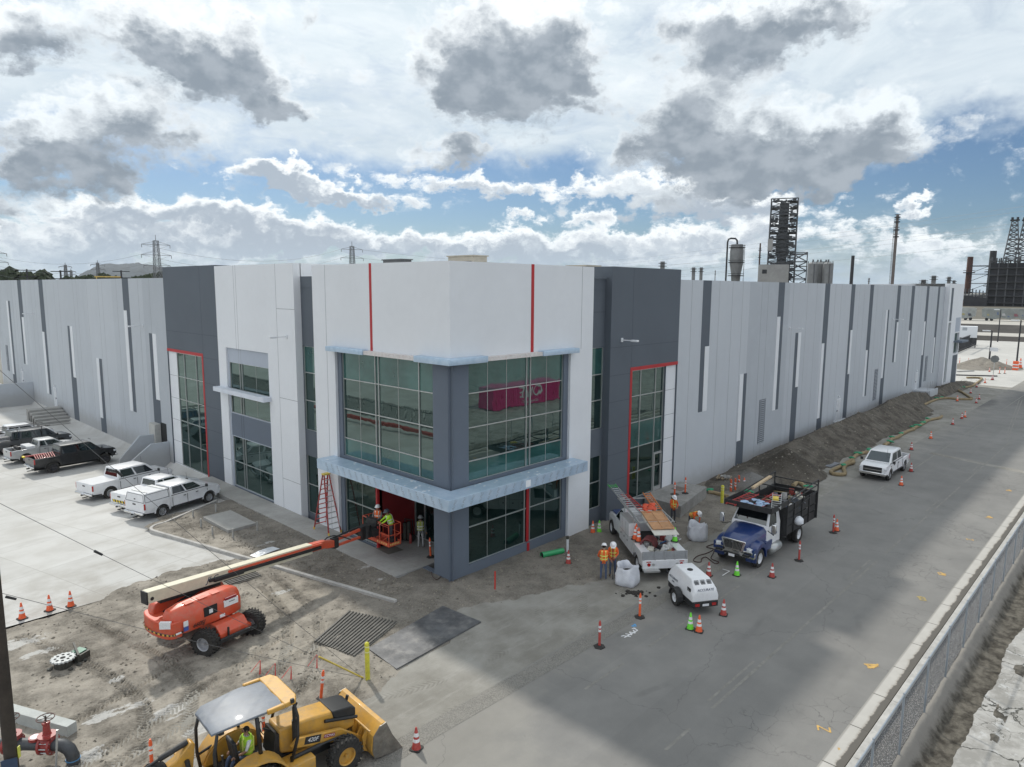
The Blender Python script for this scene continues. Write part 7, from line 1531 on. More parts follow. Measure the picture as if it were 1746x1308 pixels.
# steel road plates and the corrugated rumble plate
M_pl = mat('steel_road_plate', (.115, .118, .122), .5, var=.35, scale=.8, metal=.25, world=True, dirt=.9, dcol=(.25, .245, .235))
b = MB(); b.prism([(-1.85, -1.5), (1.85, -1.5), (1.85, .0), (1.85, 1.05), (-1.85, 1.05), (-1.85, -1.5)][:5], .02, .05, 'Z'); o = b.build('steel_plate', M_pl); ca = G(*(bkp(0, 0))); 
p1_, p2_, p3_, p4_ = G(676, 1143), G(820, 1062), G(755, 1035), G(628, 1108); bpy.data.objects.remove(o)
b = MB(); cc = (p1_+p2_+p3_+p4_)/4; b.prism([tuple((p-cc)[:2]) for p in (p1_, p2_, p3_, p4_)], -.03, .062, 'Z'); o = b.build('steel_plate', M_pl); o.location = cc; tag(o, 'large dark steel road plate lying right of the ribbed plate', 'steel plate')
def ribbed(label, q4, n, z=.06, mr=None):
    c = sum(q4, Vector())/4; t = thing('rumble_plate', label, 'rumble plate', c, 0, 'ribbed rumble plates'); L = [p-c for p in q4]
    b = MB(); b.prism([tuple(p[:2]) for p in L], z-.03, z, 'Z'); b.build('plate', mat('muddy_steel', (.20, .19, .165), .7, var=.3, scale=2, world=True, dirt=.7, dcol=(.33, .31, .27)), t)
    b = MB()
    for i in range(n):
        f = (i+.5)/n; a = L[0].lerp(L[3], f); e_ = L[1].lerp(L[2], f); a = a+Vector((0, 0, z+.02)); e_ = e_+Vector((0, 0, z+.02)); b.bar(a, e_, .07, .06)
    b.build('rib', mat('dark_steel_rib', (.07, .068, .06), .6, var=.3, world=True, dirt=.3), t)
    return t
ribbed('large ribbed steel rumble plate half filled with mud, left of the smooth plate', [G(535, 1096), G(594, 1044), G(678, 1063), G(605, 1123)], 15)
ribbed('small ribbed rumble plate under the boom near the kerb', [G(378, 991), G(432, 974), G(446, 984), G(392, 1000)], 5)
# island: pad, stakes
z1 = lambda u, v: (u*.252, 640+v*.252); q4 = [G(*z1(1375, 992)), G(*z1(1562, 945)), G(*z1(1735, 1028)), G(*z1(1545, 1080))]; cc = sum(q4, Vector())/4
b = MB(); b.prism([tuple((p-cc)[:2]) for p in q4], .0, .30, 'Z'); o = b.build('concrete_pad', M_walk, bevel=.01); o.location = cc; tag(o, 'square concrete pad cast in the planting island', 'concrete pad')
M_stake = mat('grey_stake', (.36, .36, .34), .8); pl = ['by the kerb corner nearest the parked pickup', 'left of the concrete pad, back', 'left corner of the concrete pad', 'in front of the concrete pad', 'at the front corner of the concrete pad', 'right of the concrete pad']
for k, (u, v) in enumerate(((1462, 940), (1308, 975), (1362, 1040), (1440, 1095), (1578, 1110), (1742, 1060))):
    b = MB(); b.cyl((0, 0, 0), (0, 0, .62), .05, n=10); o = b.build('pipe_stub', M_stake, smooth=True); o.location = G(*z1(u, v)); tag(o, 'short grey pipe stub '+pl[k], 'pipe stub', 'pipe stubs in the island')
P = G(183, 789); b = MB(); b.cyl((0, 0, -.1), (0, 0, .9), .1, n=12); o = b.build('post', M_stake, smooth=True); o.location = P; tag(o, 'grey concrete bollard at the foot of the ramp wall', 'bollard')
b = MB(); n = 26; rs = random.Random(4); 
for i in range(6):
    for j in range(14): pass
yy, xx = np.mgrid[0:1:24j, 0:1:40j]; Z = .12+.10*fbm(xx*9, yy*7, 5)*4*xx*(1-xx)*(yy+.3)
for nm, P, sx_, sy_, rz in (('plastic_sheet', G(452, 945), 1.5, .55, .2), ('plastic_sheet', G(505, 940), .8, .35, .5)):
    o = sheet(nm, xx*sx_-sx_/2, yy*sy_-sy_/2, Z, mat('crumpled_white_plastic', (.62, .65, .68), .35, var=.1), smooth=True); o.location = (P.x, P.y, 0); o.rotation_euler.z = rz; tag(o, 'crumpled white plastic sheet on the island soil '+('by the kerb' if sx_ > 1 else 'nearer the porch'), 'plastic sheet')
# big concrete beam, sprocket scrap, red gate valves
v3 = lambda u, v: (.1718*u, 1100+.1718*v)
a = Vector((-17.75, 3.95, 0)); e_ = G(*v3(722, 905)); b = MB(); d = (e_-a); L_ = d.length; b.box(0, -.17, -.1, L_, .17, .42); o = b.build('concrete_beam', mat('pale_precast', (.42, .44, .42), .8, var=.12, scale=2), bevel=.01); o.location = a; o.rotation_euler.z = math.atan2(d.y, d.x); tag(o, 'long pale precast concrete beam lying behind the red valves', 'concrete beam')
P = G(*v3(690, 190)); t = thing('machine_part', 'oily track sprocket assembly dumped on the dirt', 'machine part', P, .5)
b = MB(); n = 18; pr = []
for i in range(n*2): r = .42 if i % 2 else .36; pr.append((-.25+r*cos(pi*i/n), r*sin(pi*i/n)))
b.prism(pr, .34, .40, 'Z'); sp_ = b.build('sprocket', mat('bare_sprocket_steel', (.45, .47, .46), .6, var=.3, scale=8), t)
b = MB(); 
for i in range(8): a_ = i*pi/4; b.cyl((-.25+.24*cos(a_), .24*sin(a_), .395), (-.25+.24*cos(a_), .24*sin(a_), .408), .05, n=10)
b.cyl((-.25, 0, .395), (-.25, 0, .409), .09, n=12); b.build('bolt_hole', M_under, sp_)
b = MB(); M_oil = mat('oily_casting', (.05, .05, .042), .6, var=.5, scale=6); b.cyl((-.25, 0, 0), (-.25, 0, .34), .3, n=14); b.box(.05, -.35, 0, .6, .3, .32); b.bar((.1, -.35, .35), (.5, .3, .55), .07); b.cyl((.6, 0, .2), (.75, .05, .22), .09, n=10); 
for i in range(14): b.ico((random.uniform(-.7, .6), random.uniform(-.5, .4), .06), .09, 1, .3)
b.build('casting', M_oil, t); b = MB(); b.cbox((.38, -.08, .36), (.36, .34, .04), rx=.1); b.build('green_cover', mat('faded_green_cover', (.18, .32, .24), .6), t)
V_r = mat('valve_red_paint', (.30, .035, .03), .45, var=.2, scale=5, coat=.2, dirt=.2); M_pipe = mat('dark_pipe', (.07, .075, .08), .5, var=.2, scale=3, metal=.3)
vt = thing('pipe_assembly', 'dark flanged pipe with two red gate valves and handwheels at lower left', 'pipe assembly', (-17.15, -.55, 0), rad(-47))
b = MB(); b.lathe([(.2, -1.2), (.2, 1.0)], 22, 'X', (0, 0, .72)); b.tube([(.95, 0, .72), (1.2, 0, .70), (1.42, 0, .55), (1.52, 0, .3), (1.53, 0, -.2)], .21, 20); b.build('pipe', M_pipe, vt, smooth=True)
b = MB(); b.cyl((.25, 0, .90), (.25, 0, 1.0), .2, n=18); b.build('hatch', V_r, vt, smooth=True, bang=30)
b = MB(); b.cyl((.25, 0, 1.0), (.25, 0, 1.012), .15, n=18); b.build('gauge_face', M_stk, vt)
b = MB(); b.tube([(1.2+.32*cos(a_), .23*sin(a_)*0, .3) for a_ in (0, .1)], .02, 6); b.lathe([(.235, .18), (.235, .21)], 20, 'Z', (1.52, 0, 0)); b.build('blue_strap', mat('blue_strap', (.08, .22, .4), .6), vt)
for k, x in enumerate((-.55, .68)):
    b = MB(); b.lathe([(.34, -.05), (.34, .03)], 20, 'X', (x-.16, 0, .72)); b.lathe([(.34, -.03), (.34, .05)], 20, 'X', (x+.16, 0, .72)); b.lathe([(.26, -.2), (.26, .2)], 20, 'X', (x, 0, .72)); b.lathe([(.24, .72), (.26, .95), (.2, 1.05), (.13, 1.12), (.10, 1.5), (.13, 1.5), (.13, 1.56), (.05, 1.58)], 18, 'Z', (x, 0, 0)); b.lathe([(.3, 1.05), (.3, 1.10)], 18, 'Z', (x, 0, 0)); vo = b.build('gate_valve', V_r, vt, smooth=True, bang=30)
    b = MB(); b.cyl((x, 0, 1.5), (x, 0, 1.8), .03, n=10); vt.scale = (.85, .85, .85); b.build('stem', M_oil, vo)
    b = MB(); b.tube([(x+.27*cos(a_), .27*sin(a_), 1.72) for a_ in np.linspace(0, 2*pi, 29)], .018, 6)
    for i in range(5): a_ = i*2*pi/5; b.cyl((x, 0, 1.70), (x+.27*cos(a_), .27*sin(a_), 1.72), .014, n=6)
    b.build('handwheel', mat('rusty_handwheel', (.10, .06, .05), .7), vo, smooth=True)
    b = MB(); 
    for i in range(10): a_ = i*2*pi/10; b.cyl((x-.22, .29*cos(a_), .72+.29*sin(a_)), (x+.22, .29*cos(a_), .72+.29*sin(a_)), .022, n=6)
    b.build('flange_bolt', M_alu, vo)
b = MB(); b.cyl((0, 0, 0), (.12, 0, 1.25), .03, n=8); o = b.build('marker_stake', M_alu, smooth=True); o.location = (-16.72, -1.5, 0); tag(o, 'thin grey stake in front of the right red valve', 'stake')
# ladder on the sidewalk
sl_ = thing('step_ladder', 'tall red fibreglass step ladder standing open on the sidewalk', 'step ladder', (-.35, 10.35, .14), rad(90))
Hh = 3.35; top = Vector((0, 0, Hh)); 
for sd, nm in ((-1, 'front_frame'), (1, 'back_frame')):
    b = MB(); f0, f1 = .40, .16; dx = sd*.78
    for s_ in (-1, 1): b.bar((dx, s_*f0, 0), (sd*.07, s_*f1, Hh), .08, .035)
    fr = b.build(nm, M_fgr, sl_)
    b = MB(); b.m = 0
    for k in range(10): f = (k+1)/11; w_ = f0+(f1-f0)*f; x = dx+(sd*.07-dx)*f; b.box(x-.045, -w_, Hh*f-.015, x+.045, w_, Hh*f+.015)
    b.build('step', M_alu if sd < 0 else M_fgr, fr)
    b = MB(); 
    for s_ in (-1, 1): b.cbox((dx, s_*f0, .06), (.1, .06, .14))
    b.build('foot', M_fgy, fr)
b = MB(); b.box(-.16, -.2, Hh-.02, .16, .2, Hh+.06); b.build('top_cap', M_fgy, sl_, bevel=.01)
# clutter under the canopy
b = MB(); b.lathe([(.075, 0), (.08, .4), (.03, .48), (.02, .52)], 14); b.box(-.03, -.01, .5, .03, .1, .54); o = b.build('fire_extinguisher', V_r, smooth=True); o.location = (1.75, 5.35, .14); tag(o, 'red fire extinguisher standing by the storefront', 'fire extinguisher')
t = thing('welding_cart', 'dark hand cart with gas hoses parked under the canopy', 'cart', (1.9, 5.75, .14), .4)
b = MB(); b.bar((0, -.25, .1), (.1, -.25, 1.2), .04); b.bar((0, .25, .1), (.1, .25, 1.2), .04); b.bar((.1, -.25, 1.2), (.1, .25, 1.2), .04); b.box(-.3, -.28, .1, .05, .28, .14); b.build('frame', M_blkst, t)
b = MB(); b.cyl((-.12, -.12, .14), (-.12, -.12, 1.15), .1, n=14); b.cyl((-.12, .13, .14), (-.12, .13, 1.05), .1, n=14); b.build('gas_cylinder', M_oil, t, smooth=True)
b = MB(); 
for y in (-.32, .32): b.cyl((0, y-.03, .2), (0, y+.03, .2), .2, n=16)
b.build('wheel', M_tyre, t)
b = MB(); b.prism([(-.5, -.6), (.45, -.7), (.5, .6), (-.45, .55)], 0, .012, 'Z'); o = b.build('dark_floor_sheet', mat('dark_brown_sheet', (.16, .15, .13), .9, dirt=.5)); o.location = (.4, 5.5, .145); tag(o, 'thin dark sheet under the boom lift basket', 'mat')  # thin dark sheet laid flat on the slab below the basket
# bags, asphalt crumbs, hose, green pipe, white pipe
M_bag = mat('woven_white_bag', (.66, .68, .72), .6, var=.1, scale=3, bump=.02, bscale=5)
def bigbag(label, P, rz, fill):
    t = thing('bulk_bag', label, 'bulk bag', P, rz, 'white bulk bags'); b = MB(); n = 32; secs = []
    rng = random.Random(int(P[0]*10)); ph = [rng.uniform(0, 6) for _ in range(4)]
    for z, r in ((0, .44), (.08, .52), (.3, .56), (.55, .53), (.75, .49), (.88, .50), (.93, .47), (.86, .43), (.7, .40), (.55, .36)):
        s_ = []
        for i in range(n):
            a = 2*pi*i/n; sq = 1/max(abs(cos(a)), abs(sin(a)))**.45; k = 1+.05*sin(5*a+ph[0]+z*4)+.04*sin(9*a+ph[1]-z*7)*(1+z); s_.append((r*k*sq*cos(a), r*k*sq*sin(a), z*(1+.10*sin(2*a+ph[2])*(z > .6)+.06*sin(5*a)*(z > .6))))
        secs.append(s_)
    b.loft(secs, cap=False); b.build('bag', M_bag, t, smooth=True, bang=80)
    b = MB(); b.lathe([(.40, .5), (.25, .55+fill), (.001, .58+fill)], 16, caps=False); b.build('fill', mat('asphalt_crumbs', (.035, .032, .028), .95, bump=.02, bscale=12), t, smooth=True)
bigbag('open white bulk bag filled with dark spoil beside the two workers', G(*z5(552, 880)), .3, .12); bigbag('open white bulk bag between the service truck and the blue truck', G(*z5(1150, 500)), .6, -.2)
b = MB(); P = G(*z5(615, 965))
for k in range(70): a = random.uniform(0, 6.3); r = abs(random.gauss(0, .32)); b.ico((r*cos(a)*1.5, r*sin(a)*.8, .02), random.uniform(.03, .11), 1, .35, (1, 1, .6))
o = b.build('broken_asphalt', mat('asphalt_crumbs', (.035, .032, .028), .95)); o.location = P; o.rotation_euler.z = -.6; tag(o, 'small heap of broken black asphalt in front of the filled white bag', 'rubble', kind='stuff')
def wpath(name, label, cat, pts, r, m, n=8, smoothn=8, **k):
    P = [Vector(p) for p in pts]; out = []
    for i in range(len(P)-1):
        p0 = P[max(i-1, 0)]; p1 = P[i]; p2 = P[i+1]; p3 = P[min(i+2, len(P)-1)]
        for t in np.linspace(0, 1, smoothn, endpoint=False): out.append(.5*((2*p1)+(-p0+p2)*t+(2*p0-5*p1+4*p2-p3)*t*t+(-p0+3*p1-3*p2+p3)*t*t*t))
    out.append(P[-1]); b = MB(); c = P[0]; b.tube([p-c for p in out], r, n); o = b.build(name, m, smooth=True); o.location = c; return tag(o, label, cat, **k)
M_hose = mat('brown_air_hose', (.06, .03, .025), .7)
wpath('air_hose', 'brown air hose looping on the road in front of the blue truck', 'hose', [G(*z5(u, v))+Vector((0, 0, .03)) for u, v in ((1310, 540), (1230, 570), (1290, 590), (1230, 625), (1150, 650), (1120, 690), (1180, 700), (1190, 670), (1230, 660), (1300, 712), (1335, 700), (1270, 670), (1290, 620), (1300, 590))], .022, M_hose)
wpath('rope', 'thin dark cable loops on the soil at the foot of the corner column', 'cable', [G(*q)+Vector((0, 0, .06)) for q in ((735, 970), (737, 984), (745, 990), (752, 983), (748, 972), (757, 970), (763, 978), (758, 984))], .015, M_hose)
M_gp = mat('green_pvc_pipe', (.03, .33, .12), .4, coat=.2)
t = thing('green_pipe', 'short fat green pipe lying on the soil by the tower', 'pipe', G(940, 951), 0); a = G(924, 952)-t.location; e_ = G(960, 944)-t.location; b = MB(); dd_ = (e_-a).normalized(); secs = []
b.cyl(a+Vector((0, 0, .17)), e_+Vector((0, 0, .17)), .15, n=20, caps=False); b.cyl(a+Vector((0, 0, .17))-dd_*.02, a+Vector((0, 0, .17))+dd_*.12, .17, n=20, caps=False); b.build('pipe', M_gp, t, smooth=True); b = MB(); b.cyl(a+Vector((0, 0, .17))+dd_*.03, a+Vector((0, 0, .17))+dd_*.05, .14, n=16); b.build('bore', M_under, t)
t = thing('downpipe', 'white standpipe with a dark cap at the right foot of the tower', 'pipe', G(*z5(37, 612))); b = MB(); b.cyl((0, 0, 0), (0, 0, .75), .07, n=14); b.build('pipe', M_white, t, smooth=True); b = MB(); b.cyl((0, 0, .75), (0, 0, .9), .08, n=14); b.build('cap', M_oil, t, smooth=True)
# concrete vault
va = G(*z5(1215, 45), .78); 
q4 = [G(*z5(700, 130), .8), G(*z5(905, -20), .8), G(*z5(1232, 48), .8), G(*z5(1010, 215), .8)]; cc = sum(q4, Vector())/4; cc.z = 0
t = thing('concrete_vault', 'rough concrete vault block with a lid beside the glazed door', 'concrete vault', cc); b = MB(); b.prism([tuple((p-cc)[:2]) for p in q4], -.1, .78, 'Z'); b.build('vault', mat('board_marked_concrete', (.27, .265, .25), .85, var=.25, scale=1.2, bump=.01, bscale=6, dirt=.4, dcol=(.17, .155, .13)), t, bevel=.015)
b = MB(); b.lathe([(.28, .78), (.28, .80), (.2, .80), (.2, .79)], 20, 'Z', (-.6, -.3, 0)); b.build('lid', M_oil, t); b = MB(); b.box(.3, -.2, .78, 1.2, .55, .79); b.build('hatch', mat('rusty_hatch', (.16, .12, .10), .8, dirt=.4), t)
b = MB(); 
for x, y in ((0, 0), (.16, .06)): b.cyl((x, y, 0), (x, y, .62), .06, n=12)
o = b.build('conduit_stub', mat('grey_conduit', (.33, .34, .34), .6), smooth=True); o.location = G(*z5(1005, 275)); tag(o, 'pair of short grey conduit stubs below the vault', 'conduit')
# pallet, small barricades and fibre rolls
t = thing('pallet', 'wooden pallet with broken slabs lying on the soil near the wall', 'pallet', G(*z6b(295, 445))+Vector((0, 0, .25)), .3)
b = MB(); 
for k in range(6): b.box(-.6, -.5+k*.18, .1, .6, -.4+k*.18, .13)
for y in (-.45, 0, .42): b.box(-.6, y-.04, 0, .6, y+.04, .1)
b.build('boards', mat('grey_pallet_wood', (.24, .19, .13), .9, var=.3, scale=3), t); b = MB(); 
for k in range(5): b.cbox((random.uniform(-.35, .35), random.uniform(-.3, .3), .17), (.35, .25, .06), rz=k)
b.build('slabs', M_walk, t)
for k, (u, v) in enumerate(((358, 545), (432, 505), (398, 535), (482, 510))):
    P = G(*z6b(u, v)); P.z = .1
    if k == 3: cone('tall orange cone beside the narrow orange barricades at the berm end', None, P, 'o')
    else:
        t = thing('channelizer_board', ['narrow orange panel nearest the yellow bollard at the vault', 'narrow orange panel behind the other two by the pallet', 'middle narrow orange panel by the berm end'][k], 'barricade', P, .8, 'narrow orange panels by the berm'); b = MB(); b.box(-.12, -.03, 0, .12, .03, .85); b.build('panel', M_cor, t, bevel=.01); b = MB(); b.box(-.122, -.032, .5, .122, .032, .58); b.box(-.122, -.032, .3, .122, .032, .38); b.build('reflective_band', M_band, t)
M_straw = mat('straw_netting', (.27, .21, .12), .95, var=.3, scale=3, bump=.03, bscale=9); M_gbag = mat('green_sandbag', (.03, .26, .13), .7, var=.25, scale=5)
def roll(label, pts): return wpath('straw_roll', label, 'straw roll', [Vector((x, y, .13)) for x, y in pts], .15, M_straw, 10, 6, group='straw rolls along the berm')
def gp(L): return [tuple(G(*z7(u, v))[:2]) for u, v in L]
r1 = gp([(250, 770), (255, 800), (200, 820), (180, 850), (185, 893), (110, 893), (80, 880), (90, 862), (150, 835), (200, 805), (245, 780)]); roll('straw roll looped back on itself near the dark soil mound', [(x, y) for x, y in r1])
roll('straw roll running from the loop to the white road pickup', gp([(250, 775), (275, 745), (300, 733), (350, 720), (400, 715)])); roll('long straw roll beyond the white road pickup', gp([(500, 662), (545, 635), (560, 612), (610, 595), (640, 575), (690, 548), (740, 532)])); roll('straw roll ending at the berm bend', gp([(720, 530), (780, 505), (820, 480), (850, 462), (900, 450), (940, 443), (960, 428)]))
roll('far straw roll lying across the shoulder', gp([(820, 335), (870, 312), (930, 290), (1000, 283), (1100, 290), (1200, 292)])); roll('farthest straw roll curving toward the end of the building', gp([(1200, 285), (1130, 240), (1090, 215), (1130, 200), (1200, 185), (1240, 160), (1280, 125), (1230, 118), (1160, 118)]))
roll('straw roll piece behind the blue truck, left end', [tuple(G(*z6b(u, v))[:2]) for u, v in ((150, 560), (200, 565), (260, 580), (330, 600))]); roll('short curled straw roll on the grey gravel', [tuple(G(*z6b(u, v), .15)[:2]) for u, v in ((940, 480), (980, 450), (1030, 470), (1060, 510), (1110, 560), (1090, 585), (1040, 590))])
gb = None; gw = ['on the straw loop, left', 'on the straw loop, top', 'at the end of the loop by the pickup', 'beside the white road pickup cab', 'first beyond the white pickup tail', 'second beyond the white pickup tail', 'third beyond the white pickup tail', 'fourth beyond the white pickup tail', 'fifth beyond the white pickup tail', 'sixth beyond the white pickup tail', 'last before the berm bend', 'on the far straw roll, left', 'on the far straw roll, right', 'at the farthest roll bend', 'on the farthest roll', 'by the vault corner', 'behind the blue truck rack, left', 'behind the blue truck rack, right', 'on the short curled roll']
for k, P in enumerate([G(*z7(u, v)) for u, v in ((175, 832), (245, 775), (295, 735), (378, 705), (545, 640), (560, 605), (635, 575), (725, 522), (770, 510), (812, 486), (845, 455), (920, 290), (960, 283), (1100, 205), (1130, 200))]+[G(*z6b(u, v)) for u, v in ((165, 552), (455, 505), (520, 565), (1075, 520))]):
    if gb is None:
        b = MB(); b.ico((0, 0, .28), .26, 2, .12, (1.2, .8, .35)); b.ico((.2, .1, .24), .16, 1, .2, (1.3, .7, .4)); gb = b.build('sandbag', M_gbag, smooth=True); o = gb; o.location = P
    else: o = gb.copy(); C.objects.link(o); o.location = P; o.rotation_euler.z = k; s_ = random.uniform(.8, 1.3); o.scale = (s_, s_*.9, 1)
    tag(o, 'green sandbag '+gw[k], 'sandbag', 'green sandbags on the straw rolls')
b = MB(); b.prism([(-1.0, -.5), (.9, -.6), (1.1, .5), (-.8, .6)], .05, .08, 'Z'); o = b.build('steel_sheet', mat('grey_sheet_metal', (.22, .23, .25), .5, metal=.4)); o.location = G(*z7(60, 805)); tag(o, 'grey metal sheet lying at the foot of the dark soil mound', 'metal sheet')
b = MB(); b.cyl((0, 0, .0), (0, 0, .5), .12, .09, n=12); b.ico((0, 0, .5), .1, 1); o = b.build('hydrant', mat('yellow_hydrant', (.65, .5, .04), .5), smooth=True); o.location = G(*z7(775, 305)); tag(o, 'small yellow hydrant on the far dirt', 'hydrant')
b = MB(); b.ico((0, 0, .2), .3, 1, .2, (1.4, .8, .7)); b.cyl((-.4, 0, .2), (.4, .1, .25), .08, n=8); o = b.build('black_hose_heap', M_blkp, smooth=True); o.location = G(*z7(810, 305)); tag(o, 'black hose heap beside the small yellow hydrant', 'hose heap')
P = G(1467+10, 770); 
# ---------------------------------------------------------------- chain link fence
ft = thing('chain_link_fence', 'galvanised chain link fence along the kerb on the right', 'fence', (0, -19.12, 0)); M_gal = mat('galvanised_steel', (.33, .37, .41), .45, metal=.5); FX0, FX1 = -4, 60; FH = 1.98
x = 1.3-2*2.95
while x < FX1: b = MB(); b.cyl((x, 0, -.1), (x, 0, FH+.05), .032, n=10); b.build('post', M_gal, ft, smooth=True); x += 2.95
b = MB(); b.cyl((FX0, 0, FH), (FX1, 0, FH), .024, n=8); b.build('top_rail', M_gal, ft, smooth=True)
s_ = .085; xs = np.arange(FX0-FH, FX1, s_); v_ = []; f_ = []
for sg in (1, -1):
    for x in xs:
        xa, xb_ = (x, x+FH) if sg > 0 else (x+FH, x); r = .0007; o_ = len(v_)
        for (px_, pz_) in ((xa, .03), (xb_, FH)): v_ += [(px_-r, .03+sg*r, pz_), (px_+r, .03+sg*r, pz_), (px_, .03+sg*r+2*r, pz_)]
        f_ += [(o_, o_+1, o_+4, o_+3), (o_+1, o_+2, o_+5, o_+4), (o_+2, o_, o_+3, o_+5)]
b = MB(); b.v = v_; b.f = f_; b.mi = [0]*len(f_); b.build('chain_mesh', mat('mesh_wire', (.22, .25, .29), .5, metal=.3), ft)
# ================================================================== THE DISTANCE
def hz(px): return 487.2+.0064*px
def FP(px, D, z=-1.): P = FAR(px, 500, D); P.z = z; return P
def FZ(px, py, D): return FAR(px, py, D).z
def rzcam(P): return math.atan2(P.y-CAM[1], P.x-CAM[0])
M_lat = mat('pylon_steel', (.20, .205, .21), .6, metal=.3); M_pstl = mat('refinery_steel', (.10, .105, .11), .7, var=.25, scale=.2); M_grey = mat('grey_platform_steel', (.075, .08, .085), .7, var=.3, scale=.2); M_pdk = mat('dark_process_steel', (.035, .036, .04), .7, var=.3, scale=.2); M_pcon = mat('refinery_concrete', (.34, .335, .32), .8, var=.15, scale=.1); M_silo = mat('silo_metal', (.24, .245, .245), .55, metal=.3, var=.12, scale=.3, dirt=.3, dcol=(.12, .11, .10)); M_rust = mat('rusty_stack', (.10, .055, .045), .8, var=.3, scale=.3); M_ltst2 = mat('brown_grey_stack', (.14, .12, .11), .8, var=.3, scale=.3); M_ltst = mat('pale_stack_steel', (.35, .35, .34), .6, var=.2, scale=.2)
def lattice(b, cx, cy, z0, z1, w0, w1, n, r, rot=0.):
    cs, sn = cos(rot), sin(rot)
    def c(k, z, w): x, y = ((-1, -1), (1, -1), (1, 1), (-1, 1))[k % 4]; x, y = x*w/2, y*w/2; return Vector((cx+x*cs-y*sn, cy+x*sn+y*cs, z))
    zs = [z0+(z1-z0)*i/n for i in range(n+1)]; ws = [w0+(w1-w0)*i/n for i in range(n+1)]
    for k in range(4):
        b.bar(c(k, z0, w0), c(k, z1, w1), r*1.4)
        for i in range(n):
            b.bar(c(k, zs[i], ws[i]), c(k+1, zs[i+1], ws[i+1]), r); b.bar(c(k+1, zs[i], ws[i]), c(k, zs[i+1], ws[i+1]), r); b.bar(c(k, zs[i+1], ws[i+1]), c(k+1, zs[i+1], ws[i+1]), r)
PY = []
def pylon(label, px, py_top, D, H=None, arms=3, w=.085):
    zt = FZ(px, py_top, D); H = zt+1; P = FP(px, D); t = thing('power_pylon', label, 'power pylon', P, rzcam(P)+rad(20), 'power pylons'); r = D*.00042
    b = MB(); lattice(b, 0, 0, 0, H*.52, H*.20, H*.075, 5, r); lattice(b, 0, 0, H*.52, H*.93, H*.075, H*.05, 7, r*.8); b.bar((0, 0, H*.93), (0, 0, H), r*1.2); b.build('lattice_tower', M_lat, t)
    for z, l in ((.62, .16), (.75, .18), (.88, .17))[:arms]:
        b = MB(); 
        for s_ in (-1, 1): b.bar((0, 0, H*z), (0, s_*H*l, H*z), r*1.2); b.bar((0, 0, H*(z+.045)), (0, s_*H*l, H*z), r*.8)
        ca_ = b.build('cross_arm', M_lat, t); b = MB()
        for s_ in (-1, 1): b.cyl((0, s_*H*l, H*z), (0, s_*H*l, H*z-H*.04), r*.8, n=6)
        b.build('insulator', M_lat, ca_)
    PY.append((t, H)); return t
pylon('largest lattice power pylon, just left of the slate grey block', 271, 401, 420); pylon('lattice power pylon rising over the roof left of the corner tower', 602, 412, 560); pylon('thin power pylon standing above the far hill', 170, 444, 1050)
pylon('distant pylon left of the hill, taller of a close pair', 115, 448, 1150); pylon('distant pylon left of the hill, smaller of a close pair', 124, 458, 1500); pylon('lattice power pylon half cut by the left picture edge', -5, 418, 480)
def wire(name, a, c, sag, r, lab): 
    b = MB(); pts = [Vector(a).lerp(Vector(c), t)-Vector((0, 0, sag*4*t*(1-t)))-Vector(a) for t in np.linspace(0, 1, 18)]; b.tube(pts, r, 3); o = b.build(name, M_lat); o.location = a; tag(o, lab, 'power line', 'overhead power lines')
def armpos(i, s_, z): t, H = PY[i]; l = {.62: .16, .75: .18, .88: .17}[z]; a = t.rotation_euler.z; return Vector((t.location.x-sin(a)*s_*H*l, t.location.y+cos(a)*s_*H*l, t.location.z+H*z))
for z, nm in ((.62, 'lowest'), (.75, 'middle'), (.88, 'top')):
    wire('power_line', armpos(0, 1, z), armpos(1, 1, z), 9, .07, nm+' power line from the largest pylon to the pylon over the roof'); wire('power_line', armpos(1, -1, z), Vector((760, 330, armpos(1, -1, z).z+9)), 12, .08, nm+' power line running right from the pylon over the roof')
    wire('power_line', armpos(5, 1, z), armpos(0, -1, z), 8, .06, nm+' power line from the left edge pylon to the largest pylon')
for k, (y0, y1) in enumerate(((455, 344), (470, 372), (482, 405), (462, 352), (476, 380))): a = FAR(900, y0, 900); c = FAR(1800, y1, 330); wire('power_line', a, c, 4, .05, ['first', 'third', 'fifth', 'second', 'fourth'][k]+' from the top of the wires crossing the sky above the refinery')
def tpole(label, px, py, D):
    zt = FZ(px, py, D); P = FP(px, D); t = thing('utility_pole', label, 'utility pole', P, rzcam(P), 'distant wooden utility poles'); b = MB(); b.cyl((0, 0, 0), (0, 0, zt+1), .35, .25, 8); b.build('pole', M_pdk, t); b = MB()
    for z in (zt+.6, zt-1.6): b.bar((0, -2.6, z), (0, 2.6, z), .25)
    b.build('cross_arm', M_pdk, t)
tpole('utility pole with two crossarms left of the distant pylon pair', 49, 459, 300); tpole('dark utility pole with crossarms in front of the distant pylon pair', 106, 461, 260); tpole('dark utility pole standing against the far hill', 209, 461, 280); tpole('faint utility pole far left above the wall', 13, 463, 520)
t = thing('gantry_crane', 'yellow gantry crane beyond the warehouse roof at the left', 'gantry crane', FP(187, 330), rzcam(FP(187, 330))); z_ = FZ(187, 472, 330)+1; b = MB()
for y in (-4.5, 4.5): b.bar((0, y, 0), (0, y*.94, z_), .35); b.bar((2, y, 0), (0, y*.94, z_), .3)
b.bar((0, -4.9, z_), (0, 4.9, z_), .35, .45); b.build('frame', mat('gantry_yellow', (.6, .42, .12), .6), t)
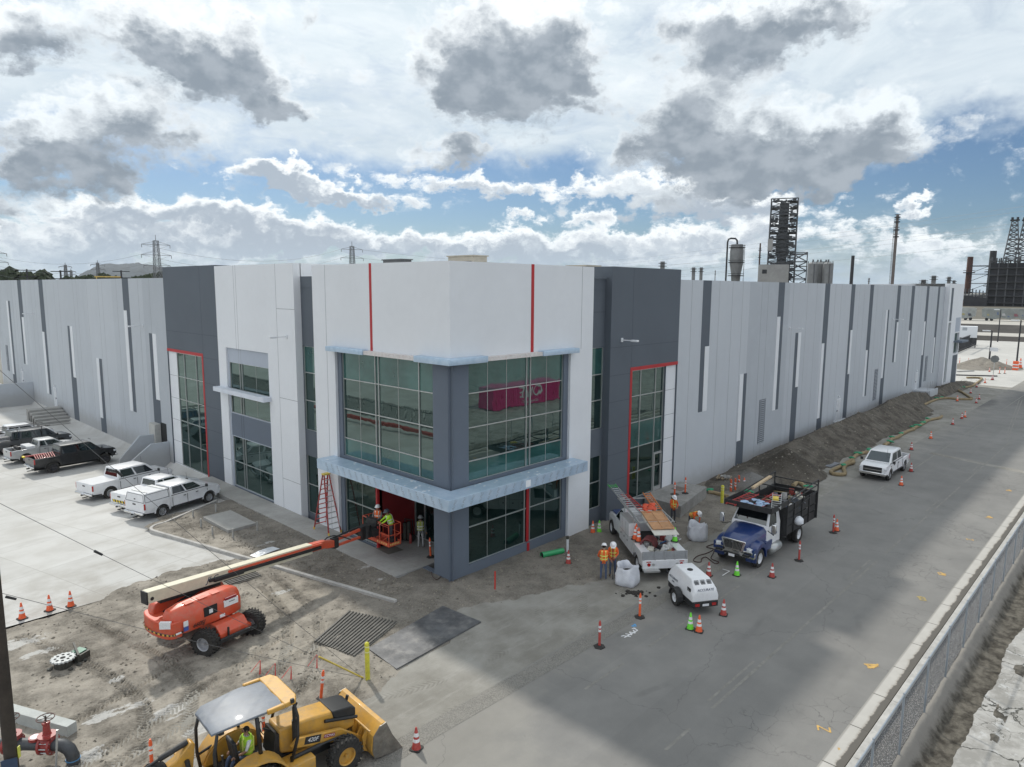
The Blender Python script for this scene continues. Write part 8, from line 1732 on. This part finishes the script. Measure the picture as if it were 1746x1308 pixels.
# hills
nx, ny = 160, 20; U = np.linspace(-60, 640, nx); Hh_ = np.interp(U, [-60, 60, 130, 160, 190, 240, 275, 300, 340, 450, 640], [0, 4, 14, 40, 52, 52, 44, 34, 18, 8, 0])
XX = np.zeros((ny, nx)); YY = XX.copy(); ZZ = XX.copy()
for i, u in enumerate(U):
    for j in range(ny):
        P = FAR(u, 490, 2500+j*90); XX[j, i], YY[j, i] = P.x, P.y; f = j/(ny-1); ZZ[j, i] = -2+(Hh_[i]*1.62+22)*math.sin(f*pi)**.7*(1+.25*(fbm(np.array(u*.05), np.array(j*.5), 4)-.5))
M_hill = mat('hillside', (.045, .062, .075), .95, var=.35, scale=.02, world=True, dirt=.5, dcol=(.11, .12, .125)); setting(sheet('hills', XX, YY, ZZ, M_hill))
# trees
M_leaf = mat('tree_foliage', (.035, .048, .022), .9, var=.45, scale=.4); M_bark = mat('bark', (.06, .05, .04), .9)
def treeline():
    b = MB(); r = random.Random(11)
    for i in range(4200):
        px = r.uniform(-80, 640) if i % 3 else r.uniform(-80, 300); D = r.uniform(470, 560); P = FP(px, D); hmax = 15.5+8*float(vnoise(np.array(px*.05), np.array(3.3))); z = hmax*r.uniform(.45, 1.); s_ = r.uniform(1.2, 3.2); a = r.uniform(0, 6)
        v = [(P.x+cos(a+k*2.1)*s_, P.y+sin(a+k*2.1)*s_, z+r.uniform(-s_, s_)*.8) for k in range(3)]+[(P.x, P.y, z+s_)]; b.add(v, [(0, 1, 3), (1, 2, 3), (2, 0, 3), (0, 2, 1)])
    o = b.build('far_treeline', M_leaf); tag(o, 'dark far treeline along the horizon at the left', 'trees', kind='stuff')
treeline()
def tree(label, px, D, H, w):
    P = FP(px, D); t = thing('tree', label, 'tree', P, 0, 'single trees in the distance'); b = MB(); b.tube([(0, 0, 0), (.1, .1, H*.35), (0, 0, H*.7)], [.35, .25, .1], 6)
    for k in range(4): a = k*1.6; b.tube([(0, 0, H*.35), (cos(a)*w*.3, sin(a)*w*.3, H*.6)], [.15, .06], 5)
    b.build('trunk', M_bark, t); b = MB(); r = random.Random(int(px))
    for i in range(260): a = r.uniform(0, 6.3); q = r.random()**.5; z = H*(.35+.62*r.random()); k = w*.5*math.sin(pi*(z/H-.25)/.8)*q; c = Vector((cos(a)*k, sin(a)*k, z)); s_ = r.uniform(.3, .7); d = [Vector((r.uniform(-1, 1), r.uniform(-1, 1), r.uniform(-1, 1)))*s_ for _ in range(3)]; b.add([c+q_ for q_ in d], [(0, 1, 2)])
    b.build('crown', M_leaf, t)
tree('round dark tree under the far hill', 219, 430, 20, 13); tree('dark tree right of the round tree under the far hill', 240, 440, 18, 16)
# ---------------------------------------------------------------- refinery
def refth(name, label, cat, px, D, z=-1.): P = FP(px, D, z); return thing(name, label, cat, P, rzcam(P))
def stack(label, px, pt, D, r, m, deck=(), lean=0.):
    t = refth('chimney_stack', label, 'chimney stack', px, D); H = FZ(px, pt, D)+1; b = MB(); b.cyl((0, 0, 0), (0, 0, H), r*1.15, r, 14); b.build('stack', m, t, smooth=True)
    for f in deck: b = MB(); b.cyl((0, 0, H*f), (0, 0, H*f+.4), r*2.0, n=12); b.cyl((0, 0, H*f+1.2), (0, 0, H*f+1.35), r*2.0, n=12, caps=False); b.build('platform', M_pdk, t)
    return t, H
t, H = stack('tallest flare stack with platforms near its top', 1520, 366, 330, .55, M_ltst2, (.80, .86, .93, .97)); b = MB()
for k in range(30): z = H*.1+k*H*.027; b.bar((0, 1.1, z), (0, .9, z+.1), .15)
b.bar((0, 1.2, 0), (0, 1.05, H*.95), .14); b.bar((0, .8, 0), (0, .8, H*.95), .12); b.build('ladder', M_lat, t)
stack('slim black stack behind the parapet, left of the flare stack', 1450, 436, 380, .75, M_pdk); stack('thin pale stack left of the tall refinery tower', 1292, 415, 450, .45, M_rust, (.8, .9))
stack('dark red and black stack left of the coke drums', 1649, 438, 420, 1.3, M_rust, (.45, .75)); stack('black stack with side frames touching the coke drums', 1687, 428, 430, 1.5, M_pdk, (.3, .5, .7))
# tall lattice tower
t = refth('refinery_tower', 'tall refinery tower wrapped in lattice steel platforms', 'refinery tower', 1329, 450); H = FZ(1329, 341, 450)+1
b = MB(); b.cyl((0, 0, 0), (0, 0, H*.97), 2.7, n=20); b.cyl((0, 0, H*.52), (0, 0, H*.72), 3.6, n=20); b.build('vessel', M_pstl, t, smooth=True)
b = MB(); lattice(b, 0, 0, 0, H, 15.5, 14.5, 15, .35); b.build('lattice_frame', M_grey, t)
for k in range(13):
    z = H*(.34+.053*k); b = MB(); b.box(-6.6, -7.6, z, 6.6, -3.2, z+.3); b.box(-6.6, 3.2, z, 6.6, 7.6, z+.3) if k % 2 else b.box(-7, -6, z, -3.4, 6, z+.3); 
    for s_ in (-1, 1): b.bar((s_*7.4, -7.6, z+1.3), (s_*7.4, 7.6, z+1.3), .15)
    for q in range(11): x_, y_ = random.uniform(-6, 5), random.uniform(-7, 6); b.box(x_, y_, z+.3, x_+random.uniform(.6, 2), y_+random.uniform(.6, 2), z+random.uniform(1, 2.2))
    b.build('platform', M_grey, t)
b = MB(); b.box(-8, -14.5, FZ(1329, 470, 450)-2, 8, -5, FZ(1329, 424, 450)+1-6) if False else b.box(-7.8, 5.2, H*.56, -7.2, 8.0, H*.66); b.build('panel', M_pcon, t)
t = refth('lattice_frame', 'lower open steel frame attached right of the tall refinery tower', 'steel frame', 1358, 455); H2 = FZ(1358, 431, 455)+1; b = MB(); lattice(b, 0, 0, 0, H2, 9.5, 9.5, 7, .3); b.build('frame', M_pdk, t); b = MB(); 
for k in range(4): b.box(-4, -4.5, H2*(.4+.19*k), 4, 4.5, H2*(.4+.19*k)+.3)
b.build('platform', M_pdk, t)
t = refth('process_building', 'plain concrete block with one small window under the tall tower', 'building', 1316, 430); H3 = FZ(1316, 452, 430)+1; b = MB(); b.box(-6, -8.3, 0, 6, 8.0, H3); b.build('wall', M_pcon, t); b = MB(); b.box(-6.05, 3.3, H3-5.0, -5.9, 5.8, H3-2.7); b.build('window', M_pdk, t)
b = MB(); b.box(-5, -8, H3, 5, 8, H3+.2); b.bar((-6, -8.3, H3+1), (-6, 8, H3+1), .15); b.build('roof_rail', M_lat, t)
for k, (px, D) in enumerate(((1383, 395), (1396, 402), (1409, 395), (1391, 412), (1405, 412))):
    t = refth('silo', ['leftmost of the clustered grey silos', 'middle front silo of the cluster', 'rightmost of the clustered grey silos', 'rear silo seen between the left and middle ones', 'rear silo seen between the middle and right ones'][k], 'silo', px, D); t['group'] = 'clustered grey silos'; H4 = FZ(px, 450, D)+1; b = MB(); b.cyl((0, 0, 0), (0, 0, H4), 2.55, n=22); b.cyl((0, 0, H4), (0, 0, H4+.8), 2.55, 1.2, 22); b.build('shell', M_silo, t, smooth=True, bang=30)
    b = MB(); 
    for a in range(7): b.cyl((2.5*cos(a), 2.5*sin(a), H4), (2.5*cos(a), 2.5*sin(a), H4+1.3), .12, n=5)
    b.cyl((0, 0, H4+.5), (0, 0, H4+2.2), .4, n=8); b.cyl((-2.6, -.8, 0), (-2.6, -.8, H4), .25, n=6); b.build('vent_and_rail', M_pstl, t)
t = refth('reactor_column', 'bulging reactor column with an overhead pipe loop, left in the refinery', 'process column', 1253, 460); H5 = FZ(1253, 417, 460)+1
b = MB(); b.lathe([(2.4, 0), (2.4, H5*.4), (2.9, H5*.58), (4.0, H5*.72), (4.1, H5*.9), (3.6, H5)], 20); b.build('vessel', M_silo, t, smooth=True)
for f in (.55, .74, .95): b = MB(); b.cyl((0, 0, H5*f), (0, 0, H5*f+.4), 4.9, n=16); b.cyl((0, 0, H5*f+1.3), (0, 0, H5*f+1.5), 4.9, n=16, caps=False); b.build('platform', M_pdk, t)
b = MB(); b.tube([(0, 0, H5), (0, .2, H5+2.4), (0, 1.2, H5+3.6), (0, 4, H5+3.8), (0, 5.3, H5+3.2), (0, 5.8, H5+1.5), (0, 5.9, 0)], .55, 8); b.bar((0, -4.5, 0), (0, -4.5, H5), .3); b.build('pipe_loop', M_pdk, t, smooth=True)
for k, (px, pt, w_) in enumerate(((1181, 456, 1.2), (1194, 456, 1.1), (1128, 446, 1.6), (1573, 477, 1.4), (1590, 470, 1.3), (1616, 472, 1.0), (1625, 478, .8), (1480, 474, .4), (1218, 461, .3))):
    D = 520; t = refth('process_column', ['small column behind the street wall, left of a pair', 'small column behind the street wall, right of a pair', 'small vented column above the slate block', 'squat column near the far wall end', 'taller column near the far wall end', 'pale column beyond the end block', 'short pale column beyond the end block', 'thin mast left of the flare stack', 'thin mast right of the small column pair'][k], 'process column', px, D); H6 = FZ(px, pt, D)+1; b = MB(); b.cyl((0, 0, 0), (0, 0, H6), w_, n=12); b.build('vessel', M_silo, t, smooth=True)
    b = MB(); 
    for f in (.9, .96): b.cyl((0, 0, H6*f), (0, 0, H6*f+.3), w_*1.9, n=10)
    b.build('platform', M_pdk, t)
# coke drum structure and its derricks
t = refth('coke_drum_structure', 'massive black drum structure at the right edge of the refinery', 'refinery structure', 1737, 400); H7 = FZ(1737, 446, 400)+1
b = MB(); b.box(-8, -15, 0, 8, 11.5, H7*.97); b.build('drum_housing', M_pdk, t)
b = MB()
for y in np.linspace(-15.3, 11.8, 9): b.bar((-8.4, y, 0), (-8.4, y, H7+1.2), .5)
for k in range(9): b.bar((-8.5, -15.5, H7*(.12+.11*k)), (-8.5, 12, H7*(.12+.11*k)), .4); b.box(-9.5, -15.5, H7*(.12+.11*k), -8.5, 12, H7*(.12+.11*k)+.15)
for k in range(16): y = -15+k*1.75; b.cyl((-6, y, H7*.9), (-6, y, H7+random.uniform(.5, 2.5)), .4, n=6)
b.build('deck_frame', M_pstl, t)
b = MB(); 
for z in (.35, .5, .65, .8, .93): b.bar((-6, 12, H7*z), (-6, 19.5, H7*z), .3); b.bar((-6, 12, H7*z), (-6, 19.5, H7*(z-.12)), .2)
b.bar((-6, 12, H7*.93), (-6, 19.5, H7*.93), .5); b.build('side_frame', M_pdk, t)
for k, px in enumerate((1718, 1738)):
    P = FP(px, 400, H7-1.5); t = thing('derrick', ['left lattice derrick on top of the black drum structure', 'right lattice derrick on top of the black drum structure', 'third lattice derrick cut by the right picture edge'][k], 'derrick', P, rzcam(P), 'derricks on the drum structure'); Hd = FZ(px, 377, 400)-P.z; b = MB(); lattice(b, 0, 0, 0, Hd, 6.2, 2.2, 9, .22); b.build('lattice', M_pstl, t); b = MB(); b.box(-1.6, -1.8, Hd, 1.6, 1.8, Hd+.5); b.cyl((0, -1, Hd+.5), (0, -1, Hd+1.6), .5, n=8); b.cyl((0, 1, Hd+.5), (0, 1, Hd+1.6), .5, n=8); b.build('crown', M_pdk, t)
b = MB(); P = FP(1700, 430); 
t = refth('pipe_rack', 'long pale elevated pipe rack crossing below the refinery', 'pipe rack', 1700, 395); b = MB(); z0_, z1_ = FZ(1700, 512, 395)+1, FZ(1700, 503, 395)+1
for k in range(6): z = z0_+(z1_-z0_)*k/5; b.cyl((random.uniform(-1, 1), -60, z), (random.uniform(-1, 1), 60, z), .35, n=8)
b.build('pipes', mat('pale_pipework', (.42, .42, .40), .6), t, smooth=True); b = MB()
for y in range(-60, 61, 8): b.bar((0, y, 0), (0, y, z0_), .5); b.bar((0, y, z0_*.3), (0, y+8, z0_*.9), .25)
b.bar((0, -60, z0_-.4), (0, 60, z0_-.4), .5); b.build('trestle', M_pstl, t)
r = random.Random(8); b = MB()
for k in range(110): y = r.uniform(-80, 90); x = r.uniform(5, 60); h_ = r.uniform(2, 9.5); b.box(x, y, 0, x+r.uniform(2, 7), y+r.uniform(1, 6), h_); b.cyl((x, y, 0), (x, y, h_*1.5), r.uniform(.2, .6), n=6)
t = refth('refinery_plant', 'dark tangle of low refinery plant behind the pipe rack', 'refinery plant', 1700, 405); t2_ = b.build('units', M_pdk, t); t2_['kind'] = 'stuff'
for k, px in enumerate((1652, 1664, 1676)):
    t = refth('process_skid', ['low grey skid left in front of the drum structure', 'low grey skid in the middle before the drum structure', 'low grey skid nearest the drum structure'][k], 'process unit', px, 390); b = MB(); h_ = FZ(px, 492+k*2, 390)+1; b.box(-2, -1.8, 0, 2, 1.8, h_*.8); b.build('unit', M_pdk, t); b = MB()
    for y in (-1.4, 0, 1.4): b.cyl((0, y, 0), (0, y, h_), .25, n=6)
    b.build('pipes', M_pstl, t)
# embankments, rail cars, light road strips (profile swept across the view)
P0_ = FP(1700, 243, 0); ax = Vector((P0_.x-CAM[0], P0_.y-CAM[1], 0)).normalized(); ay = Vector((-ax.y, ax.x, 0))
def sweep(name, m, prof, y0=-70, y1=150):
    b = MB(); o_ = Vector((CAM[0], CAM[1], 0)); pts = [o_+ax*D for D, z in prof]; zs = [FZ(1700, py, D) for D, py in prof]
    for (p, z0, q, z1) in zip(pts[:-1], zs[:-1], pts[1:], zs[1:]): b.quad((p+ay*y0)[:2]+(z0,) if False else tuple((p+ay*y0)[:2])+(z0,), tuple((p+ay*y1)[:2])+(z0,), tuple((q+ay*y1)[:2])+(z1,), tuple((q+ay*y0)[:2])+(z1,))
    return setting(b.build(name, m))
M_strip = mat('pale_access_road', (.42, .40, .36), .9, world=True, var=.1, scale=.1)
sweep('embankment', M_bank, [(243, 584), (247, 573)]); sweep('access_road', M_strip, [(247, 573), (262, 567.5)]); sweep('embankment', M_bank, [(262, 567.5), (271, 553.5)]); sweep('rail_bed', M_strip, [(271, 553.5), (284, 548), (300, 545)]); sweep('far_land_strip', mat('scrubby_land', (.13, .12, .095), .95, var=.3, scale=.05, world=True), [(300, 545), (392, 522)])
cargr = [mat('grey_rail_car_paint', (.24, .26, .25), .7, var=.2, scale=.5, dirt=.3), mat('pale_rail_car_paint', (.32, .34, .33), .7, var=.2, scale=.5, dirt=.3)]; gcol = [mat('graffiti_%d' % i, c, .6) for i, c in enumerate(((.25, .10, .12), (.35, .31, .15), (.12, .16, .25), (.42, .42, .42), (.07, .07, .08)))]
zr_ = FZ(1700, 548, 284); rc0 = None
for k in range(4):
    y = -38+k*17.0; P = Vector((CAM[0], CAM[1], 0))+ax*288+ay*y; P.z = zr_; t = thing('rail_car', ['hopper rail car at the right picture edge', 'hopper rail car second from the right picture edge', 'hopper rail car in the middle of the train', 'hopper rail car just right of the end block', 'hopper rail car hidden behind the end block', 'hopper rail car farther behind the end block', 'hopper rail car farthest left behind the building'][k], 'rail car', P, math.atan2(ay.y, ay.x), 'hopper rail cars with graffiti')
    b = MB(); b.prism([(-7.6, 1.5), (-6.2, .9), (-4, .6), (-2.2, 1.3), (0, .6), (2.2, 1.3), (4, .6), (6.2, .9), (7.6, 1.5), (7.8, 3.9), (7.2, 4.3), (-7.2, 4.3), (-7.8, 3.9)], -1.45, 1.45, 'Y')
    for x in np.arange(-7.2, 7.4, 1.2): b.box(x-.06, -1.5, 1.5, x+.06, 1.5, 4.0)
    b.build('hopper', cargr[k % 2], t)
    b = MB(); 
    for x in (-6.2, -4.8, 4.8, 6.2): b.cyl((x, -1.1, .5), (x, 1.1, .5), .5, n=12)
    b.build('wheelset', M_pdk, t)
    b = MB(); rr = random.Random(k)
    for q in range(9): b.m = rr.randrange(5); x = rr.uniform(-7, 5.5); w_ = rr.uniform(.2, 1.1); h_ = rr.uniform(.2, .8); z = rr.uniform(1.4, 2.2); b.prism([(x, z), (x+w_, z-.1), (x+w_*1.2, z+h_), (x+w_*.4, z+h_*1.2)], 1.52+.005*q, 1.53+.005*q, 'Y')
    b.build('graffiti', gcol, t)
# far yard furniture
def lpole(label, px, pb, pt, r=.12, arm=True):
    P = G(px, pb); D = math.hypot(P.x-CAM[0], P.y-CAM[1]); H = FZ(px, pt, D); t = thing('lamp_post', label, 'lamp post', P, rzcam(P), 'lamp posts in the far yard'); b = MB(); b.cyl((0, 0, 0), (0, 0, H), r, r*.7, 8); b.build('post', M_pdk, t); 
    if arm: b = MB(); b.cbox((0, .9*(1 if arm is True else arm), H), (.5, 1.3, .18)); b.build('lamp_head', M_pdk if arm != 1 else M_white, t)
    return t, H
tp, Hp = lpole('dark lamp post with a small white sign halfway up', 1686, 621, 564, .17); b = MB(); b.cbox((-.25, -.6, Hp*.45), (.06, 1.3, .75)); b.build('sign', M_white, tp)
lpole('tall dark lamp post near the right edge with orange barricades at its foot', 1733, 623, 546, .16); lpole('slender lamp post farther off between the other two', 1701, 583, 528, .16); lpole('pale mast beyond the rail cars', 1689, 545, 487, .2, False)
P = G(1693, 645); t = thing('road_sign', 'round sign seen from its grey back at the end of the road', 'road sign', P, rzcam(P)); H = FZ(1693, 612, math.hypot(P.x-CAM[0], P.y-CAM[1])); b = MB(); b.cyl((0, 0, 0), (0, 0, H), .05, n=8); b.build('post', M_alu, t); b = MB(); b.cyl((-.05, 0, H), (-.02, 0, H), .62, n=8); b.build('disc', mat('sign_back', (.18, .19, .19), .5, metal=.4), t)
for k, (px, py, w_, h_) in enumerate(((1673, 625, 4.6, 1.9), (1692, 627, 4.0, 1.6), (1714, 628, 3, .8), (1655, 628, 4, .7))):
    P = G(px, py); g_ = np.mgrid[-1:1:24j, -1:1:24j]; R2_ = np.hypot(g_[0], g_[1]); Z = h_*np.clip(1-R2_, 0, 1)**.9*(1+.3*(fbm(g_[1]*3+k, g_[0]*3, 4)-.5))-.08
    o = sheet('soil_heap', g_[1]*w_, g_[0]*w_, Z, M_dirt); o.location = P; tag(o, ['larger grey soil heap in the far yard, left peak', 'grey soil heap right of the larger one', 'low tail of soil right of the heaps', 'low soil spread left of the heaps'][k], 'soil heap')
# picket fence and white box
t = thing('steel_fence', 'black steel picket fence at the end of the building', 'fence', G(1631, 600)); a = G(1629, 603)-t.location; e_ = G(1664, 588)-t.location; b = MB()
for k in range(26): p = a.lerp(e_, k/25); b.bar(p, p+Vector((0, 0, 3.2)), .16)
b.build('picket', M_pdk, t); b = MB(); b.bar(a+Vector((0, 0, 3.1)), e_+Vector((0, 0, 3.1)), .2); b.bar(a+Vector((0, 0, .4)), e_+Vector((0, 0, .4)), .2); b.build('rail', M_pdk, t)
P = G(1643, 592); P.z = 0; t = thing('site_container', 'white box on the deck behind the black picket fence', 'container', P, rzcam(P)); D = math.hypot(P.x-CAM[0], P.y-CAM[1]); b = MB(); b.box(-1.5, -2.6, FZ(1643, 575, D), 1.5, 2.0, FZ(1643, 556, D)); b.build('box', M_white, t, bevel=.05); b = MB(); b.box(-1.52, -.4, FZ(1643, 563, D), -1.5, .6, FZ(1643, 558, D)); b.build('vent', M_vent, t)
b = MB(); 
for y in (-2.4, -1, .4, 1.8): b.bar((0, y, 0), (0, y, FZ(1643, 575, D)), .2)
b.build('leg', M_pdk, t)
for k, (px, py) in enumerate(((1651, 620), (1704, 637), (1713, 637), (1700, 620))): delin(['orange post left of the far soil heaps', 'orange post left of a pair before the far soil heaps', 'orange post right of a pair before the far soil heaps', 'orange post behind the far soil heaps'][k], G(px, py))
b = MB(); b.prism([(-.45, 0), (.45, 0), (.35, 1.6), (-.35, 1.6)], -.4, .4, 'Y'); b.m = 1; b.box(-.46, -.42, .9, .46, .42, 1.1); b.box(-.46, -.42, .4, .46, .42, .6); o = b.build('barrel_barricade', [M_cor, M_band]); o.location = G(1731, 631); tag(o, 'orange and white barricade at the foot of the tall lamp post', 'barricade')
P = G(1739, 628); dup(CN['o'], P, 0, 'very large orange cone at the right edge of the far yard'); C.objects[-1]
big = [o for o in C.objects if o.get('label') == 'very large orange cone at the right edge of the far yard'][0]; big.scale = (2.4, 2.4, 2.6)
for k, (px, py) in enumerate(((1636, 620), (1716, 622))): P = G(px, py); t = dup(bpy.data.objects['channelizer_post'], P, 0, ['pale post at the far end of the building wall', 'pale post behind the soil heaps'][k])
cone('orange cone left of the far posts', 1687, 634, 'o'); cone('red cone by the round sign', 1691, 648, 'r')
for k, (a_, e_) in enumerate((((1628, 640), (1700, 642)), ((1632, 634), (1660, 633)))):
    a_ = G(*a_); e_ = G(*e_); b = MB(); b.bar((0, 0, .08), e_-a_+Vector((0, 0, .08)), .3, .16); o = b.build('timber_beam', M_pdk if k == 0 else M_stake); o.location = a_; tag(o, ['long dark beam lying at the end of the berm', 'grey beam lying behind the dark one'][k], 'beam')
# ---------------------------------------------------------------- things on the roof
def ahu(label, px, py0, py1, D, w_, m, wd=3.):
    P = FP(px, D, 14.05); t = thing('rooftop_unit', label, 'rooftop unit', P, 0, 'rooftop air handling units'); zt = FZ(px, py0, D)-14.05; b = MB(); b.box(-wd/2, -w_/2, 0, wd/2, w_/2, zt); b.build('casing', m, t, bevel=.03); b = MB(); b.box(-wd/2-.1, -w_/2-.1, zt, wd/2+.1, w_/2+.1, zt+.1); b.build('lid', m, t); b = MB(); 
    for s_ in (-1, 1): b.box(-wd/2-.02, s_*w_*.3-.4, zt*.5, wd/2+.02, s_*w_*.3+.4, zt*.85)
    b.build('grille', M_pdk, t)
M_ah = mat('tan_unit_paint', (.38, .35, .29), .6)
ahu('long tan rooftop unit above the corner tower', 797, 438, 447, 62, 3.3, M_ah, 1.6); ahu('tan rooftop unit right of the corner tower', 994, 455, 470, 50, 1.6, M_ah, 1.6); ahu('low dark rooftop unit left above the tower parapet', 678, 444, 450, 70, 3., M_pstl, 1.2)
# ---------------------------------------------------------------- what the windows mirror, across the road and the lot
ct = thing('shipping_container', 'magenta shipping container with white letters, seen mirrored in the tower windows', 'shipping container', (41.1, -32.8, .03)); b = MB(); b.box(-6.1, -1.2, .1, 6.1, 1.2, 2.6); M_mg = mat('magenta_container_paint', (.62, .02, .19), .5, var=.1); cb_ = b.build('box', M_mg, ct)
b = MB(); 
for x in np.arange(-5.9, 6, .28): b.box(x, 1.2, .25, x+.14, 1.235, 2.45)
b.build('corrugation', M_mg, cb_); text('ONE', 2.0, M_white, 'lettering', cb_, (.3, 1.25, 1.62), (rad(90), 0, pi), .01); text('OCEAN NETWORK', .36, M_white, 'lettering', cb_, (.3, 1.25, .5), (rad(90), 0, pi), .01)
ft2 = thing('steel_fence', 'black picket fence mirrored in the windows facing the lot', 'fence', (-22, 20, 0)); b = MB()
for y in np.arange(0, 60, .16): b.box(-.02, y, .1, .02, y+.03, 2.0)
b.build('picket', M_pdk, ft2); b = MB(); b.box(-.03, 0, 1.75, .03, 60, 1.8); b.box(-.03, 0, .25, .03, 60, .3); b.build('rail', M_pdk, ft2)
b = MB(); b.box(-21, 22, -.1, -20.6, 70, .16); o = b.build('red_kerb', mat('red_kerb_paint', (.4, .04, .03), .7)); tag(o, 'red painted kerb mirrored in the lot windows', 'kerb')
# split leftovers into separate parts
def split_loose(o):
    me = o.data; bm = bmesh.new(); bm.from_mesh(me); bmesh.ops.remove_doubles(bm, verts=bm.verts, dist=1e-4) if False else None
    bm.verts.ensure_lookup_table(); seen = set(); comps = []
    for v in bm.verts:
        if v.index in seen: continue
        st = [v]; comp = set()
        while st:
            q = st.pop()
            if q.index in comp: continue
            comp.add(q.index); st += [e.other_vert(q) for e in q.link_edges]
        seen |= comp; comps.append(comp)
    if len(comps) < 2: bm.free(); return
    P = [list(v.co) for v in bm.verts]; F = [([v.index for v in f.verts], f.material_index, f.smooth) for f in bm.faces]; bm.free()
    outs = []
    for comp in comps:
        ix = {i: k for k, i in enumerate(sorted(comp))}; fs = [f for f in F if f[0][0] in comp]
        m2 = bpy.data.meshes.new(me.name); m2.from_pydata([P[i] for i in sorted(comp)], [], [[ix[i] for i in f[0]] for f in fs])
        for mt in me.materials: m2.materials.append(mt)
        m2.polygons.foreach_set('material_index', [f[1] for f in fs]); m2.polygons.foreach_set('use_smooth', [f[2] for f in fs]); outs.append(m2)
    for k, m2 in enumerate(outs[1:]): c = o.copy(); c.data = m2; C.objects.link(c)
    o.data = outs[0]
for o in list(C.objects):
    nm = o.name.split('.')[0]
    if o.type == 'MESH' and nm in ('red_trim', 'unclad_canopy_frame', 'window_canopy', 'work_lamp', 'fuel_tank', 'step_bumper', 'door_handles', 'eyes', 'ears', 'canopy_post', 'marker_lamp', 'foot', 'bed_side', 'step_box', 'stabiliser_frame_x'): split_loose(o)
# ---------------------------------------------------------------- the air
b = MB(); b.box(-800, -1500, -2.1, 5200, 5200, 130); hz_ = bpy.data.materials.new('haze'); hz_.use_nodes = True; t_ = NT(hz_.node_tree); t_.n.clear(); pv = t_.new('ShaderNodeVolumePrincipled'); pv.inputs['Color'].default_value = (.82, .88, .95, 1); pv.inputs['Density'].default_value = .00004; o_ = t_.new('ShaderNodeOutputMaterial'); t_.l.new(pv.outputs[0], o_.inputs['Volume'])
o = b.build('haze', hz_); o['kind'] = 'stuff'
